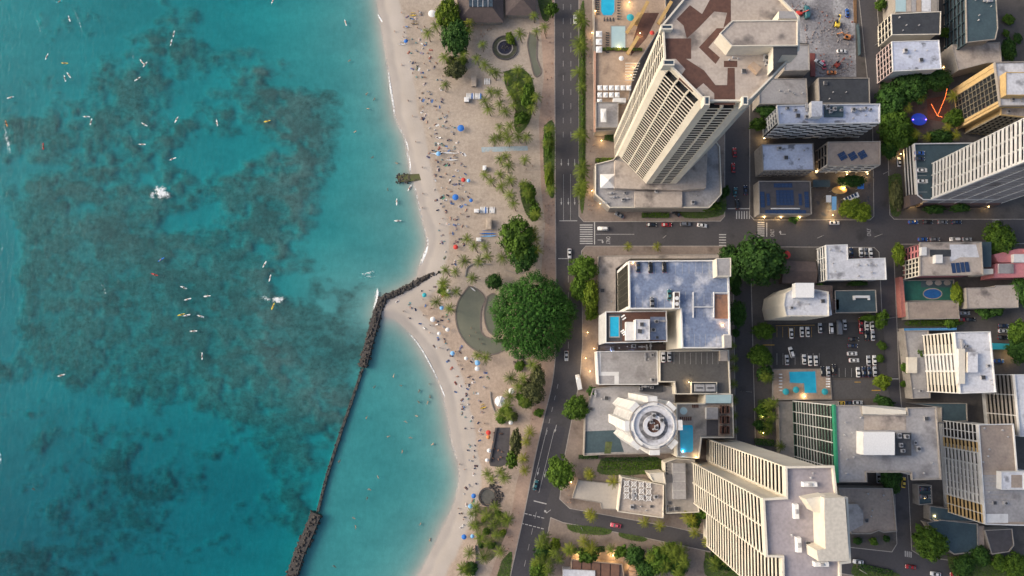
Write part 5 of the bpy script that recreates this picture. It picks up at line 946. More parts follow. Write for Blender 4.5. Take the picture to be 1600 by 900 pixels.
PALMC = {m: [palm_meshes(30 + k, 17 + k % 3, 3.5 + .2 * (k % 3), m) for k in range(4)] for m in ('palm', 'palmyellow')}
def palm_trunk(bx, by, h=1.0):
    mb = MB(); n = 7
    for i in range(n):
        t, u = i / n, (i + 1) / n; f = lambda q: (bx * (1 - q) ** 2, by * (1 - q) ** 2)
        (x0, y0), (x1, y1) = f(t), f(u); mb.cyl(x0, y0, t, u, .26 - .1 * t, .26 - .1 * u, 7, 0, x1, y1)
    return mb.mesh('trunk', M['trunk'])
PALMT = [palm_trunk(*b) for b in ((.9, -1.2), (1.5, -.9), (-.6, -.8), (.4, .6), (1.9, -1.7))]
_pn = [0]
def palm(px, py, where, h=None, s=1.0, m='palm', name='palm_tree', z0=0.08):
    k = _pn[0]; _pn[0] += 1; g = random.Random(k * 7 + 1); h = h or g.uniform(7, 10); w = P(px, py, h)
    sz = ('tall' if h > 8.5 else 'short') ; rt = empty(name, (w[0], w[1], z0), f'{"yellowish " if m == "palmyellow" else ""}coconut palm with feathery crown {where}', 'palm tree', f'palms {where}')
    sc = s * g.uniform(.88, 1.15); link('crown', PALMC[m][k % 4], rt, (0, 0, h - z0), g.uniform(0, 6), (sc, sc, sc)); link('trunk', PALMT[k % 5], rt, (0, 0, 0), g.uniform(-.4, .4), (1, 1, h - z0)); return rt
zz = lambda pts, ox, oy, sc: [(ox + a / sc, oy + b / sc) for a, b in pts]
A1 = zz([(345, 200), (395, 160), (590, 190), (680, 270), (645, 355), (450, 350), (545, 375), (455, 515), (510, 400), (560, 330)], 580, 0, 3.914)
A2 = zz([(695, 395), (735, 430), (765, 445), (730, 560), (775, 565), (695, 615), (718, 665), (785, 635), (820, 680), (870, 645), (785, 775), (850, 770), (750, 850), (785, 840), (825, 815), (840, 855), (900, 835), (950, 835)], 580, 0, 3.914)
A3 = zz([(995, 95), (1060, 165), (910, 205), (1010, 190)], 580, 0, 3.914)
A4 = zz([(835, 470), (960, 480), (870, 580), (1010, 590), (985, 660), (900, 430), (930, 560), (890, 520)], 580, 0, 3.914)
A5 = zz([(1275, 90), (1275, 255), (1290, 130), (1275, 440), (1285, 530), (1285, 820), (1280, 290)], 580, 0, 3.914) + zz([(1290, 190), (1290, 310), (1290, 260)], 580, 220, 3.914) + zz([(110, 120), (120, 320), (110, 450), (100, 480)], 880, 180, 4)
A6 = zz([(1090, 790), (1085, 870)], 580, 0, 3.914) + zz([(1085, 20), (1090, 160), (1100, 300)], 580, 220, 3.914)
A7 = zz([(695, 205), (790, 110), (825, 95), (840, 150), (790, 205), (735, 245), (850, 240), (795, 280), (940, 115), (850, 330), (870, 380), (935, 265), (960, 320), (1010, 450)], 580, 220, 3.914)
A8 = zz([(585, 600), (630, 640), (695, 645), (710, 710), (660, 735), (570, 735), (455, 790), (515, 800), (620, 840), (440, 870), (800, 715)], 580, 220, 3.914)
A9 = zz([(1000, 600), (1010, 670), (990, 550)], 580, 220, 3.914)
B1 = zz([(440, 25), (460, 80), (520, 60), (400, 125), (480, 165), (650, 450), (700, 465)], 580, 440, 3.914)
B2 = zz([(855, 590), (850, 700), (930, 590), (985, 505), (790, 810), (845, 815), (830, 760), (900, 640), (940, 740)], 580, 440, 3.914)
B3 = zz([(950, 80), (930, 185), (940, 255), (970, 20)], 580, 670, 3.914)
B4 = zz([(710, 275), (735, 310), (815, 300), (640, 480), (615, 520), (710, 530), (780, 560), (835, 555), (745, 590), (640, 595), (670, 665), (770, 650), (720, 700), (790, 755), (605, 760), (690, 790), (575, 850), (590, 880), (560, 860), (760, 480), (620, 590)], 580, 670, 3.914)
B5 = zz([(1335, 520), (1210, 740), (1345, 730), (1300, 690), (1330, 270)], 580, 670, 3.914)
B6 = zz([(1075, 700), (1040, 800), (1030, 860), (1150, 800), (1060, 660), (1120, 760), (1090, 870)], 580, 670, 3.914)
B7 = zz([(120, 460), (220, 485), (125, 640), (360, 665), (425, 680)], 880, 580, 2.8125)
B8 = zz([(565, 655), (580, 710), (640, 750), (545, 640)], 880, 580, 2.8125)
B9 = zz([(30, 785), (120, 775), (210, 785), (385, 820), (450, 860), (525, 820), (510, 890), (420, 800), (480, 790)], 880, 580, 2.8125)
C1 = zz([(670, 850), (720, 830), (780, 850), (690, 810), (800, 880)], 880, 580, 2.8125)
C2 = zz([(420, 25), (430, 150), (440, 200), (430, 250), (480, 330), (450, 140), (410, 20)], 1050, 580, 2.8125) + zz([(235, 800)], 1130, 350, 3.333)
C3 = [(1146, 540), (1148, 575), (1146, 600), (1147, 625), (1148, 650), (1149, 672), (1147, 560)]
C4 = [(1440, 150), (1420, 168), (1482, 199), (1432, 208), (1490, 150), (1450, 214), (1495, 210)]
C5 = [(982, 385), (1027, 385)]
for pts, where, kw in ((A1, 'beside the dense trees near the brown pavilion', {}), (A2, 'in the sand west of the long lawn', {}), (A3, 'around the stone ring fountain', {}), (A4, 'rising from the long park lawn', {}), (A5, 'in the planted strip along the avenue pavement', dict(h=7.5, s=1.25)), (A6, 'on the narrow roadside lawn', {}), (A7, 'in the sand south of the blue mat', {}), (A8, 'near the curved seat wall at the groyne', {}), (A9, 'at the edge of the domed park tree', dict(m='palmyellow')), (B1, 'on the sand beside the shallow pond', {}), (B2, 'around the white round tent', {}), (B3, 'between slate terrace and avenue', dict(m='palmyellow')), (B4, 'in the thick palm clump by the rock fountain', dict(m='palm')), (B5, 'by the side road corner garden', dict(m='palmyellow')), (B6, 'south of the side road beside the avenue', {}), (B7, 'along the terrace of the lattice roof hall', dict(m='palmyellow')), (B8, 'at the foot of the cream slab tower', dict(m='palmyellow')), (B9, 'around the orange lit restaurant', {}), (C1, 'over the dark hedge south of the slab tower', {}), (C2, 'in the lamp lit garden strip by the side street', {}), (C3, 'along the wall of the grey parking deck', dict(s=.75, h=6)), (C4, 'inside the dense tree grove', dict(m='palmyellow', h=9)), (C5, 'in the pavement south of the cross street', dict(s=.8, h=6, m='palmyellow'))):
    for x, y in pts: palm(x, y, where, **kw)
palm(*zz([(600, 135)], 580, 0, 3.914)[0], 'against the brown pavilion wall', m='palmyellow'); palm(*zz([(790, 265)], 580, 670, 3.914)[0], 'south of the slate terrace')

# ------------------------------------------------------------------ groynes, rocks, sea walls
def rock_at(mb, x, y, z, r, g):
    n = 6; a0 = g.uniform(0, 6); lo = []; hi = []
    for i in range(n):
        a = a0 + 2 * math.pi * i / n; q = r * g.uniform(.75, 1.2); lo.append((x + q * math.cos(a), y + q * math.sin(a), z - r * .4)); q *= g.uniform(.5, .8); hi.append((x + q * math.cos(a), y + q * math.sin(a), z + r * g.uniform(.3, .6)))
    mb.add(lo + hi + [(x, y, z + r * .7)], [(i, (i + 1) % n, (i + 1) % n + n, i + n) for i in range(n)] + [(i + n, (i + 1) % n + n, 2 * n) for i in range(n)])
def groyne(pts, wpx, top, label, name='groyne', rocks=3.2, rr=(.55, 1.0)):
    L_ = smoothline(pts, 5); g = random.Random(5); c = P(*pts[len(pts) // 2], 0); rt = empty(name, (c[0], c[1], SEA - 1.5), label, 'breakwater')
    W = [Vector(P(x, y, SEA)) for x, y in L_]; hw = wpx * MPX / 2; Lft, Rgt = [], []
    for i, p in enumerate(W):
        d = (W[min(i + 1, len(W) - 1)] - W[max(i - 1, 0)]).normalized(); n = Vector((-d.y, d.x)); Lft.append(p + n * hw * .8); Rgt.append(p - n * hw * .8)
    mb = MB(); mb.v = []
    for i in range(len(W) - 1):
        a, b, c2, d2 = Lft[i], Lft[i + 1], Rgt[i + 1], Rgt[i]
        mb.prism([tuple(a), tuple(b), tuple(c2), tuple(d2)], SEA - 3, SEA + top - .3, top=True)
    mb.build('core', M['rock'], rt)
    mb = MB(); tot = 0
    for i in range(len(W) - 1):
        l = (W[i + 1] - W[i]).length; n = int(l * rocks)
        for _ in range(n):
            t = g.random(); s = g.uniform(-1, 1); p = W[i].lerp(W[i + 1], t); nn = (Lft[i] - Rgt[i]).normalized(); q = p + nn * s * hw * 1.05
            rock_at(mb, q.x, q.y, SEA + top * (1 - .75 * abs(s) ** 1.5) - .1, g.uniform(*rr), g)
    o = mb.build('rocks', mat('groyne_rock', (0.068, 0.058, 0.050), (0.020, 0.018, 0.017), .7, bump=.4), rt); o['kind'] = 'stuff'
groyne([(690, 424), (662, 436), (640, 448), (618, 458), (598, 467)], 10, 1.5, 'dark rock groyne running from the palm sand into the bend')
groyne([(599, 466), (592, 482), (580, 524), (567, 574)], 15, 1.7, 'dark rock arm of the breakwater pointing down the lagoon mouth')
groyne([(495, 802), (480, 838), (467, 868), (455, 905), (440, 950)], 19, 1.7, 'dark rock mound at the seaward end of the thin wall')
groyne([(566, 576), (548, 630), (530, 682), (510, 745), (496, 800)], 5, .2, 'thin low sea wall awash between two rock arms', 'sea_wall', 1.2, (.3, .5))
# little mossy groyne
c = P(640, 277, 0); st = empty('stone_jetty', (c[0], c[1], SEA - .5), 'short mossy stone jetty reaching into the surf', 'breakwater'); mb = MB(); mb.prism(PP([(622, 273), (663, 271), (664, 281), (622, 284)], -.6), SEA - 1, -.7); mb.build('deck', mat('moss', (.09, .11, .03), (.11, .09, .05), .5, spots=(.04, .045, .02), spot_scale=.5), st)
mb = MB(); g = random.Random(9)
for k in range(60):
    x, y = g.uniform(619, 640), g.uniform(271, 286); w = P(x, y, -.8); rock_at(mb, w[0], w[1], -.9, g.uniform(.4, .7), g)
o = mb.build('rocks', M['rock'], st); o['kind'] = 'stuff'
# foam
def foam_mat():
    m, nt, b = _nt('foam'); N = nt.nodes; L = nt.links; geo = N.new('ShaderNodeNewGeometry'); n = N.new('ShaderNodeTexNoise'); n.inputs['Scale'].default_value = .9; n.inputs['Detail'].default_value = 8; n.inputs['Roughness'].default_value = .7; L.new(geo.outputs['Position'], n.inputs['Vector'])
    at = N.new('ShaderNodeAttribute'); at.attribute_name = 'tint'; ad = N.new('ShaderNodeMath'); ad.operation = 'ADD'; L.new(n.outputs[0], ad.inputs[0]); L.new(at.outputs['Fac'], ad.inputs[1]); r = N.new('ShaderNodeMapRange'); r.inputs[1].default_value = .78; r.inputs[2].default_value = 1.05; L.new(ad.outputs[0], r.inputs[0])
    b.inputs['Base Color'].default_value = (.82, .85, .86, 1); b.inputs['Roughness'].default_value = .9; L.new(r.outputs[0], b.inputs['Alpha']); return m
FOAM = foam_mat()
def foam_strip(pts, wpx, name='wave_foam', z=SEA + .05, hgt=.25, str_=.75):
    L_ = smoothline(pts, 8); V = []; F = []; T = []; n = len(L_); prof = ((-1, 0), (-.35, .8), (.35, 1), (1, 0))
    W = [Vector(P(x, y, z)) for x, y in L_]
    for i, p in enumerate(W):
        d = (W[min(i + 1, n - 1)] - W[max(i - 1, 0)]).normalized(); nn = Vector((-d.y, d.x)); e = math.sin(math.pi * (i + .5) / n) ** .5
        for s, t in prof: q = p + nn * s * wpx * MPX / 2 * (.5 + .5 * e); V.append((q.x, q.y, z + hgt * t * e)); T.append(str_ * t * e)
    for i in range(n - 1):
        for j in range(3): F.append((4 * i + j, 4 * i + j + 1, 4 * i + j + 5, 4 * i + j + 4))
    mb = MB(); mb.add(V, F); o = mb.build(name, FOAM, loc=(*W[n // 2], z)); a = o.data.attributes.new('tint', 'FLOAT', 'POINT'); a.data.foreach_set('value', T); tag(o, kind='stuff'); return o
foam_strip([(590, 22), (596, 32), (604, 44)], 4); foam_strip([(606, 100), (609, 130), (614, 160), (618, 192)], 6, str_=.55); foam_strip([(632, 214), (639, 234), (641, 250), (641, 268)], 5)
foam_strip([(667, 368), (670, 383), (663, 400), (656, 418)], 9, str_=.6); foam_strip([(634, 515), (655, 540), (674, 573), (687, 600)], 4, str_=.55); foam_strip([(686, 597), (692, 612), (698, 626)], 3, str_=.6); foam_strip([(589, 450), (590, 458), (588, 470), (582, 486)], 7, str_=.65); foam_strip([(560, 430), (575, 428), (588, 422)], 10, str_=.35)
def foam_patch(cx, cy, rx, ry, str_=.6, hgt=.5, seed=1):
    g = random.Random(seed); nr_, na = 9, 28; V = [(*P(cx, cy, SEA + hgt), SEA + .05 + hgt)]; T = [str_]; F = []
    ph = [g.uniform(0, 6.3) for _ in range(3)]
    for i in range(1, nr_ + 1):
        t = i / nr_
        for j in range(na):
            a = 2 * math.pi * j / na; w_ = 1 + .22 * math.sin(2 * a + ph[0]) + .16 * math.sin(5 * a + ph[1]) + .1 * math.sin(9 * a + ph[2]); q = P(cx + rx * t * w_ * math.cos(a), cy + ry * t * w_ * math.sin(a), SEA)
            V.append((*q, SEA + .04 + hgt * (1 - t) ** 2)); T.append(str_ * (1 - t ** 1.5) - .1 * t + (.12 * math.cos(a) if t < .9 else 0))
    for j in range(na): F.append((0, 1 + j, 1 + (j + 1) % na))
    for i in range(nr_ - 1):
        for j in range(na): F.append((1 + i * na + j, 1 + (i + 1) * na + j, 1 + (i + 1) * na + (j + 1) % na, 1 + i * na + (j + 1) % na))
    mb = MB(); mb.add(V, F); o = mb.build('wave_foam', FOAM, loc=(V[0][0], V[0][1], SEA)); a = o.data.attributes.new('tint', 'FLOAT', 'POINT'); a.data.foreach_set('value', T); tag(o, kind='stuff')
foam_patch(249, 300, 22, 17, .58, .5, 2); foam_patch(236, 306, 12, 12, .40, .3, 5); foam_patch(430, 468, 16, 11, .52, .4, 3); foam_patch(412, 467, 16, 9, .36, .2, 4); foam_patch(586, 462, 9, 16, .38, .2, 6); foam_patch(572, 432, 20, 8, .30, .15, 7)
foam_strip([q for q in SHORE if -40 < q[1] < 425 and q[0] > 560][::4], 6, str_=.36, hgt=.06); foam_strip([q for q in SHORE if 500 < q[1] < 905 and q[0] > 600][::4], 4, str_=.33, hgt=.06)
foam_strip([(405, 464), (415, 466), (424, 470)], 12, str_=.35); foam_strip([(106, 0), (118, 20), (127, 45), (129, 80)], 5, str_=.32); foam_strip([(52, 20), (62, 45), (66, 75)], 8, str_=.25); foam_strip([(4, 195), (12, 220), (16, 245)], 12, str_=.38); foam_strip([(206, 60), (208, 90), (205, 110)], 6, str_=.25); foam_strip([(198, 190), (205, 220), (210, 250)], 5, str_=.28); foam_strip([(155, 440), (163, 452), (168, 468)], 6, str_=.3); foam_strip([(0, 706), (1, 716), (0, 728)], 6, str_=.4)

# grass tufts standing on the lawns
for o in [x for x in list(scene.objects) if x.name.split('.')[0] == 'lawn']:
    me = o.data; vs = np.array([v.co[:] for v in me.vertices]); tri = []; me.calc_loop_triangles()
    zt_ = vs[:, 2].max(); T_ = [t.vertices[:] for t in me.loop_triangles if min(vs[list(t.vertices)][:, 2]) > zt_ - .01]
    if not T_: continue
    ar = np.array([abs(np.cross(vs[b][:2] - vs[a][:2], vs[c][:2] - vs[a][:2])) / 2 for a, b, c in T_]); n = int(min(5000, ar.sum() * 7))
    ti = RNG.choice(len(T_), n, p=ar / ar.sum()); u_, v_ = RNG.random(n), RNG.random(n); fl = u_ + v_ > 1; u_[fl] = 1 - u_[fl]; v_[fl] = 1 - v_[fl]
    tv = np.array(T_)[ti]; pos = vs[tv[:, 0]] + (vs[tv[:, 1]] - vs[tv[:, 0]]) * u_[:, None] + (vs[tv[:, 2]] - vs[tv[:, 0]]) * v_[:, None]; pos[:, 2] += .1; pos[:, :2] += RNG.normal(0, .35, (n, 2))
    nr = RNG.normal(0, .5, (n, 3)); nr[:, 2] += .9; nr /= np.linalg.norm(nr, axis=1)[:, None]
    g_ = link('grass', leaves_mesh('grass', pos, nr, RNG.uniform(.12, .34, n), RNG.uniform(0, .9, n), LG['mid']), o); g_['kind'] = 'stuff'
tree(797, 60, 10, 7, 'bright', 2.6, 'bright bush growing over the stone ring fountain', 'bush', None)

for k, (x, y, r_, kd) in enumerate([(790, 642, 8, 'mid'), (801, 652, 8, 'olive'), (783, 656, 7, 'mid'), (778, 803, 9, 'mid'), (760, 830, 9, 'mid'), (786, 832, 8, 'bright'), (768, 852, 9, 'mid'), (752, 852, 7, 'dark'), (756, 812, 7, 'bright'), (790, 812, 7, 'olive'), (735, 888, 10, 'dark'), (812, 572, 8, 'mid'), (842, 645, 7, 'mid'), (706, 96, 9, 'olive'), (722, 96, 8, 'mid'), (690, 455, 6, 'mid'), (1576, 30, 9, 'mid'), (1590, 60, 8, 'dark'), (1572, 52, 6, 'mid'), (1375, 560, 6, 'mid'), (1378, 540, 7, 'mid'), (1414, 555, 5, 'dark'), (1412, 600, 5, 'mid'), (1340, 845, 6, 'dark'), (1365, 846, 6, 'mid'), (1385, 842, 5, 'dark'), (1215, 300, 5, 'dark'), (1240, 343, 7, 'dark'), (1150, 520, 6, 'dark'), (1150, 455, 7, 'dark'), (1147, 418, 8, 'mid')]):
    r_ = r_ * .62 if 735 < x < 800 and y > 790 else r_
    tree(x, y, r_, r_ * .9, kd, 2.4, f'low {dict(mid="green", olive="grey green", bright="yellow green", dark="dark green")[kd]} shrub ' + ('under the palm clump by the rock fountain' if 735 < x < 800 and y > 790 else 'near the round white tent' if 770 < x < 850 and y > 560 else 'beside the brown pavilion palms' if x < 730 else ['by the low northern garden east of the teal block', 'at the north east garden edge', 'on the north east garden path', 'at the car park exit strip', 'at the car park kerb', 'at the ribbed tower kerb', 'south of the ribbed tower kerb', 'west of the bed below the brown stained roof', 'middle of the bed below the brown stained roof', 'east of the bed below the brown stained roof', 'beside the solar roof wall', 'in front of the solar roof lamps', 'east of the blue roof parking', 'along the wall south of the dark corner tree', 'along the wall below the stair tower'][k - 16]), 'shrub', 'low shrubs')
for k, (x, y, rx, ry, kd, lb) in enumerate([(1048, 862, 15, 12, 'mid', 'bushy tree at the north edge of the southern palm garden'), (1060, 885, 15, 14, 'dark', 'dark tree at the east end of the southern palm garden'), (850, 862, 12, 14, 'dark', 'dark bushy tree by the avenue south of the side road'), (842, 890, 14, 14, 'mid', 'green tree at the southern avenue kerb'), (868, 850, 8, 8, 'bright', 'bright small tree in the southern corner garden'), (970, 862, 10, 8, 'mid', 'small tree behind the orange lit terrace'), (1130, 880, 16, 10, 'dark', 'dark spreading tree in the hedge garden'), (1165, 890, 14, 9, 'mid', 'green tree among the hedge garden palms'), (1190, 640, 8, 10, 'mid', 'small tree at the north of the garden strip'), (1186, 665, 7, 9, 'dark', 'dark slim tree in the garden strip'), (1098, 800, 12, 10, 'mid', 'leafy tree at the south foot of the slab tower'), (1085, 815, 10, 9, 'dark', 'dark bush tree beside the side road palms'), (1280, 448, 6, 5, 'dark', 'small dark tree behind the bow front block'), (1340, 443, 14, 4, 'dark', 'low dark tree south of the white corner block'), (1358, 497, 14, 5, 'mid', 'low leafy tree at the north car park edge')]):
    tree(x, y, rx, ry, kd, None, lb, 'tree', G_E)
for x, y in [(1040, 858), (1055, 872), (1070, 880), (1035, 890), (1064, 860)]: palm(x, y, 'in the southern palm garden', s=1.1)
for x, y in [(845, 850), (858, 878), (838, 880)]: palm(x, y, 'at the southern avenue kerb', s=1.1)
# ------------------------------------------------------------------ vehicles
def bevelbox(mb, L_, W_, z0, z1, prof, mi=0):
    """hull lofted along x: prof = [(x, half width, low z, high z)] with rounded shoulders"""
    rings = []
    for x, hw, a, b in prof:
        rings.append([(x, -hw * .92, a), (x, -hw, a + (b - a) * .35), (x, -hw, a + (b - a) * .72), (x, -hw * .82, b), (x, hw * .82, b), (x, hw, a + (b - a) * .72), (x, hw, a + (b - a) * .35), (x, hw * .92, a)])
    n = 8; V = [p for r in rings for p in r]; F = []
    for i in range(len(rings) - 1):
        for j in range(n): F.append((i * n + j, i * n + (j + 1) % n, (i + 1) * n + (j + 1) % n, (i + 1) * n + j))
    F += [tuple(range(n))[::-1], tuple((len(rings) - 1) * n + j for j in range(n))]; mb.add(V, F, mi)
CARS = {'car': dict(L=4.6, W=1.84, hull=[(-2.3, .74, .42, .78), (-2.2, .86, .3, .92), (-1.2, .92, .28, .98), (.9, .92, .28, .96), (1.9, .88, .3, .82), (2.3, .72, .42, .66)], cab=[(-1.75, .70, .9, .95), (-1.05, .74, .92, 1.42), (.25, .74, .92, 1.42), (1.05, .74, .9, .95)], roof=(-1.0, .2, .58, 1.44)),
        'suv': dict(L=4.9, W=1.95, hull=[(-2.45, .84, .45, .95), (-2.38, .95, .35, 1.1), (-1.2, .98, .33, 1.12), (1.0, .98, .33, 1.1), (2.1, .92, .36, .98), (2.45, .78, .45, .8)], cab=[(-2.3, .80, 1.05, 1.1), (-2.05, .80, 1.08, 1.72), (.35, .80, 1.08, 1.72), (1.15, .80, 1.05, 1.1)], roof=(-1.98, .3, .66, 1.74)),
        'van': dict(L=6.8, W=2.2, hull=[(-3.4, 1.0, .4, 2.5), (-3.3, 1.08, .35, 2.6), (1.6, 1.08, .35, 2.6), (2.2, 1.06, .35, 2.4), (3.2, 1.0, .35, 1.25), (3.4, .9, .4, 1.0)], cab=[(1.55, .96, 1.3, 2.45), (2.0, .98, 1.3, 2.45), (2.6, .98, 1.25, 1.9), (3.05, .9, 1.2, 1.3)], roof=(-3.2, 1.5, .95, 2.62))}
_paint = {}
def carpaint(c):
    if c not in _paint:
        rgb = {'white': (.70, .70, .69), 'silver': (.40, .42, .45), 'grey': (.14, .15, .17), 'black': (.012, .012, .014), 'red': (.32, .012, .014), 'blue': (.02, .09, .32), 'navy': (.015, .03, .07), 'teal': (.03, .13, .15), 'yellow': (.65, .45, .05), 'pink': (.60, .10, .14), 'orange': (.6, .2, .05)}[c]
        m = plain('carpaint_' + c, rgb, .25); m.node_tree.nodes['Principled BSDF'].inputs['Coat Weight'].default_value = .6; _paint[c] = m
    return _paint[c]
_wheel = MB(); _wheel.v = []
for s_ in (0,):
    n = 12; v = [(.33 * math.cos(2 * math.pi * i / n), y, .33 + .33 * math.sin(2 * math.pi * i / n)) for y in (-.11, .11) for i in range(n)]
    _wheel.add(v, [(i, (i + 1) % n, (i + 1) % n + n, i + n) for i in range(n)] + [tuple(range(n))[::-1], tuple(range(n, 2 * n))])
WHEEL = _wheel.mesh('wheel', M['tyre'])
_cm = {}
def car(px, py, ang, colour, where, kind='car', z=0.0, label=None, group=None):
    """ang: heading in degrees, 0 = along the picture's x axis"""
    d = CARS[kind]; w = P(px, py, z + .8)
    if (kind, colour) not in _cm:
        h = MB(); bevelbox(h, 0, 0, 0, 0, d['hull']); c = MB(); bevelbox(c, 0, 0, 0, 0, d['cab']); r = MB(); x0, x1, hw, zr = d['roof']; r.box(x0, x1, -hw, hw, zr - .1, zr + .02, taper=.05)
        _cm[(kind, colour)] = (h.mesh('body', carpaint(colour), True), c.mesh('windows', M['carglass'], False), r.mesh('roof_panel', carpaint(colour)))
    hb, cb, rb = _cm[(kind, colour)]
    nm = {'car': 'car', 'suv': 'suv', 'van': 'van'}[kind]
    rt = empty(nm, (w[0], w[1], z), label or f'{colour} {nm if nm != "suv" else "tall suv"} {where}', nm, group or f'vehicles {where}', math.radians(ang))
    rt.scale = (1.14, 1.12, 1.05)
    link('body', hb, rt); link('windows', cb, rt); link('roof_panel', rb, rt)
    hl = d['L'] / 2; wx = hl * .62
    for sx in (-1, 1):
        for sy in (-1, 1): link('wheel', WHEEL, rt, (sx * wx, sy * (d['W'] / 2 - .13), 0))
    for sy in (-1, 1): link('headlight', HL, rt, (hl - .16, sy * d['W'] * .33, .62)); link('taillight', TL, rt, (-hl + .08, sy * d['W'] * .36, .75))
    return rt
q = MB(); q.box(-.1, .14, -.2, .2, 0, .14, taper=.03); HL = q.mesh('headlight', M['headlamp']); q = MB(); q.box(-.1, .06, -.2, .2, 0, .16, taper=.03); TL = q.mesh('taillight', M['taillamp'])
AV = 'driving on the avenue'
for a in [(890, 396, -90, 'white', 'waiting at the stop line on the avenue', 'car'), (885, 556, -90, 'silver', 'driving south on the avenue past the banyan'), (837, 758, 75, 'teal', 'driving on the avenue near the side road'), (899, 30, -90, 'white', 'parked under palms on the avenue'), (904, 597, 100, 'white', 'parked at the avenue kerb by the grey roof', 'van'),
          (942, 357, 180, 'white', 'waiting at the crosswalk on the cross street', 'suv'), (1018, 351, 0, 'black', 'parked on the cross street before the podium'), (1042, 351, 0, 'red', 'parked on the cross street before the podium'), (1071, 350, 0, 'grey', 'parked on the cross street before the podium', 'suv'), (1097, 352, -8, 'white', 'pulling out on the cross street before the podium'),
          (1148, 238, 90, 'red', 'climbing the side street behind another red car'), (1146, 262, 90, 'red', 'braking on the side street beside the octagonal tower'), (1149, 300, 83, 'teal', 'on the side street near the crossing'), (1152, 319, 92, 'black', 'stopping at the side street crossing'), (1165, 297, 90, 'navy', 'parked beside the solar roof restaurant'), (1056, 333, 150, 'black', 'at the hotel entrance hedge'), (968, 336, 150, 'grey', 'turning in at the hotel entrance'),
          (1304, 348, 0, 'white', 'parked on the cross street by the lit restaurant'), (1427, 347, 0, 'blue', 'parked in the row below the parking podium'), (1450, 347, 0, 'black', 'parked in the row below the parking podium'), (1473, 347, 0, 'grey', 'parked in the row below the parking podium'), (1495, 347, 0, 'navy', 'parked in the row below the parking podium'),
          (1442, 374, 0, 'blue', 'parked along the north of the pink block'), (1461, 374, 0, 'grey', 'parked along the north of the pink block'), (1492, 374, 180, 'white', 'parked along the north of the pink block', 'suv'), (1511, 374, 0, 'silver', 'parked along the north of the pink block'), (1405, 253, 90, 'white', 'beside the lamp at the parking podium'),
          (962, 821, 170, 'pink', 'on the side road south of the lattice roof hall'), (1341, 878, 172, 'white', 'on the southern road east of the slab tower'), (1423, 886, 172, 'red', 'on the southern road at the zebra crossing'), (1462, 897, 172, 'white', 'on the southern road by the round tree'), (1493, 898, 172, 'red', 'on the southern road by the low garden tree'), (1412, 754, 82, 'yellow', 'in the side street behind the green balcony hotel'), (1373, 747, 90, 'silver', 'parked in the gap south of the green balcony hotel')]: car(*a)
for a in [(1016.5, 418, 90, 'black'), (1038, 417, 90, 'black'), (997, 417, 90, 'navy'), (1046, 461, 90, 'teal'), (1019, 473, 90, 'grey')]: car(*a, 'on the blue grey roof parking', z=ZP + .02)
for a in [(1036.5, 558, 90, 'white'), (1046, 557, 90, 'silver')]: car(*a, 'on the dark grey roof deck', z=12.02)
for a in [(1437, 239, 0, 'blue'), (1437, 248, 0, 'navy'), (1441, 266, 0, 'white'), (1442, 283, 0, 'white')]: car(*a, 'on the parking podium below the grid tower', z=12.02)
for a in [(1446, 764, 0, 'navy'), (1446, 776, 0, 'grey')]: car(*a, 'on the small blue deck', z=5.02)
LOT = [(355, 570, 90, 'white'), (410, 562, 90, 'white'), (440, 562, 90, 'white'), (505, 542, 90, 'silver'), (562, 543, 90, 'white', 'suv'), (600, 537, 90, 'grey', 'van'), (633, 525, 90, 'silver'), (718, 512, 90, 'red'), (718, 545, 90, 'red'), (747, 525, 90, 'white'), (775, 528, 90, 'white'), (780, 582, 90, 'silver'), (748, 580, 90, 'black'), (680, 600, 0, 'black'), (675, 634, 0, 'navy'), (672, 675, 0, 'white'), (682, 710, 0, 'white'), (355, 668, 105, 'white', 'suv'), (332, 708, 90, 'silver'), (422, 705, 90, 'white'), (453, 712, 90, 'white'), (483, 712, 90, 'white'), (757, 712, 90, 'silver'), (788, 710, 90, 'white'), (703, 772, 90, 'white'), (733, 770, 90, 'navy'), (762, 770, 90, 'navy'), (790, 768, 90, 'silver'), (518, 768, 90, 'black'), (547, 768, 90, 'silver'), (577, 757, 90, 'black')]
for a in LOT: car(1130 + a[0] / 3.333, 350 + a[1] / 3.333, a[2], a[3], 'in the car park beside the pool courtyard', *(a[4:]), z=.2)
for a in [(668, 148, 'navy'), (718, 148, 'white'), (743, 150, 'grey'), (768, 150, 'white')]: car(1130 + a[0] / 3.333, 350 + a[1] / 3.333, 90, a[2], 'in the notch of the white corner block', z=GR)
for a in [(1508, 489, 0, 'silver'), (1506, 499, 0, 'red'), (1568, 509, 0, 'navy'), (1568, 517, 0, 'silver'), (1567, 527, 0, 'black'), (1561, 564, 0, 'blue'), (1516, 499, 0, 'black')]: car(*a, 'in the yard behind the ribbed tower', z=GR)
for a in [(1315, 630, 0, 'yellow'), (1328, 630, 0, 'navy'), (1340, 629, 0, 'silver')]: car(*a, 'beside the green balcony hotel wall', z=.22)
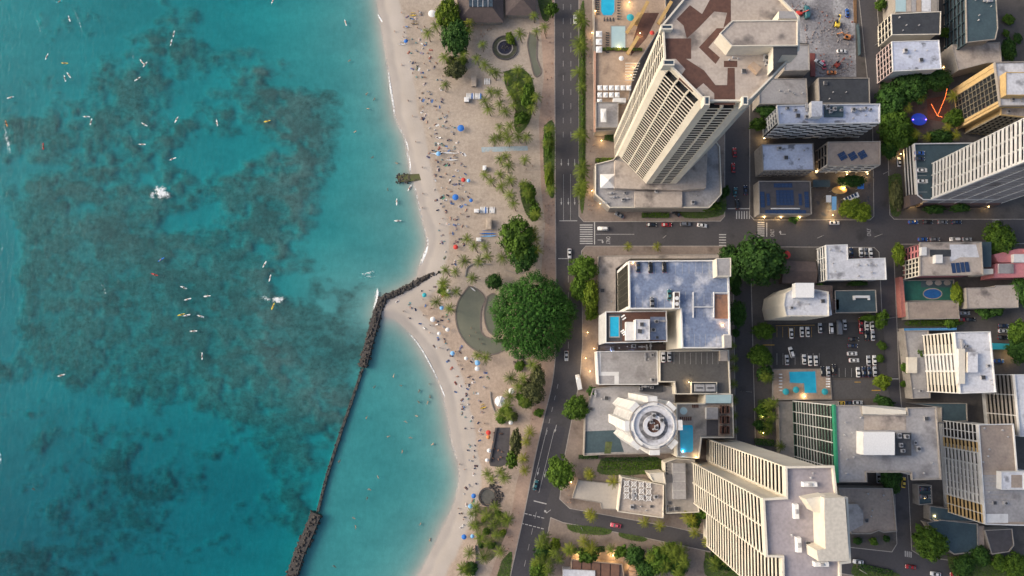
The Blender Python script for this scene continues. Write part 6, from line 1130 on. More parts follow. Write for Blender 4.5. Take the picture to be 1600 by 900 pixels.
# mopeds
def moped_parts():
    q = MB(); q.box(-.55, .35, -.16, .16, .3, .62, taper=.04); q.box(.35, .6, -.2, .2, .3, .95, taper=.05); b = q.mesh('body', carpaint('black')); q = MB(); q.box(-.55, .15, -.15, .15, .64, .78, taper=.03); s = q.mesh('seat', M['darkmetal']); q = MB(); q.box(.45, .52, -.36, .36, 1.0, 1.06); q.cyl(.48, 0, .6, 1.0, .03, .03, 6); h = q.mesh('handlebar', M['metal']); return b, s, h
MOP = moped_parts()
for k in range(14):
    x, y = 803 + (k % 7) * 2.7, 558 + (k // 7) * 7 + (k % 3); w = P(x, y, .1); rt = empty('moped', (w[0], w[1], .07), 'black parked moped in the tight row under the banyan edge', 'moped', 'mopeds parked beside the banyan', math.pi / 2 + .15)
    for nm, me in zip(('body', 'seat', 'handlebar'), MOP): link(nm, me, rt)
    for x_ in (-.55, .6): link('wheel', WHEEL, rt, (x_, 0, 0), 0, (.75, .45, .75))

# ------------------------------------------------------------------ people
def figure(name, joints, bones, root=0):
    me = bpy.data.meshes.new(name); me.from_pydata([j[:3] for j in joints], bones, []); o = bpy.data.objects.new(name, me); COL.objects.link(o)
    md = o.modifiers.new('skin', 'SKIN'); 
    for i, sv in enumerate(me.skin_vertices[0].data): sv.radius = (joints[i][3], joints[i][3]); sv.use_root = (i == root)
    dg = bpy.context.evaluated_depsgraph_get(); out = bpy.data.meshes.new_from_object(o.evaluated_get(dg)); bpy.data.objects.remove(o); out.name = name; return out
BONES = [(0, 1), (1, 2), (2, 3), (3, 4), (2, 5), (5, 6), (6, 7), (2, 8), (8, 9), (9, 10), (0, 11), (11, 12), (12, 13), (13, 14), (0, 15), (15, 16), (16, 17), (17, 18)]
def pose(kind):
    if kind == 'standing': J = [(0, 0, .95, .15), (0, 0, 1.2, .15), (0, 0, 1.42, .13), (0, 0, 1.55, .07), (.02, 0, 1.68, .10), (0, .19, 1.4, .065), (.02, .25, 1.12, .05), (.10, .26, .86, .04), (0, -.19, 1.4, .065), (-.02, -.25, 1.12, .05), (.06, -.26, .86, .04), (.02, .1, .85, .1), (.08, .11, .48, .07), (.02, .11, .08, .05), (.16, .12, .04, .045), (-.02, -.1, .85, .1), (-.02, -.11, .48, .07), (-.10, -.11, .08, .05), (.04, -.12, .04, .045)]
    elif kind == 'lying': J = [(0, 0, .14, .15), (.28, 0, .15, .15), (.5, 0, .15, .14), (.64, 0, .14, .07), (.78, 0, .15, .10), (.48, .2, .13, .065), (.22, .32, .08, .05), (-.02, .30, .07, .04), (.48, -.2, .13, .065), (.30, -.36, .08, .05), (.12, -.40, .07, .04), (-.1, .1, .13, .1), (-.48, .14, .13, .07), (-.86, .15, .08, .05), (-.9, .17, .16, .045), (-.1, -.1, .13, .1), (-.46, -.16, .18, .07), (-.84, -.2, .08, .05), (-.9, -.22, .14, .045)]
    elif kind == 'sitting': J = [(0, 0, .14, .15), (-.08, 0, .4, .15), (-.1, 0, .62, .13), (-.09, 0, .75, .07), (-.05, 0, .88, .10), (-.1, .19, .6, .065), (-.2, .28, .34, .05), (-.25, .3, .08, .04), (-.1, -.19, .6, .065), (.08, -.26, .38, .05), (.3, -.2, .36, .04), (.1, .1, .14, .1), (.42, .15, .34, .07), (.72, .16, .08, .05), (.84, .16, .05, .045), (.1, -.1, .14, .1), (.48, -.15, .2, .07), (.82, -.18, .08, .05), (.9, -.2, .14, .045)]
    else: J = [(0, 0, .16, .15), (.28, 0, .2, .15), (.5, 0, .26, .14), (.62, 0, .32, .07), (.74, 0, .4, .10), (.5, .2, .24, .065), (.68, .4, .12, .05), (.9, .42, .02, .04), (.5, -.2, .24, .065), (.3, -.42, .12, .05), (.1, -.46, .02, .04), (-.1, .1, .15, .1), (-.48, .12, .14, .07), (-.86, .12, .12, .05), (-1.0, .12, .1, .045), (-.1, -.1, .15, .1), (-.48, -.12, .14, .07), (-.86, -.12, .12, .05), (-1.0, -.12, .1, .045)]
    return J
SKINS = [plain('skin_light', (.50, .30, .21), .6), plain('skin_tan', (.36, .20, .13), .6), plain('skin_brown', (.16, .085, .055), .6)]
HAIRS = [plain('hair_dark', (.02, .014, .01), .7), plain('hair_brown', (.07, .04, .02), .7), plain('hair_fair', (.35, .24, .10), .7)]
CLOTH = {'black': (.015, .015, .018), 'white': (.7, .7, .68), 'red': (.30, .04, .04), 'blue': (.05, .10, .28), 'navy': (.02, .03, .09), 'grey': (.2, .2, .21), 'green': (.05, .12, .07), 'pink': (.40, .18, .20)}
CLM = {k: plain('cloth_' + k, v, .85) for k, v in CLOTH.items()}
_fig = {}
for kd in ('standing', 'lying', 'sitting', 'paddling'):
    J = pose(kd); me = figure('person', J, BONES); c = np.array([p.center for p in me.polygons]); hip_, chest, head = [np.array(J[i][:3]) for i in (0, 2, 4)]
    dh = np.linalg.norm(c - head, axis=1); ax = (chest - hip_) / np.linalg.norm(chest - hip_); s_ = (c - hip_) @ ax; lat = np.linalg.norm(c - hip_ - s_[:, None] * ax, axis=1)
    mi = np.zeros(len(c), int); mi[(s_ > -.28) & (s_ < (.42 if kd == 'standing' else .12)) & (lat < .27)] = 1; mi[(dh < .17) & ((c - head) @ ax > .0)] = 2
    me.polygons.foreach_set('material_index', mi.astype(np.int32)); me.polygons.foreach_set('use_smooth', np.ones(len(c), bool)); _fig[kd] = me
_pm = {}; _ppl = [0]
def person(px, py, kd, where, z=.08, colour=None, ang=None, label=None, group=None, snap=True):
    k = _ppl[0]; _ppl[0] += 1; g = random.Random(k * 13 + 5); colour = colour or g.choice(['black', 'black', 'black', 'white', 'navy', 'navy', 'grey', 'grey', 'red', 'blue', 'green', 'pink']); si = g.randrange(3)
    key = (kd, colour, si)
    if key not in _pm:
        me = _fig[kd].copy(); me.materials.clear(); me.materials.append(SKINS[si]); me.materials.append(CLM[colour]); me.materials.append(HAIRS[(si + 1) % 3 if kd == 'sitting' else 0]); _pm[key] = me
    w = P(px, py, z); vb = {'standing': 'standing', 'lying': 'lying', 'sitting': 'sitting', 'paddling': 'lying flat'}[kd]
    lb = label or f'person {"in " + colour + (" clothes" if kd == "standing" else " swimwear")} {vb} {where}'
    o = link('person', _pm[key], None, (w[0], w[1], z), g.uniform(0, 6.28) if ang is None else ang, (g.uniform(.93, 1.06),) * 3); tag(o, lb, 'person', group or f'people {where}'); return o
def ground_z(px, py):
    i = int(round((py - gy0) / STEP)); j = int(round((px - gx0) / STEP)); return float(Z[i, j]) if 0 <= i < NY and 0 <= j < NX else .05
def towel(px, py, ang, col, z, where):
    key = 'towel_' + col
    if key not in MATS: plain(key, dict(white=(.68, .68, .66), blue=(.10, .18, .38), red=(.35, .09, .08), green=(.10, .26, .18), yellow=(.5, .4, .15), navy=(.02, .03, .08), teal=(.14, .32, .34), pink=(.5, .25, .28), grey=(.25, .25, .27))[col], .9)
    if key not in _cm:
        V = [(x, y, .02 + .02 * math.sin(x * 7 + y * 5)) for x in np.linspace(-1.0, 1.0, 7) for y in (-.5, 0, .5)]; F = [(3 * i + j, 3 * i + 3 + j, 3 * i + 4 + j, 3 * i + j + 1) for i in range(6) for j in range(2)]; _cm[key] = newmesh('beach_towel', V, F, MATS[key])
    w = P(px, py, z); o = link('beach_towel', _cm[key], None, (w[0], w[1], z + .02), ang); return tag(o, f'{col} beach towel spread {where}', 'towel', f'towels {where}')
def scatter(poly, n, seed, mind=5):
    g = random.Random(seed); xs = [p[0] for p in poly]; ys = [p[1] for p in poly]; out = []; tries = 0
    while len(out) < n and tries < 20000:
        tries += 1; x, y = g.uniform(min(xs), max(xs)), g.uniform(min(ys), max(ys))
        if inside(poly, x, y) and all((x - a) ** 2 + (y - b) ** 2 > mind * mind for a, b in out): out.append((x, y))
    return out
TC = ['white', 'white', 'white', 'white', 'blue', 'navy', 'navy', 'teal', 'grey', 'grey', 'grey', 'red', 'green', 'blue']
NB1 = [(626, 20), (655, 15), (672, 60), (690, 110), (705, 180), (722, 230), (735, 300), (728, 380), (712, 415), (690, 412), (684, 340), (668, 240), (652, 150), (636, 80)]
NB2 = [(612, 474), (650, 455), (682, 436), (700, 460), (705, 520), (738, 556), (765, 590), (758, 690), (750, 745), (735, 800), (722, 850), (715, 800), (735, 730), (722, 650), (700, 575), (665, 520)]
for poly, n, where, seed in ((NB1, 112, 'on the north beach sand', 1), (NB2, 62, 'on the lagoon beach sand', 2)):
    g = random.Random(seed)
    for x, y in scatter(poly, n, seed, 6):
        z = ground_z(x, y) + .01; kd = g.choice(('lying', 'lying', 'sitting', 'sitting', 'standing')); a = g.uniform(0, 6.28)
        if kd != 'standing' and g.random() < .75: towel(x, y, a, g.choice(TC), z, where)
        person(x, y, kd, where, z + (.05 if kd != 'standing' else 0), ang=a)
        if kd == 'lying' and g.random() < .35: towel(x + 3.2, y + 1, a, g.choice(TC), z, where)
WALK = [(617, 50), (630, 58), (636, 62), (628, 102), (645, 182), (638, 158), (660, 262), (661, 303), (660, 325), (687, 350), (688, 381), (650, 222), (672, 520), (716, 570), (718, 725), (726, 733), (726, 762), (716, 794), (671, 600)]
for x, y in WALK: person(x, y, 'standing', 'walking along the wet sand', ground_z(x, y))
for poly, n, where, seed, z in (([(849, 20), (864, 10), (865, 200), (850, 195)], 14, 'on the pinkish paving beside the stream', 3, GR), ([(848, 310), (866, 312), (866, 430), (848, 420)], 20, 'on the paving at the avenue crossing', 4, GR), ([(918, 20), (927, 20), (927, 340), (917, 340)], 18, 'on the pavement beside the hotel pool deck', 5, GR), ([(760, 240), (845, 245), (840, 280), (770, 300)], 10, 'between palms south of the blue mat', 6, .08), ([(836, 575), (855, 590), (835, 690), (815, 750), (800, 740), (828, 650)], 12, 'on the paving beside the slate terrace', 7, GR), ([(800, 770), (820, 760), (800, 850), (780, 880)], 12, 'on the paving by the rock fountain', 8, GR), ([(879, 762), (892, 768), (900, 792), (884, 786)], 6, 'waiting at the side road corner', 9, GR), ([(722, 500), (745, 520), (760, 545), (735, 540)], 5, 'wading in the shallow pond', 10, .12), ([(770, 675), (792, 675), (788, 725), (768, 722)], 10, 'on the slate terrace', 11, .17), ([(752, 22), (775, 40), (770, 62), (750, 60)], 8, 'by the brown pavilion steps', 12, .08)):
    for x, y in scatter(poly, n, seed, 4): person(x, y, 'sitting' if 'terrace' in where and seed == 11 else 'standing', where, z)
# ------------------------------------------------------------------ swimmers and surfers
def board_mesh(m):
    n = 14; V = []; F = []
    prof = [(-1.45, .16), (-1.1, .24), (-.4, .29), (.3, .29), (.9, .23), (1.25, .13), (1.45, .02)]
    for x, w in prof: r = .06 * (max(0, x - .6)) ** 2 * 2; V += [(x, -w, .06 + r), (x, -w * .5, .10 + r), (x, w * .5, .10 + r), (x, w, .06 + r), (x, 0, .0 + r)]
    for i in range(len(prof) - 1):
        for j, k in ((0, 1), (1, 2), (2, 3), (3, 4), (4, 0)): F.append((5 * i + j, 5 * i + k, 5 * i + 5 + k, 5 * i + 5 + j))
    F.append((0, 4, 3, 2, 1)); return newmesh('surfboard', V, F, m)
BOARD = {k: board_mesh(M[k + 'cloth']) for k in ('white', 'yellow', 'red', 'blue', 'teal', 'orange')}
def surfer(px, py, col='white', ang=None, rider=True):
    g = random.Random(int(px * 7 + py)); ang = g.uniform(0, 6.28) if ang is None else ang; w = P(px, py, SEA); s = 1.35
    o = link('surfboard', BOARD[col], None, (w[0], w[1], SEA - .02), ang, (s, s, s)); tag(o, f'{col} surfboard afloat on the reef water {"under a paddler" if rider else "without a rider"}', 'surfboard', f'{col} surfboards on the sea')
    if rider: person(px, py, g.choice(('paddling', 'sitting')), 'on a surfboard at sea', SEA + .1, colour=g.choice(('black', 'navy', 'red', 'blue')), ang=ang)
S3 = [(325, 87), (220, 265), (303, 296, 'yellow'), (305, 367), (323, 352), (667, 291), (680, 303), (645, 370), (50, 457), (30, 578, 'orange'), (405, 547), (427, 572), (677, 583), (828, 561), (1018, 577), (203, 687, 'red'), (667, 677), (810, 745), (803, 200), (815, 160), (278, 8, 'teal')]
for a in S3: surfer(a[0] / 3, a[1] / 3, *(a[2:]))
for a in [(755, 317, 'blue'), (725, 387, 'red'), (862, 448), (880, 503), (972, 488), (850, 575, 'yellow'), (875, 578), (940, 582), (907, 652), (948, 770), (287, 860)]: surfer(a[0] / 3, 300 + a[1] / 3, *(a[2:]))
for a in [(960, 46, 'white', 1.57), (965, 135, 'white', 0), (340, 340), (366, 403), (380, 535, 'yellow')]: surfer(300 + a[0] / 3, 300 + a[1] / 3, *(a[2:]))
for a in [(720, 106, 'white', 1.9), (353, 568, 'yellow'), (380, 4), (1020, 882)]: surfer(300 + a[0] / 3, a[1] / 3, *(a[2:]), )
person(52.7, 764, 'paddling', 'swimming in deep water beyond the reef', SEA - .1)
for x, y in [(458, 245), (673, 180), (710, 182), (730, 355), (470, 542), (405, 660), (548, 323), (640, 328), (605, 385), (505, 490), (460, 578), (680, 685), (720, 750), (413, 697), (620, 262), (665, 238), (490, 118), (570, 73), (600, 112), (675, 135), (720, 158), (775, 135), (325, 860), (345, 425)]: person(400 + x / 2.6475, 560 + y / 2.6475, 'paddling', 'swimming in the calm lagoon', SEA - .12)
for x, y in [(573, 147), (585, 155), (575, 170), (546, 95), (555, 206), (582, 246), (620, 255), (606, 296)]: person(x, y, 'paddling', 'swimming off the north beach', SEA - .12)

# ------------------------------------------------------------------ beach furniture
def umbrella(px, py, col, r, where, z=.08):
    w = P(px, py, z + 2); m = M[col]; rt = empty('beach_umbrella', (w[0], w[1], z), f'{ {"bluecloth": "blue", "lightblue": "light blue", "whitecloth": "white", "redcloth": "red", "tealcloth": "teal", "yellowcloth": "yellow", "orangecloth": "orange"}[col]} round umbrella {where}', 'umbrella', f'umbrellas {where}')
    n = 10; q = MB(); V = [(0, 0, 2.35)]
    for ring, (rr_, zz_) in enumerate(((.5, 2.2), (1.0, 1.85))): V += [(r * rr_ * math.cos(2 * math.pi * i / n), r * rr_ * math.sin(2 * math.pi * i / n), zz_) for i in range(n)]
    F = [(0, 1 + i, 1 + (i + 1) % n) for i in range(n)] + [(1 + i, 1 + n + i, 1 + n + (i + 1) % n, 1 + (i + 1) % n) for i in range(n)]; q.add(V, F); link('canopy', q.mesh('canopy', m), rt); q = MB(); q.cyl(0, 0, 0, 2.4, .03, .03, 6); link('pole', q.mesh('pole', M['metal']), rt)
for a in [(720, 200, 'bluecloth', 1.9, 'on the sand by the board racks'), (711.5, 308, 'bluecloth', 1.7, 'on the sand south of the jetty'), (736, 313, 'bluecloth', 1.0, 'beside the white board racks'), (746, 567, 'lightblue', 1.4, 'on the lagoon sand'), (745.5, 576, 'whitecloth', 1.3, 'on the lagoon sand'), (676, 499, 'whitecloth', 1.4, 'near the groyne bend'), (699, 515, 'whitecloth', 1.1, 'by the shallow pond wall'), (707, 552, 'lightblue', 1.2, 'above the lagoon waterline'), (728, 560, 'whitecloth', 1.0, 'above the lagoon waterline'), (686, 521, 'whitecloth', 1.0, 'near the groyne bend'), (663, 461, 'tealcloth', 1.2, 'on the sand by the groyne'), (690, 481, 'lightblue', 1.1, 'under the pond palms'), (763, 676, 'redcloth', 1.3, 'against the slate terrace wall'), (763, 683, 'orangecloth', 1.1, 'against the slate terrace wall'), (740, 775, 'bluecloth', 1.2, 'beside the rock fountain'), (735, 791, 'lightblue', 1.2, 'at the foot of the palm clump'), (725, 839, 'bluecloth', 1.3, 'south of the palm clump'), (738, 838, 'lightblue', 1.0, 'south of the palm clump'), (764, 704, 'whitecloth', 1.1, 'against the slate terrace wall'), (761, 719, 'whitecloth', 1.0, 'against the slate terrace wall'), (634, 64, 'bluecloth', 1.1, 'on the wet north sand'), (685, 240, 'lightblue', 1.3, 'beside the canoe at the jetty'), (724, 281, 'redcloth', 1.2, 'on the sand south of the jetty'), (712, 386, 'redcloth', 1.3, 'near the groyne palms'), (732, 282, 'lightblue', 1.0, 'on the sand south of the jetty'), (700, 455, 'whitecloth', 1.2, 'under the pond palms'), (675, 21, 'whitecloth', 2.2, 'beside the bright tree'), (1228, 612, 'tealcloth', 1.7, 'at the tan pool courtyard', .9), (1244, 609, 'tealcloth', 1.7, 'at the tan pool courtyard', .9), (1289, 612, 'tealcloth', 1.7, 'at the tan pool courtyard', .9), (1019, 51, 'redcloth', 1.3, 'in the brown planted court', 7.05), (985, 27, 'tealcloth', 2.0, 'between the ochre ramps', 9), (971, 91, 'whitecloth', 1.4, 'beside the lit hedge on the pool deck', 7.05), (1229, 398, 'redcloth', 2.2, 'beside the dark brown roof', 3)]: umbrella(*a)
def stand(px, py, wpx, hpx, h, label, roofm, name='kiosk', cat='kiosk', ang=0):
    c = P(px, py, h); a, b = wpx * MPX / 2, hpx * MPX / 2; rt = empty(name, (c[0], c[1], .07), label, cat, None, ang); q = MB(); q.box(-a * .85, a * .85, -b * .85, b * .85, 0, h - .3); link('wall', q.mesh('wall', M['concrete']), rt); q = MB(); q.add([(-a, -b, h - .3), (a, -b, h - .3), (a, b, h - .3), (-a, b, h - .3), (-a * .3, 0, h - .1), (a * .3, 0, h - .1)], [(0, 1, 5, 4), (1, 2, 5), (2, 3, 4, 5), (3, 0, 4), (3, 2, 1, 0)]); link('roof', q.mesh('roof', roofm), rt); q = MB(); q.box(-a * .4, a * .4, -b * .88, -b * .82, .9, 1.9); link('counter_opening', q.mesh('counter_opening', M['glass']), rt)
PALE = mat('palebeige', (.45, .37, .29), (.40, .33, .26), .4)
stand(740, 126, 9, 18, 2.8, 'narrow beige beach kiosk north of the board racks', PALE); stand(763.5, 349, 9, 18, 2.8, 'narrow beige beach kiosk south of the board racks', PALE); stand(729, 155, 8, 8, 2.4, 'small white square stall beside the northern board rack', M['whitecloth']); stand(744.5, 329, 8, 6, 2.4, 'small white square stall beside the southern board rack', M['whitecloth']); stand(757, 262, 6, 8, 2.4, 'white box stall among the palms', M['whitecloth']); stand(748, 374, 8, 6, 2.2, 'white low stall beside the blue canoes', M['whitecloth'])
def rack(px, py, n, where, dx=2.1, l=1.25):
    c = P(px, py, .1); rt = empty('board_rack', (c[0], c[1], .07), f'low wooden rack holding white surfboards {where}', 'rack'); q = MB(); W_ = n * dx * MPX
    for y in (-.9, .9): q.box(-W_ / 2, W_ / 2, y - .05, y + .05, 0, .35)
    for k in range(n + 1): q.box(-W_ / 2 + k * dx * MPX - .03, -W_ / 2 + k * dx * MPX + .03, -.95, .95, .3, .36)
    link('frame', q.mesh('frame', M['trunk']), rt)
    for k in range(n):
        w = P(px - (n - 1) * dx / 2 + k * dx, py, .5); o = link('surfboard', BOARD['white'] if k % 4 else BOARD['blue'] if k % 8 == 4 else BOARD['white'], None, (w[0], w[1], .44), math.pi / 2 + .03 * (k % 3 - 1), (l, 1.05, 1.05)); tag(o, f'surfboard lying on the rack {where}', 'surfboard', f'boards on the rack {where}')
rack(734.5, 150, 6, 'north of the palms'); rack(747, 150, 5, 'beside the white stall north'); rack(756, 328, 6, 'south of the blue mat'); rack(769, 328, 4, 'next to the beige southern kiosk'); rack(761, 127, 4, 'east of the northern kiosk', 2.4)
def canoe(px, py, ang, colr, label, L_=9.0):
    w = P(px, py, .3); rt = empty('outrigger_canoe', (w[0], w[1], ground_z(px, py)), label, 'canoe', None, ang); n = 12; V = []; F = []
    for i in range(n + 1):
        t = i / n * 2 - 1; hw = .32 * (1 - t * t) + .02; sh = .2 * t * t; V += [(t * L_ / 2, -hw, .5 + sh), (t * L_ / 2, 0, .02 + sh), (t * L_ / 2, hw, .5 + sh), (t * L_ / 2, 0, .3 + sh)]
    for i in range(n):
        for j, k in ((0, 1), (1, 2), (2, 3), (3, 0)): F.append((4 * i + j, 4 * i + k, 4 * i + 4 + k, 4 * i + 4 + j))
    link('hull', newmesh('hull', V, F, colr), rt); q = MB(); q.box(-L_ * .3, L_ * .3, 1.5, 1.7, .1, .3, taper=.05); link('float', q.mesh('float', colr), rt)
    for x in (-L_ * .2, L_ * .2): q = MB(); q.box(x - .05, x + .05, 0, 1.6, .5, .58); link('cross_boom', q.mesh('cross_boom', M['trunk']), rt)
canoe(762, 365, 0, M['bluecloth'], 'long blue outrigger canoe parked beside the beige kiosk'); canoe(763, 369, 0.05, M['lightblue'], 'light blue outrigger canoe behind the dark blue one'); canoe(700, 239, -.05, M['whitecloth'], 'white outrigger canoe lying above the jetty', 11); canoe(705, 250, .03, M['whitecloth'], 'short white outrigger canoe south of the longer one', 7); canoe(679, 240, 0, M['whitecloth'], 'small white canoe beside the light blue umbrella', 5); canoe(645, 24, 0, M['yellowcloth'], 'yellow canoe on the northern sand', 4); canoe(648, 37, 0, mat('tanhull', (.45, .36, .2), (.4, .3, .18), 1), 'tan canoe beside the yellow one', 4); canoe(755, 637, .3, M['yellowcloth'], 'yellow board canoe near the white round tent', 3.5); canoe(739, 452, -.7, M['whitecloth'], 'white rescue canoe at the pond edge', 3.5); canoe(628, 69, 0, M['whitecloth'], 'white canoe on the wet north sand', 4)
# round white tent
c = P(781, 627, 3); tt0 = empty('round_tent', (c[0], c[1], .08), 'white round tent with scalloped roof on the sand edge', 'tent'); q = MB(); n = 16; V = [(0, 0, 4)] + [(2.6 * (1 + .06 * (i % 2)) * math.cos(2 * math.pi * i / n), 2.6 * (1 + .06 * (i % 2)) * math.sin(2 * math.pi * i / n), 2.4 + .25 * (i % 2)) for i in range(n)] + [(2.4 * math.cos(2 * math.pi * i / n), 2.4 * math.sin(2 * math.pi * i / n), 0) for i in range(n)]
q.add(V, [(0, 1 + i, 1 + (i + 1) % n) for i in range(n)]); link('canopy', q.mesh('canopy', M['whitecloth']), tt0)
for i in range(0, n, 4): q = MB(); q.cyl(V[1 + i][0] * .93, V[1 + i][1] * .93, 0, 2.5, .06, .06, 6); link('post', q.mesh('post', M['metal']), tt0)
umbrella(799, 611, 'whitecloth', 1.6, 'behind the round white tent'); umbrella(798, 660, 'whitecloth', 1.2, 'between round tent and slate terrace')
# fountains and walls
c = P(789, 75, 0); fr_ = empty('ring_fountain', (c[0], c[1], .07), 'round stone ring fountain with dark centre pool', 'fountain')
for nm, ro, ri, h, m in (('outer_wall', 21, 19.5, .7, M['slate']), ('planting_ring', 19.4, 13.5, .35, mat('fernbed', (.05, .055, .03), (.08, .08, .05), 1, fine=.3)), ('inner_wall', 13.4, 11.5, .6, M['concrete']), ('basin', 11.4, .3, .25, mat('darkwater', (.02, .018, .03), (.04, .035, .05), .6, rough=.1))):
    q = MB(); q.ring(oval(0, 0, ro * MPX, ro * MPX, 30), oval(0, 0, ri * MPX, ri * MPX, 30), 0, h); link(nm, q.mesh(nm, m), fr_)
q = MB(); g = random.Random(3)
for k in range(14): a = k * .45; rock_at(q, math.cos(a) * g.uniform(.3, 2), math.sin(a) * g.uniform(.3, 2), .4, g.uniform(.3, .6), g)
o = link('rocks', q.mesh('rocks', M['rock']), fr_); o['kind'] = 'stuff'
c = P(762, 776, 0); rf_ = empty('rock_fountain', (c[0], c[1], .07), 'dark rock fountain with curved wall beside the palm clump', 'fountain'); q = MB(); ro = [(math.cos(a) * 4.6, math.sin(a) * 4.6) for a in np.linspace(1.2, 5.4, 18)]; ri = [(math.cos(a) * 4.1, math.sin(a) * 4.1) for a in np.linspace(1.2, 5.4, 18)]; q.prism(ro + ri[::-1], 0, .9, top=False); q.add([(x, y, .9) for x, y in ro + ri], [(i, i + 1, i + 19, i + 18) for i in range(17)]); link('curved_wall', q.mesh('curved_wall', M['slate']), rf_)
q = MB(); q.prism(oval(0, 0, 3.6, 3.6, 20), 0, .25); link('basin', q.mesh('basin', mat('fountainpool', (.10, .10, .085), (.14, .13, .11), .5, rough=.15)), rf_); q = MB()
for k in range(90): a = g.uniform(-1.4, 1.4); r_ = g.uniform(3.6, 7.5); rock_at(q, math.cos(a) * r_, math.sin(a) * r_ * .9 + 1, .3, g.uniform(.3, .8), g)
o = link('rocks', q.mesh('rocks', M['rock']), rf_); o['kind'] = 'stuff'
def wall_line(pts, w, h, label, m, name='low_wall', z0=.05):
    L_ = smoothline(pts, 6); W = [Vector(P(x, y, 0)) for x, y in L_]; a, b = [], []
    for i, p in enumerate(W): d = (W[min(i + 1, len(W) - 1)] - W[max(i - 1, 0)]).normalized(); n = Vector((-d.y, d.x)) * w / 2; a.append(p + n); b.append(p - n)
    q = MB(); k = len(W); V = [(*p, z0 - .3) for p in a] + [(*p, z0 + h) for p in a] + [(*p, z0 + h) for p in b] + [(*p, z0 - .3) for p in b]; F = []
    for i in range(k - 1):
        for j in range(3): F.append((j * k + i, j * k + i + 1, (j + 1) * k + i + 1, (j + 1) * k + i))
    F += [(0, k, 2 * k, 3 * k), (4 * k - 1, 3 * k - 1, 2 * k - 1, k - 1)]; q.add(V, F); o = q.build(name, m); tag(o, label, 'wall'); return o
wall_line([(727, 432), (729, 420), (737, 413), (750, 412), (768, 413)], .7, .6, 'curved grey seat wall near the groyne palms', M['concrete']); wall_line([(776, 668), (772, 690), (766, 722)], .6, .9, 'straight dark wall along the slate terrace edge', M['slate']); wall_line([(743, 852), (744, 870), (742, 900)], .5, .8, 'dark low wall south of the palm clump', M['slate'])
wall_line([(804, 418), (820, 420), (812, 428), (790, 422)], .4, .3, 'thin curb loop at the sandy path bend', M['concrete']); wall_line([(766, 612), (768, 630), (774, 645)], .5, .5, 'pale curved wall beside the round tent', M['concrete'])

# low beach chairs and bags among the bathers
q = MB(); q.add([(-.5, -.3, .12), (-.5, .3, .12), (.25, .3, .2), (.25, -.3, .2), (.75, -.3, .75), (.75, .3, .75)], [(0, 3, 2, 1), (3, 4, 5, 2)]); q.add([(-.5, -.3, .08), (-.5, .3, .08), (.25, .3, .16), (.25, -.3, .16), (.78, -.3, .73), (.78, .3, .73)], [(0, 1, 2, 3), (3, 2, 5, 4)])
for y in (-.3, .3): q.box(-.45, .3, y - .02, y + .02, 0, .14, 1); q.box(.25, .3, y - .02, y + .02, 0, .45, 1)
CH = [q.mesh('beach_chair', [MATS['towel_' + c], M['metal']]) for c in ('white', 'navy', 'blue', 'grey')]
q = MB(); q.box(-.3, .3, -.2, .2, 0, .4, taper=.06); q.add([(-.12, -.02, .4), (.12, -.02, .4), (.08, 0, .6), (-.08, 0, .6)], [(0, 1, 2, 3)]); BAG = [q.mesh('beach_bag', MATS['towel_' + c]) for c in ('white', 'navy', 'grey', 'teal')]
for poly, n, where, seed in ((NB1, 46, 'on the north beach sand', 51), (NB2, 24, 'on the lagoon beach sand', 52)):
    g = random.Random(seed)
    for x, y in scatter(poly, n, seed, 7):
        z = ground_z(x, y); w = P(x, y, z); c = g.randrange(4); o = link('beach_chair', CH[c], None, (w[0], w[1], z), g.uniform(0, 6.3), (1.15,) * 3); tag(o, f'{("white", "navy", "blue", "grey")[c]} low beach chair standing {where}', 'chair', f'beach chairs {where}')
    for x, y in scatter(poly, n, seed + 7, 7):
        z = ground_z(x, y); w = P(x, y, z); c = g.randrange(4); o = link('beach_bag', BAG[c], None, (w[0], w[1], z), g.uniform(0, 6.3), (1.3,) * 3); tag(o, f'{("white", "navy", "grey", "teal")[c]} beach bag dropped {where}', 'bag', f'beach bags {where}')
# ------------------------------------------------------------------ lamps that are lit in the photograph
def lamp(px, py, label, h=3.2, power=160, col=(1.0, .66, .30), z=GR, name='street_lamp'):
    w = P(px, py, z); rt = empty(name, (w[0], w[1], z), label, 'lamp'); q = MB(); q.cyl(0, 0, 0, h, .07, .05, 7); q.box(-.35, .05, -.04, .04, h - .05, h + .02); link('post', q.mesh('post', M['darkmetal']), rt)
    m = M['lampglow'] if col[2] < .5 else plain('lampglow_cool', (.6, .7, .9), .5, emit=((.35, .5, 1.0), 30)); q = MB(); q.cyl(-.35, 0, h - .3, h - .06, .12, .16, 8); link('lamp_head', q.mesh('lamp_head', m), rt)
    l = bpy.data.lights.new('bulb', 'POINT'); l.energy = power * 2.5; l.color = col; l.shadow_soft_size = .25; o = bpy.data.objects.new('bulb', l); COL.objects.link(o); o.parent = rt; o.location = (-.35, 0, h - .45)
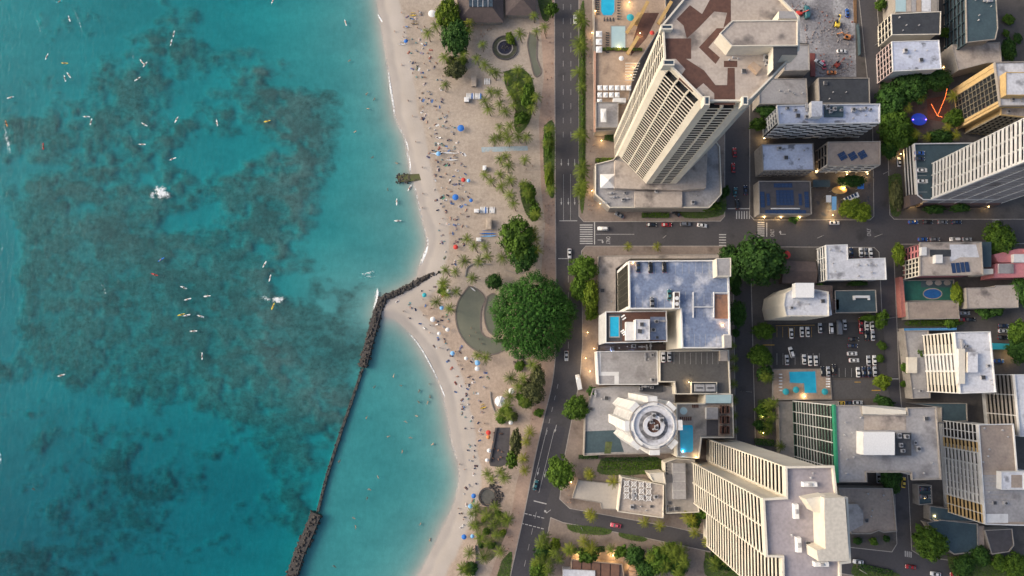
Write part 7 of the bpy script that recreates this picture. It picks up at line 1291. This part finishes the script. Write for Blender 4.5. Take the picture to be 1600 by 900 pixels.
for a in [(1182, 318, 'warm lamp on the pavement west of the solar roof'), (1192, 342, 'warm lamp at the corner below the solar roof'), (1218, 342, 'warm lamp at the middle below the solar roof'), (1247, 342, 'warm lamp at the east end below the solar roof'), (1298, 338, 'bright warm lamp at the restaurant entrance', 3.2, 420), (1302, 325, 'warm lamp beside the teal restaurant awning', 3.2, 300), (1313, 297, 'warm lamp over the oval restaurant canopy', 5.5, 420), (1192, 219, 'warm lamp at the west foot of the zigzag hotel'), (1272, 270, 'warm lamp between the white and tan blocks'), (1320, 275, 'warm lamp below the tan solar block'), (1352, 274, 'warm lamp at the east foot of the tan solar block'), (1015, 329, 'warm lamp at the west of the hotel entrance', 3, 180), (1030, 329, 'warm lamp in the middle of the hotel entrance', 3, 180), (1043, 329, 'warm lamp at the east of the hotel entrance', 3, 180), (938, 320, 'warm lamp on the angled podium corner', 3, 150), (925, 300, 'warm lamp on the pavement by the white tent roof', 3, 130), (925, 55, 'warm lamp on the pavement beside the blue pool', 3, 110), (940, 222, 'warm lamp beside the round brown patio', 2.5, 160), (915, 560, 'warm lamp on the avenue pavement by the grey roof', 3.5, 190), (922, 580, 'warm lamp at the white border strip', 3.5, 190), (928, 545, 'warm lamp by the narrow court block', 3.5, 150), (918, 520, 'warm lamp on the pavement by the rooftop pool hotel', 3.5, 110), (900, 440, 'warm lamp under the street trees', 3.5, 130), (1426, 322, 'small lamp at the lobby of the parking podium', 3, 110), (1460, 324, 'small lamp at the west of the reddish roof strip', 3, 90), (1513, 324, 'small lamp in the middle of the reddish roof strip', 3, 110), (1540, 325, 'small lamp at the east of the reddish roof strip', 3, 90), (1404, 243, 'lamp at the driveway of the parking podium', 3, 150), (1190, 650, 'garden lamp in the hedge strip', 2.6, 90), (1191, 676, 'garden lamp under the strip palms', 2.6, 80), (1256, 619, 'warm lamp at the pool courtyard edge', 2.2, 130), (1452, 803, 'warm lamp at the low entrance roof', 5.5, 150), (1576, 556, 'bright lamp in the yard behind the ribbed tower', 4, 250), (905, 864, 'orange lamp on the lit terrace west end', 2.5, 240), (930, 861, 'orange lamp on the lit terrace middle', 2.5, 240), (958, 866, 'orange lamp on the lit terrace by the hedge', 2.5, 240), (985, 885, 'orange lamp beside the orange panels', 2.5, 180), (893, 752, 'small lamp at the pale terrace corner', 2.5, 90), (1471, 108, 'small lamp at the corner of the white stained block', 2.5, 60)]: lamp(*a)
for a in [(983, 8, 'warm lamp between the ochre ramps on the pool deck', 3, 260), (968, 76, 'warm lamp beside the pale covered pool', 2.2, 120), (992, 106, 'warm lamp under the pergola slats', 2.4, 170), (986, 120, 'warm lamp at the pergola end', 2.4, 150), (1000, 55, 'warm lamp in the brown planted court', 2.4, 140), (931, 20, 'small lamp at the blue pool deck edge', 2.2, 70)]: lamp(*a, z=7.03)
lamp(1088, 713, 'warm lamp at the corner of the pool terrace', 1.8, 90, z=12.03); lamp(1068, 705, 'cool lamp at the end of the hotel pool', .7, 90, (.55, .8, 1.0), z=12.05); lamp(1076, 597, 'warm lamp at the plant pen on the grey deck', 2, 80, z=12.03)
lamp(955, 549, 'blue white lamp at the narrow court west end', 2, 90, (.35, .5, 1.0), z=6.03); lamp(988, 549, 'blue white lamp at the narrow court plant', 2, 120, (.35, .5, 1.0), z=6.03); lamp(990, 411, 'orange lamp in the corner of the blue roof parking', 1.5, 70, (1, .5, .2), z=ZP + .03); lamp(1130, 508, 'orange lamp beside the rusty ramp', 1.5, 90, (1, .5, .2), z=ZP + .03)
# blue lit court and red string lights in the grove
c = P(1435, 187, 3); bc = empty('blue_canopy', (c[0], c[1], GR), 'round blue lit canopy inside the grove', 'canopy'); q = MB(); n = 14; q.add([(0, 0, 4.4)] + [(4.2 * math.cos(2 * math.pi * i / n), 3.4 * math.sin(2 * math.pi * i / n), 3.4) for i in range(n)], [(0, 1 + i, 1 + (i + 1) % n) for i in range(n)]); link('cloth', q.mesh('cloth', plain('bluelit', (.02, .07, .5), .6, emit=((.01, .06, 1.0), .06))), bc)  # the cloth itself glows faintly, standing in for the court's blue light
for s_ in (-1, 1):
    q = MB(); q.cyl(s_ * 3.4, 0, 0, 3.7, .06, .06, 6); link('post', q.mesh('post', M['metal']), bc); q = MB(); q.cyl(s_ * 3.4, -.3, 3.75, 4.05, .3, .3, 8); link('lamp', q.mesh('lamp', plain('violetlamp', (.4, .3, .9), .5, emit=((.35, .15, 1.0), 4))), bc)
red = plain('redglow', (.6, .05, .02), .5, emit=((1.0, .20, .04), 4.0)); c = P(1465, 175, 4); ls = empty('string_lights', (c[0], c[1], GR), 'Y shaped red orange string lights in the grove', 'lights')
for (x0, y0, x1, y1) in ((1455, 162, 1465, 181), (1465, 181, 1477, 152), (1465, 181, 1473, 183), (1477, 152, 1480, 138)):
    a, b = Vector((*P(x0, y0, 7.5), 7.5)), Vector((*P(x1, y1, 7.5), 7.5)); nb = max(3, int((b - a).length / .8)); q = MB(); d = (b - a).normalized(); nn = Vector((-d.y, d.x, 0)) * .03
    q.add([a - nn, a + nn, b + nn, b - nn], [(0, 1, 2, 3)]); q.build('cable', M['darkmetal'], ls)
    for i in range(nb): v = a.lerp(b, (i + .5) / nb); q = MB(); q.cyl(v.x, v.y, 7.3, 7.5, .1, .16, 6); q.cyl(v.x, v.y, 7.5, 7.66, .16, .06, 6); q.build('bulb', red, ls)
for x, y in ((1455, 162), (1465, 181), (1477, 152)): w = P(x, y, 7.5); q = MB(); q.cyl(w[0], w[1], GR, 7.5, .08, .06, 6); q.build('post', M['darkmetal'], ls)
lr = bpy.data.lights.new('red_bulb', 'POINT'); lr.energy = 350; lr.color = (1, .15, .04); lr.shadow_soft_size = .5; o = bpy.data.objects.new('red_bulb', lr); COL.objects.link(o); o.parent = ls; o.location = (0, 0, 6)
sheet('courtyard', [(1448, 155), (1482, 148), (1486, 176), (1470, 190), (1450, 186)], .15, M['brown_tile'])
# ------------------------------------------------------------------ restaurant by the tan solar block
def canopy(px, z, label, m, name='awning', posts=True, peak=0):
    poly = ccw(PP(px, z)); cx = sum(p[0] for p in poly) / len(poly); cy = sum(p[1] for p in poly) / len(poly); rt = empty(name, (cx, cy, GR), label, 'canopy'); q = MB(); k = len(poly)
    q.add([(x, y, z) for x, y in poly] + [(cx, cy, z + peak + .05)] + [(x, y, z - .25) for x, y in poly], [(i, (i + 1) % k, k) for i in range(k)] + [(i, i + k + 1, (i + 1) % k + k + 1, (i + 1) % k) for i in range(k)]); q.build('cloth', m, rt)
    for (x, y) in poly[::max(1, k // 4)]: q = MB(); q.cyl(cx + (x - cx) * .92, cy + (y - cy) * .92, GR, z, .06, .06, 6); q.build('post', M['metal'], rt)
    return rt
canopy(oval(1312, 297, 12, 6, 14), 4, 'oval amber lit canopy of the restaurant yard', mat('amberlit', (.55, .32, .10), (.45, .25, .08), .6), peak=.8); TCAN = canopy([(1318, 310), (1340, 300), (1343, 307), (1322, 318)], 4, 'tilted white canopy with dark panels beside the lit tree', M['whitecloth']); canopy(rect(1300, 307, 1307, 328), 3.5, 'narrow teal awning strip of the restaurant', M['lightblue']); canopy(rect(1291, 305, 1299, 316), 3.5, 'square white canopy with dark centre', M['whitecloth']); canopy(rect(1340, 285, 1350, 295), 3.2, 'small blue awning under the dark tree', M['bluecloth']); canopy(rect(1270, 281, 1297, 292), 3.2, 'long dark teal awning beside the solar roof', M['teal_roof'])  # the oval cloth is coloured amber for the yellow light on it
for k in range(4): stp = P(1323 + k * 4.6, 310.5 - k * 2.1, 4.2); q = MB(); q.box(stp[0] - .6, stp[0] + .6, stp[1] - .8, stp[1] + .8, 4.1, 4.2, 0, .4); q.build('solar_panel', M['solar'], TCAN)
sheet('yard', rect(1272, 284, 1362, 338), .15, mat('yardfloor', (.10, .085, .08), (.06, .055, .055), .25, spots=(.03, .04, .06), spot_scale=.3, spot_cut=(.55, .65)))
# orange lit restaurant at the bottom
r_ = building('terrace_restaurant', 'brown panel roofed restaurant beside an orange lit terrace', [(893, 874), (972, 881), (980, 930), (890, 930)], 4, M['deck'], M['brown_roof'], par=.3)
for k in range(5):
    x = 895 + k * 15; q = MB(); q.prism(PP([(x, 876 + k * 1.4), (x + 13, 877.3 + k * 1.4), (x + 12.5, 905), (x - 1, 905)], 4.5), 4.0, 4.45); q.build('roof_panel', mat('brownpanel', (.17, .09, .06), (.13, .07, .05), .5), r_.root)
q = MB(); q.prism(PP([(880, 890), (930, 892), (930, 930), (880, 930)], 5.5), GR, 5.2); q.build('white_roof', M['white_roof'], r_.root)
sheet('terrace_floor', [(898, 858), (915, 853), (960, 862), (976, 868), (972, 881), (893, 874)], .2, M['deck'])
for k in range(4): canopy([(983 + (k % 2) * 13, 884 + (k // 2) * 9), (994 + (k % 2) * 13, 885 + (k // 2) * 9), (994 + (k % 2) * 13, 892 + (k // 2) * 9), (983 + (k % 2) * 13, 891 + (k // 2) * 9)], 2.8, ['first', 'second', 'third', 'fourth'][k] + ' square peach canopy beside the brown restaurant', mat('peach', (.55, .34, .20), (.5, .3, .17), .5), peak=.4)
# ------------------------------------------------------------------ cabanas, loungers
def cabana(px, py, w, h, label, group, z=7.02):
    c = P(px, py, z + 2.4); a, b = w * MPX / 2, h * MPX / 2; rt = empty('cabana', (c[0], c[1], z), label, 'cabana', group); q = MB(); q.add([(-a, -b, 2.2), (a, -b, 2.2), (a, b, 2.2), (-a, b, 2.2), (0, 0, 2.8)], [(0, 1, 4), (1, 2, 4), (2, 3, 4), (3, 0, 4)]); link('canopy', q.mesh('canopy', M['whitecloth']), rt)
    for sx in (-1, 1):
        for sy in (-1, 1): q = MB(); q.cyl(sx * a * .9, sy * b * .9, 0, 2.2, .06, .06, 6); link('post', q.mesh('post', M['metal']), rt)
for k in range(3): cabana(936, 53 + k * 12, 10, 10.5, 'white square cabana beside the pale covered pool', 'cabanas beside the pale pool')
for j in range(2):
    for k in range(6 - 2 * j): cabana(937.5 + k * 9, 137 + j * 11, 7.5, 8.5, 'white square cabana in the double row on the pool deck', 'cabanas in the double row')
cabana(937, 158, 8, 8, 'white square cabana below the double row', None); cabana(943, 180, 9, 22, 'long white cabana on the podium wing roof', None, 10.02)
def lounger_parts(m):
    q = MB(); q.box(-.95, .35, -.32, .32, .25, .36); q.add([(.35, -.32, .3), (.35, .32, .3), (.95, .32, .75), (.95, -.32, .75), (.35, -.32, .4), (.35, .32, .4), (.92, .32, .84), (.92, -.32, .84)], [(3, 2, 1, 0), (4, 5, 6, 7), (0, 1, 5, 4), (1, 2, 6, 5), (2, 3, 7, 6), (3, 0, 4, 7)]); c = q.mesh('cushion', m)
    q = MB()
    for x in (-.85, .3):
        for y in (-.28, .28): q.box(x - .03, x + .03, y - .03, y + .03, 0, .25)
    return c, q.mesh('legs_frame', M['metal'])
LNG = {k: lounger_parts(m) for k, m in (('black', M['darkmetal']), ('white', M['whitecloth']), ('brown', M['brown_tile']))}
def loungers(x0, y0, x1, y1, n, col, ang, where, z):
    for i in range(n):
        t = i / max(1, n - 1); w = P(x0 + (x1 - x0) * t, y0 + (y1 - y0) * t, z); rt = empty('sun_lounger', (w[0], w[1], z + .02), f'{col} sun lounger {where}', 'lounger', f'loungers {where}', ang)
        for nm, me in zip(('cushion', 'frame'), LNG[col]): link(nm, me, rt)
for a in [(933.5, 1, 933.5, 22, 7, 'black', math.pi, 'west of the blue hotel pool', 7.02), (967, 0, 967, 30, 8, 'black', 0, 'east of the blue hotel pool', 7.02), (944, 31, 958, 31, 4, 'black', 1.57, 'south of the blue hotel pool', 7.02), (949, 52, 949, 82, 9, 'black', math.pi, 'west of the pale covered pool', 7.02), (1082, 634, 1090, 634, 4, 'brown', 1.57, 'by the round hot tub', 12.02), (1063, 654, 1079, 654, 6, 'brown', 1.57, 'between hot tub and pool', 12.02), (973, 494, 975, 498, 2, 'white', .6, 'north of the rooftop plunge seat', 31.03), (972, 517, 976, 522, 3, 'white', .6, 'south of the rooftop plunge seat', 31.03), (1219, 585, 1219, 610, 6, 'white', math.pi, 'west of the L shaped pool', .92), (1293, 592, 1293, 604, 4, 'white', 0, 'east of the L shaped pool', .92), (1041, 726, 1041, 740, 4, 'black', 0, 'on the tower foot terrace', 7.02)]: loungers(*a)
# ------------------------------------------------------------------ demolition site
site = sheet('demolition_ground', [(1180, -60), (1338, -60), (1336, 20), (1338, 120), (1268, 120), (1264, 68), (1240, 66), (1200, 20)], .16, M['rubble'])
g = random.Random(11); q = MB()
for k in range(420):
    cx, cy, s_ = g.choice(((1310, 45, 14), (1325, 60, 9), (1270, 60, 16), (1300, 95, 16), (1320, 105, 10), (1245, 15, 14), (1285, 30, 20), (1290, 112, 16))); x, y = g.gauss(cx, s_), g.gauss(cy, s_ * .5)
    if 1205 < x < 1334 and -10 < y < 118: w = P(x, y, .2); rock_at(q, w[0], w[1], .25, g.uniform(.2, .7), g)
o = q.build('rubble_piles', mat('rubblestone', (.28, .26, .26), (.14, .12, .12), .9, spots=(.22, .10, .08), spot_scale=.15, spot_cut=(.55, .62)), None); tag(o, 'broken concrete and brick rubble strewn over the demolition ground', 'rubble', None, 'stuff')
wall_line([(1269, 84), (1269.5, 120)], 2.6, .5, 'rust red plank stack at the demolition site edge', mat('redplank', (.20, .055, .045), (.15, .045, .04), .8), 'plank_stack', .16); wall_line([(1338, 40), (1340, 60), (1341, 88)], .5, 2.2, 'dark green mesh fence between site and side street', M['teal_roof'], 'mesh_fence', .13); wall_line([(1335, -10), (1336, 36)], 1.6, .4, 'ochre earth bank at the site border', mat('earthbank', (.20, .11, .05), (.15, .085, .04), .6), 'earth_bank', .13)
def digger(px, py, ang, m, label):
    w = P(px, py, 1); rt = empty('excavator', (w[0], w[1], .2), label, 'excavator', None, ang); q = MB()
    for y in (-1, 1): q = MB(); q.box(-1.7, 1.7, y * 1.1 - .3, y * 1.1 + .3, 0, .8, taper=.12); link('track', q.mesh('track', M['tyre']), rt)
    q = MB(); q.box(-1.7, 1.1, -1.2, 1.2, .85, 2.0, taper=.1); link('body', q.mesh('body', m), rt); q = MB(); q.box(-.1, 1.3, .2, 1.15, 2.0, 2.9, taper=.15); link('cab', q.mesh('cab', M['carglass']), rt); q = MB(); q.add([(1, -.5, 1.5), (1, -.2, 1.5), (3.8, -.2, 3.4), (3.8, -.5, 3.4), (1, -.5, 2.1), (1, -.2, 2.1), (3.8, -.2, 3.8), (3.8, -.5, 3.8)], [(3, 2, 1, 0), (4, 5, 6, 7), (0, 1, 5, 4), (1, 2, 6, 5), (2, 3, 7, 6), (3, 0, 4, 7)]); q.add([(3.6, -.5, 3.5), (3.6, -.2, 3.5), (5.2, -.2, 1.2), (5.2, -.5, 1.2), (3.9, -.5, 3.8), (3.9, -.2, 3.8), (5.6, -.2, 1.4), (5.6, -.5, 1.4)], [(3, 2, 1, 0), (4, 5, 6, 7), (0, 1, 5, 4), (1, 2, 6, 5), (2, 3, 7, 6), (3, 0, 4, 7)]); link('arm', q.mesh('arm', m), rt); q = MB(); q.box(4.6, 5.6, -.8, .1, .3, 1.2, taper=.1); link('bucket', q.mesh('bucket', M['darkmetal']), rt)
digger(1308, 38, 1.4, M['yellowcloth'], 'yellow excavator on the dark rubble heap'); digger(1323, 58, 2.9, M['orangecloth'], 'orange excavator beside the green mesh fence'); digger(1249, 21, .2, M['redcloth'], 'red excavator near the octagonal tower'); digger(1308, 101, .8, mat('rustred', (.3, .05, .04), (.25, .05, .04), .6), 'rust red excavator at the south of the rubble')
car(1260, 19, 90, 'teal', 'parked on the demolition ground', 'van', z=.18); car(1280, 98, 140, 'silver', 'parked on the demolition ground', 'suv', z=.18); car(1324, 20, 90, 'blue', 'parked on the demolition ground', 'car', z=.18); car(1300, 113, 0, 'orange', 'parked on the demolition ground', 'car', z=.18); car(1315, 80, 0, 'white', 'parked on the demolition ground', 'car', z=.18); car(1287, 101, 100, 'pink', 'parked on the demolition ground', 'car', z=.18)
# ------------------------------------------------------------------ mast arms and signal posts
def mast(x0, y0, x1, y1, label, h=7.0):
    a = Vector(P(x0, y0, GR)); b = Vector(P(x1, y1, h)); rt = empty('street_mast', (a.x, a.y, GR), label, 'mast'); q = MB(); q.cyl(0, 0, 0, h + .4, .16, .10, 8); link('pole', q.mesh('pole', M['metal']), rt); d = b - a; q = MB(); n = Vector((-d.y, d.x)).normalized() * .09; q.add([(-n.x, -n.y, h), (n.x, n.y, h), (d.x + n.x, d.y + n.y, h + .3), (d.x - n.x, d.y - n.y, h + .3), (-n.x, -n.y, h + .2), (n.x, n.y, h + .2), (d.x + n.x, d.y + n.y, h + .45), (d.x - n.x, d.y - n.y, h + .45)], [(3, 2, 1, 0), (4, 5, 6, 7), (0, 1, 5, 4), (1, 2, 6, 5), (2, 3, 7, 6), (3, 0, 4, 7)]); link('arm', q.mesh('arm', M['darkmetal']), rt); q = MB(); q.box(d.x - .3, d.x + .3, d.y - .2, d.y + .2, h - .5, h + .3, taper=.05); link('head', q.mesh('head', M['darkmetal']), rt)
for a in [(1367, 71, 1346, 88, 'long dark mast arm over the street beside the site'), (1380, 272, 1364, 278, 'short mast arm below the tan solar block'), (1277, 372, 1264, 383, 'street mast arm north of the white corner block'), (1367, 370, 1353, 381, 'street mast arm at the white corner block notch'), (1390, 497, 1378, 500, 'mast arm at the car park exit'), (1036, 372, 1036, 382, 'slim mast on the cross street kerb'), (906, 290, 899, 290, 'avenue mast beside the planted strip'), (908, 824, 900, 812, 'mast at the side road verge'), (1343, 890, 1342, 882, 'mast on the southern road verge'), (866, 308, 874, 312, 'avenue mast at the roadside lawn tip'), (1166, 612, 1158, 612, 'mast beside the garden strip street')]: mast(*a)
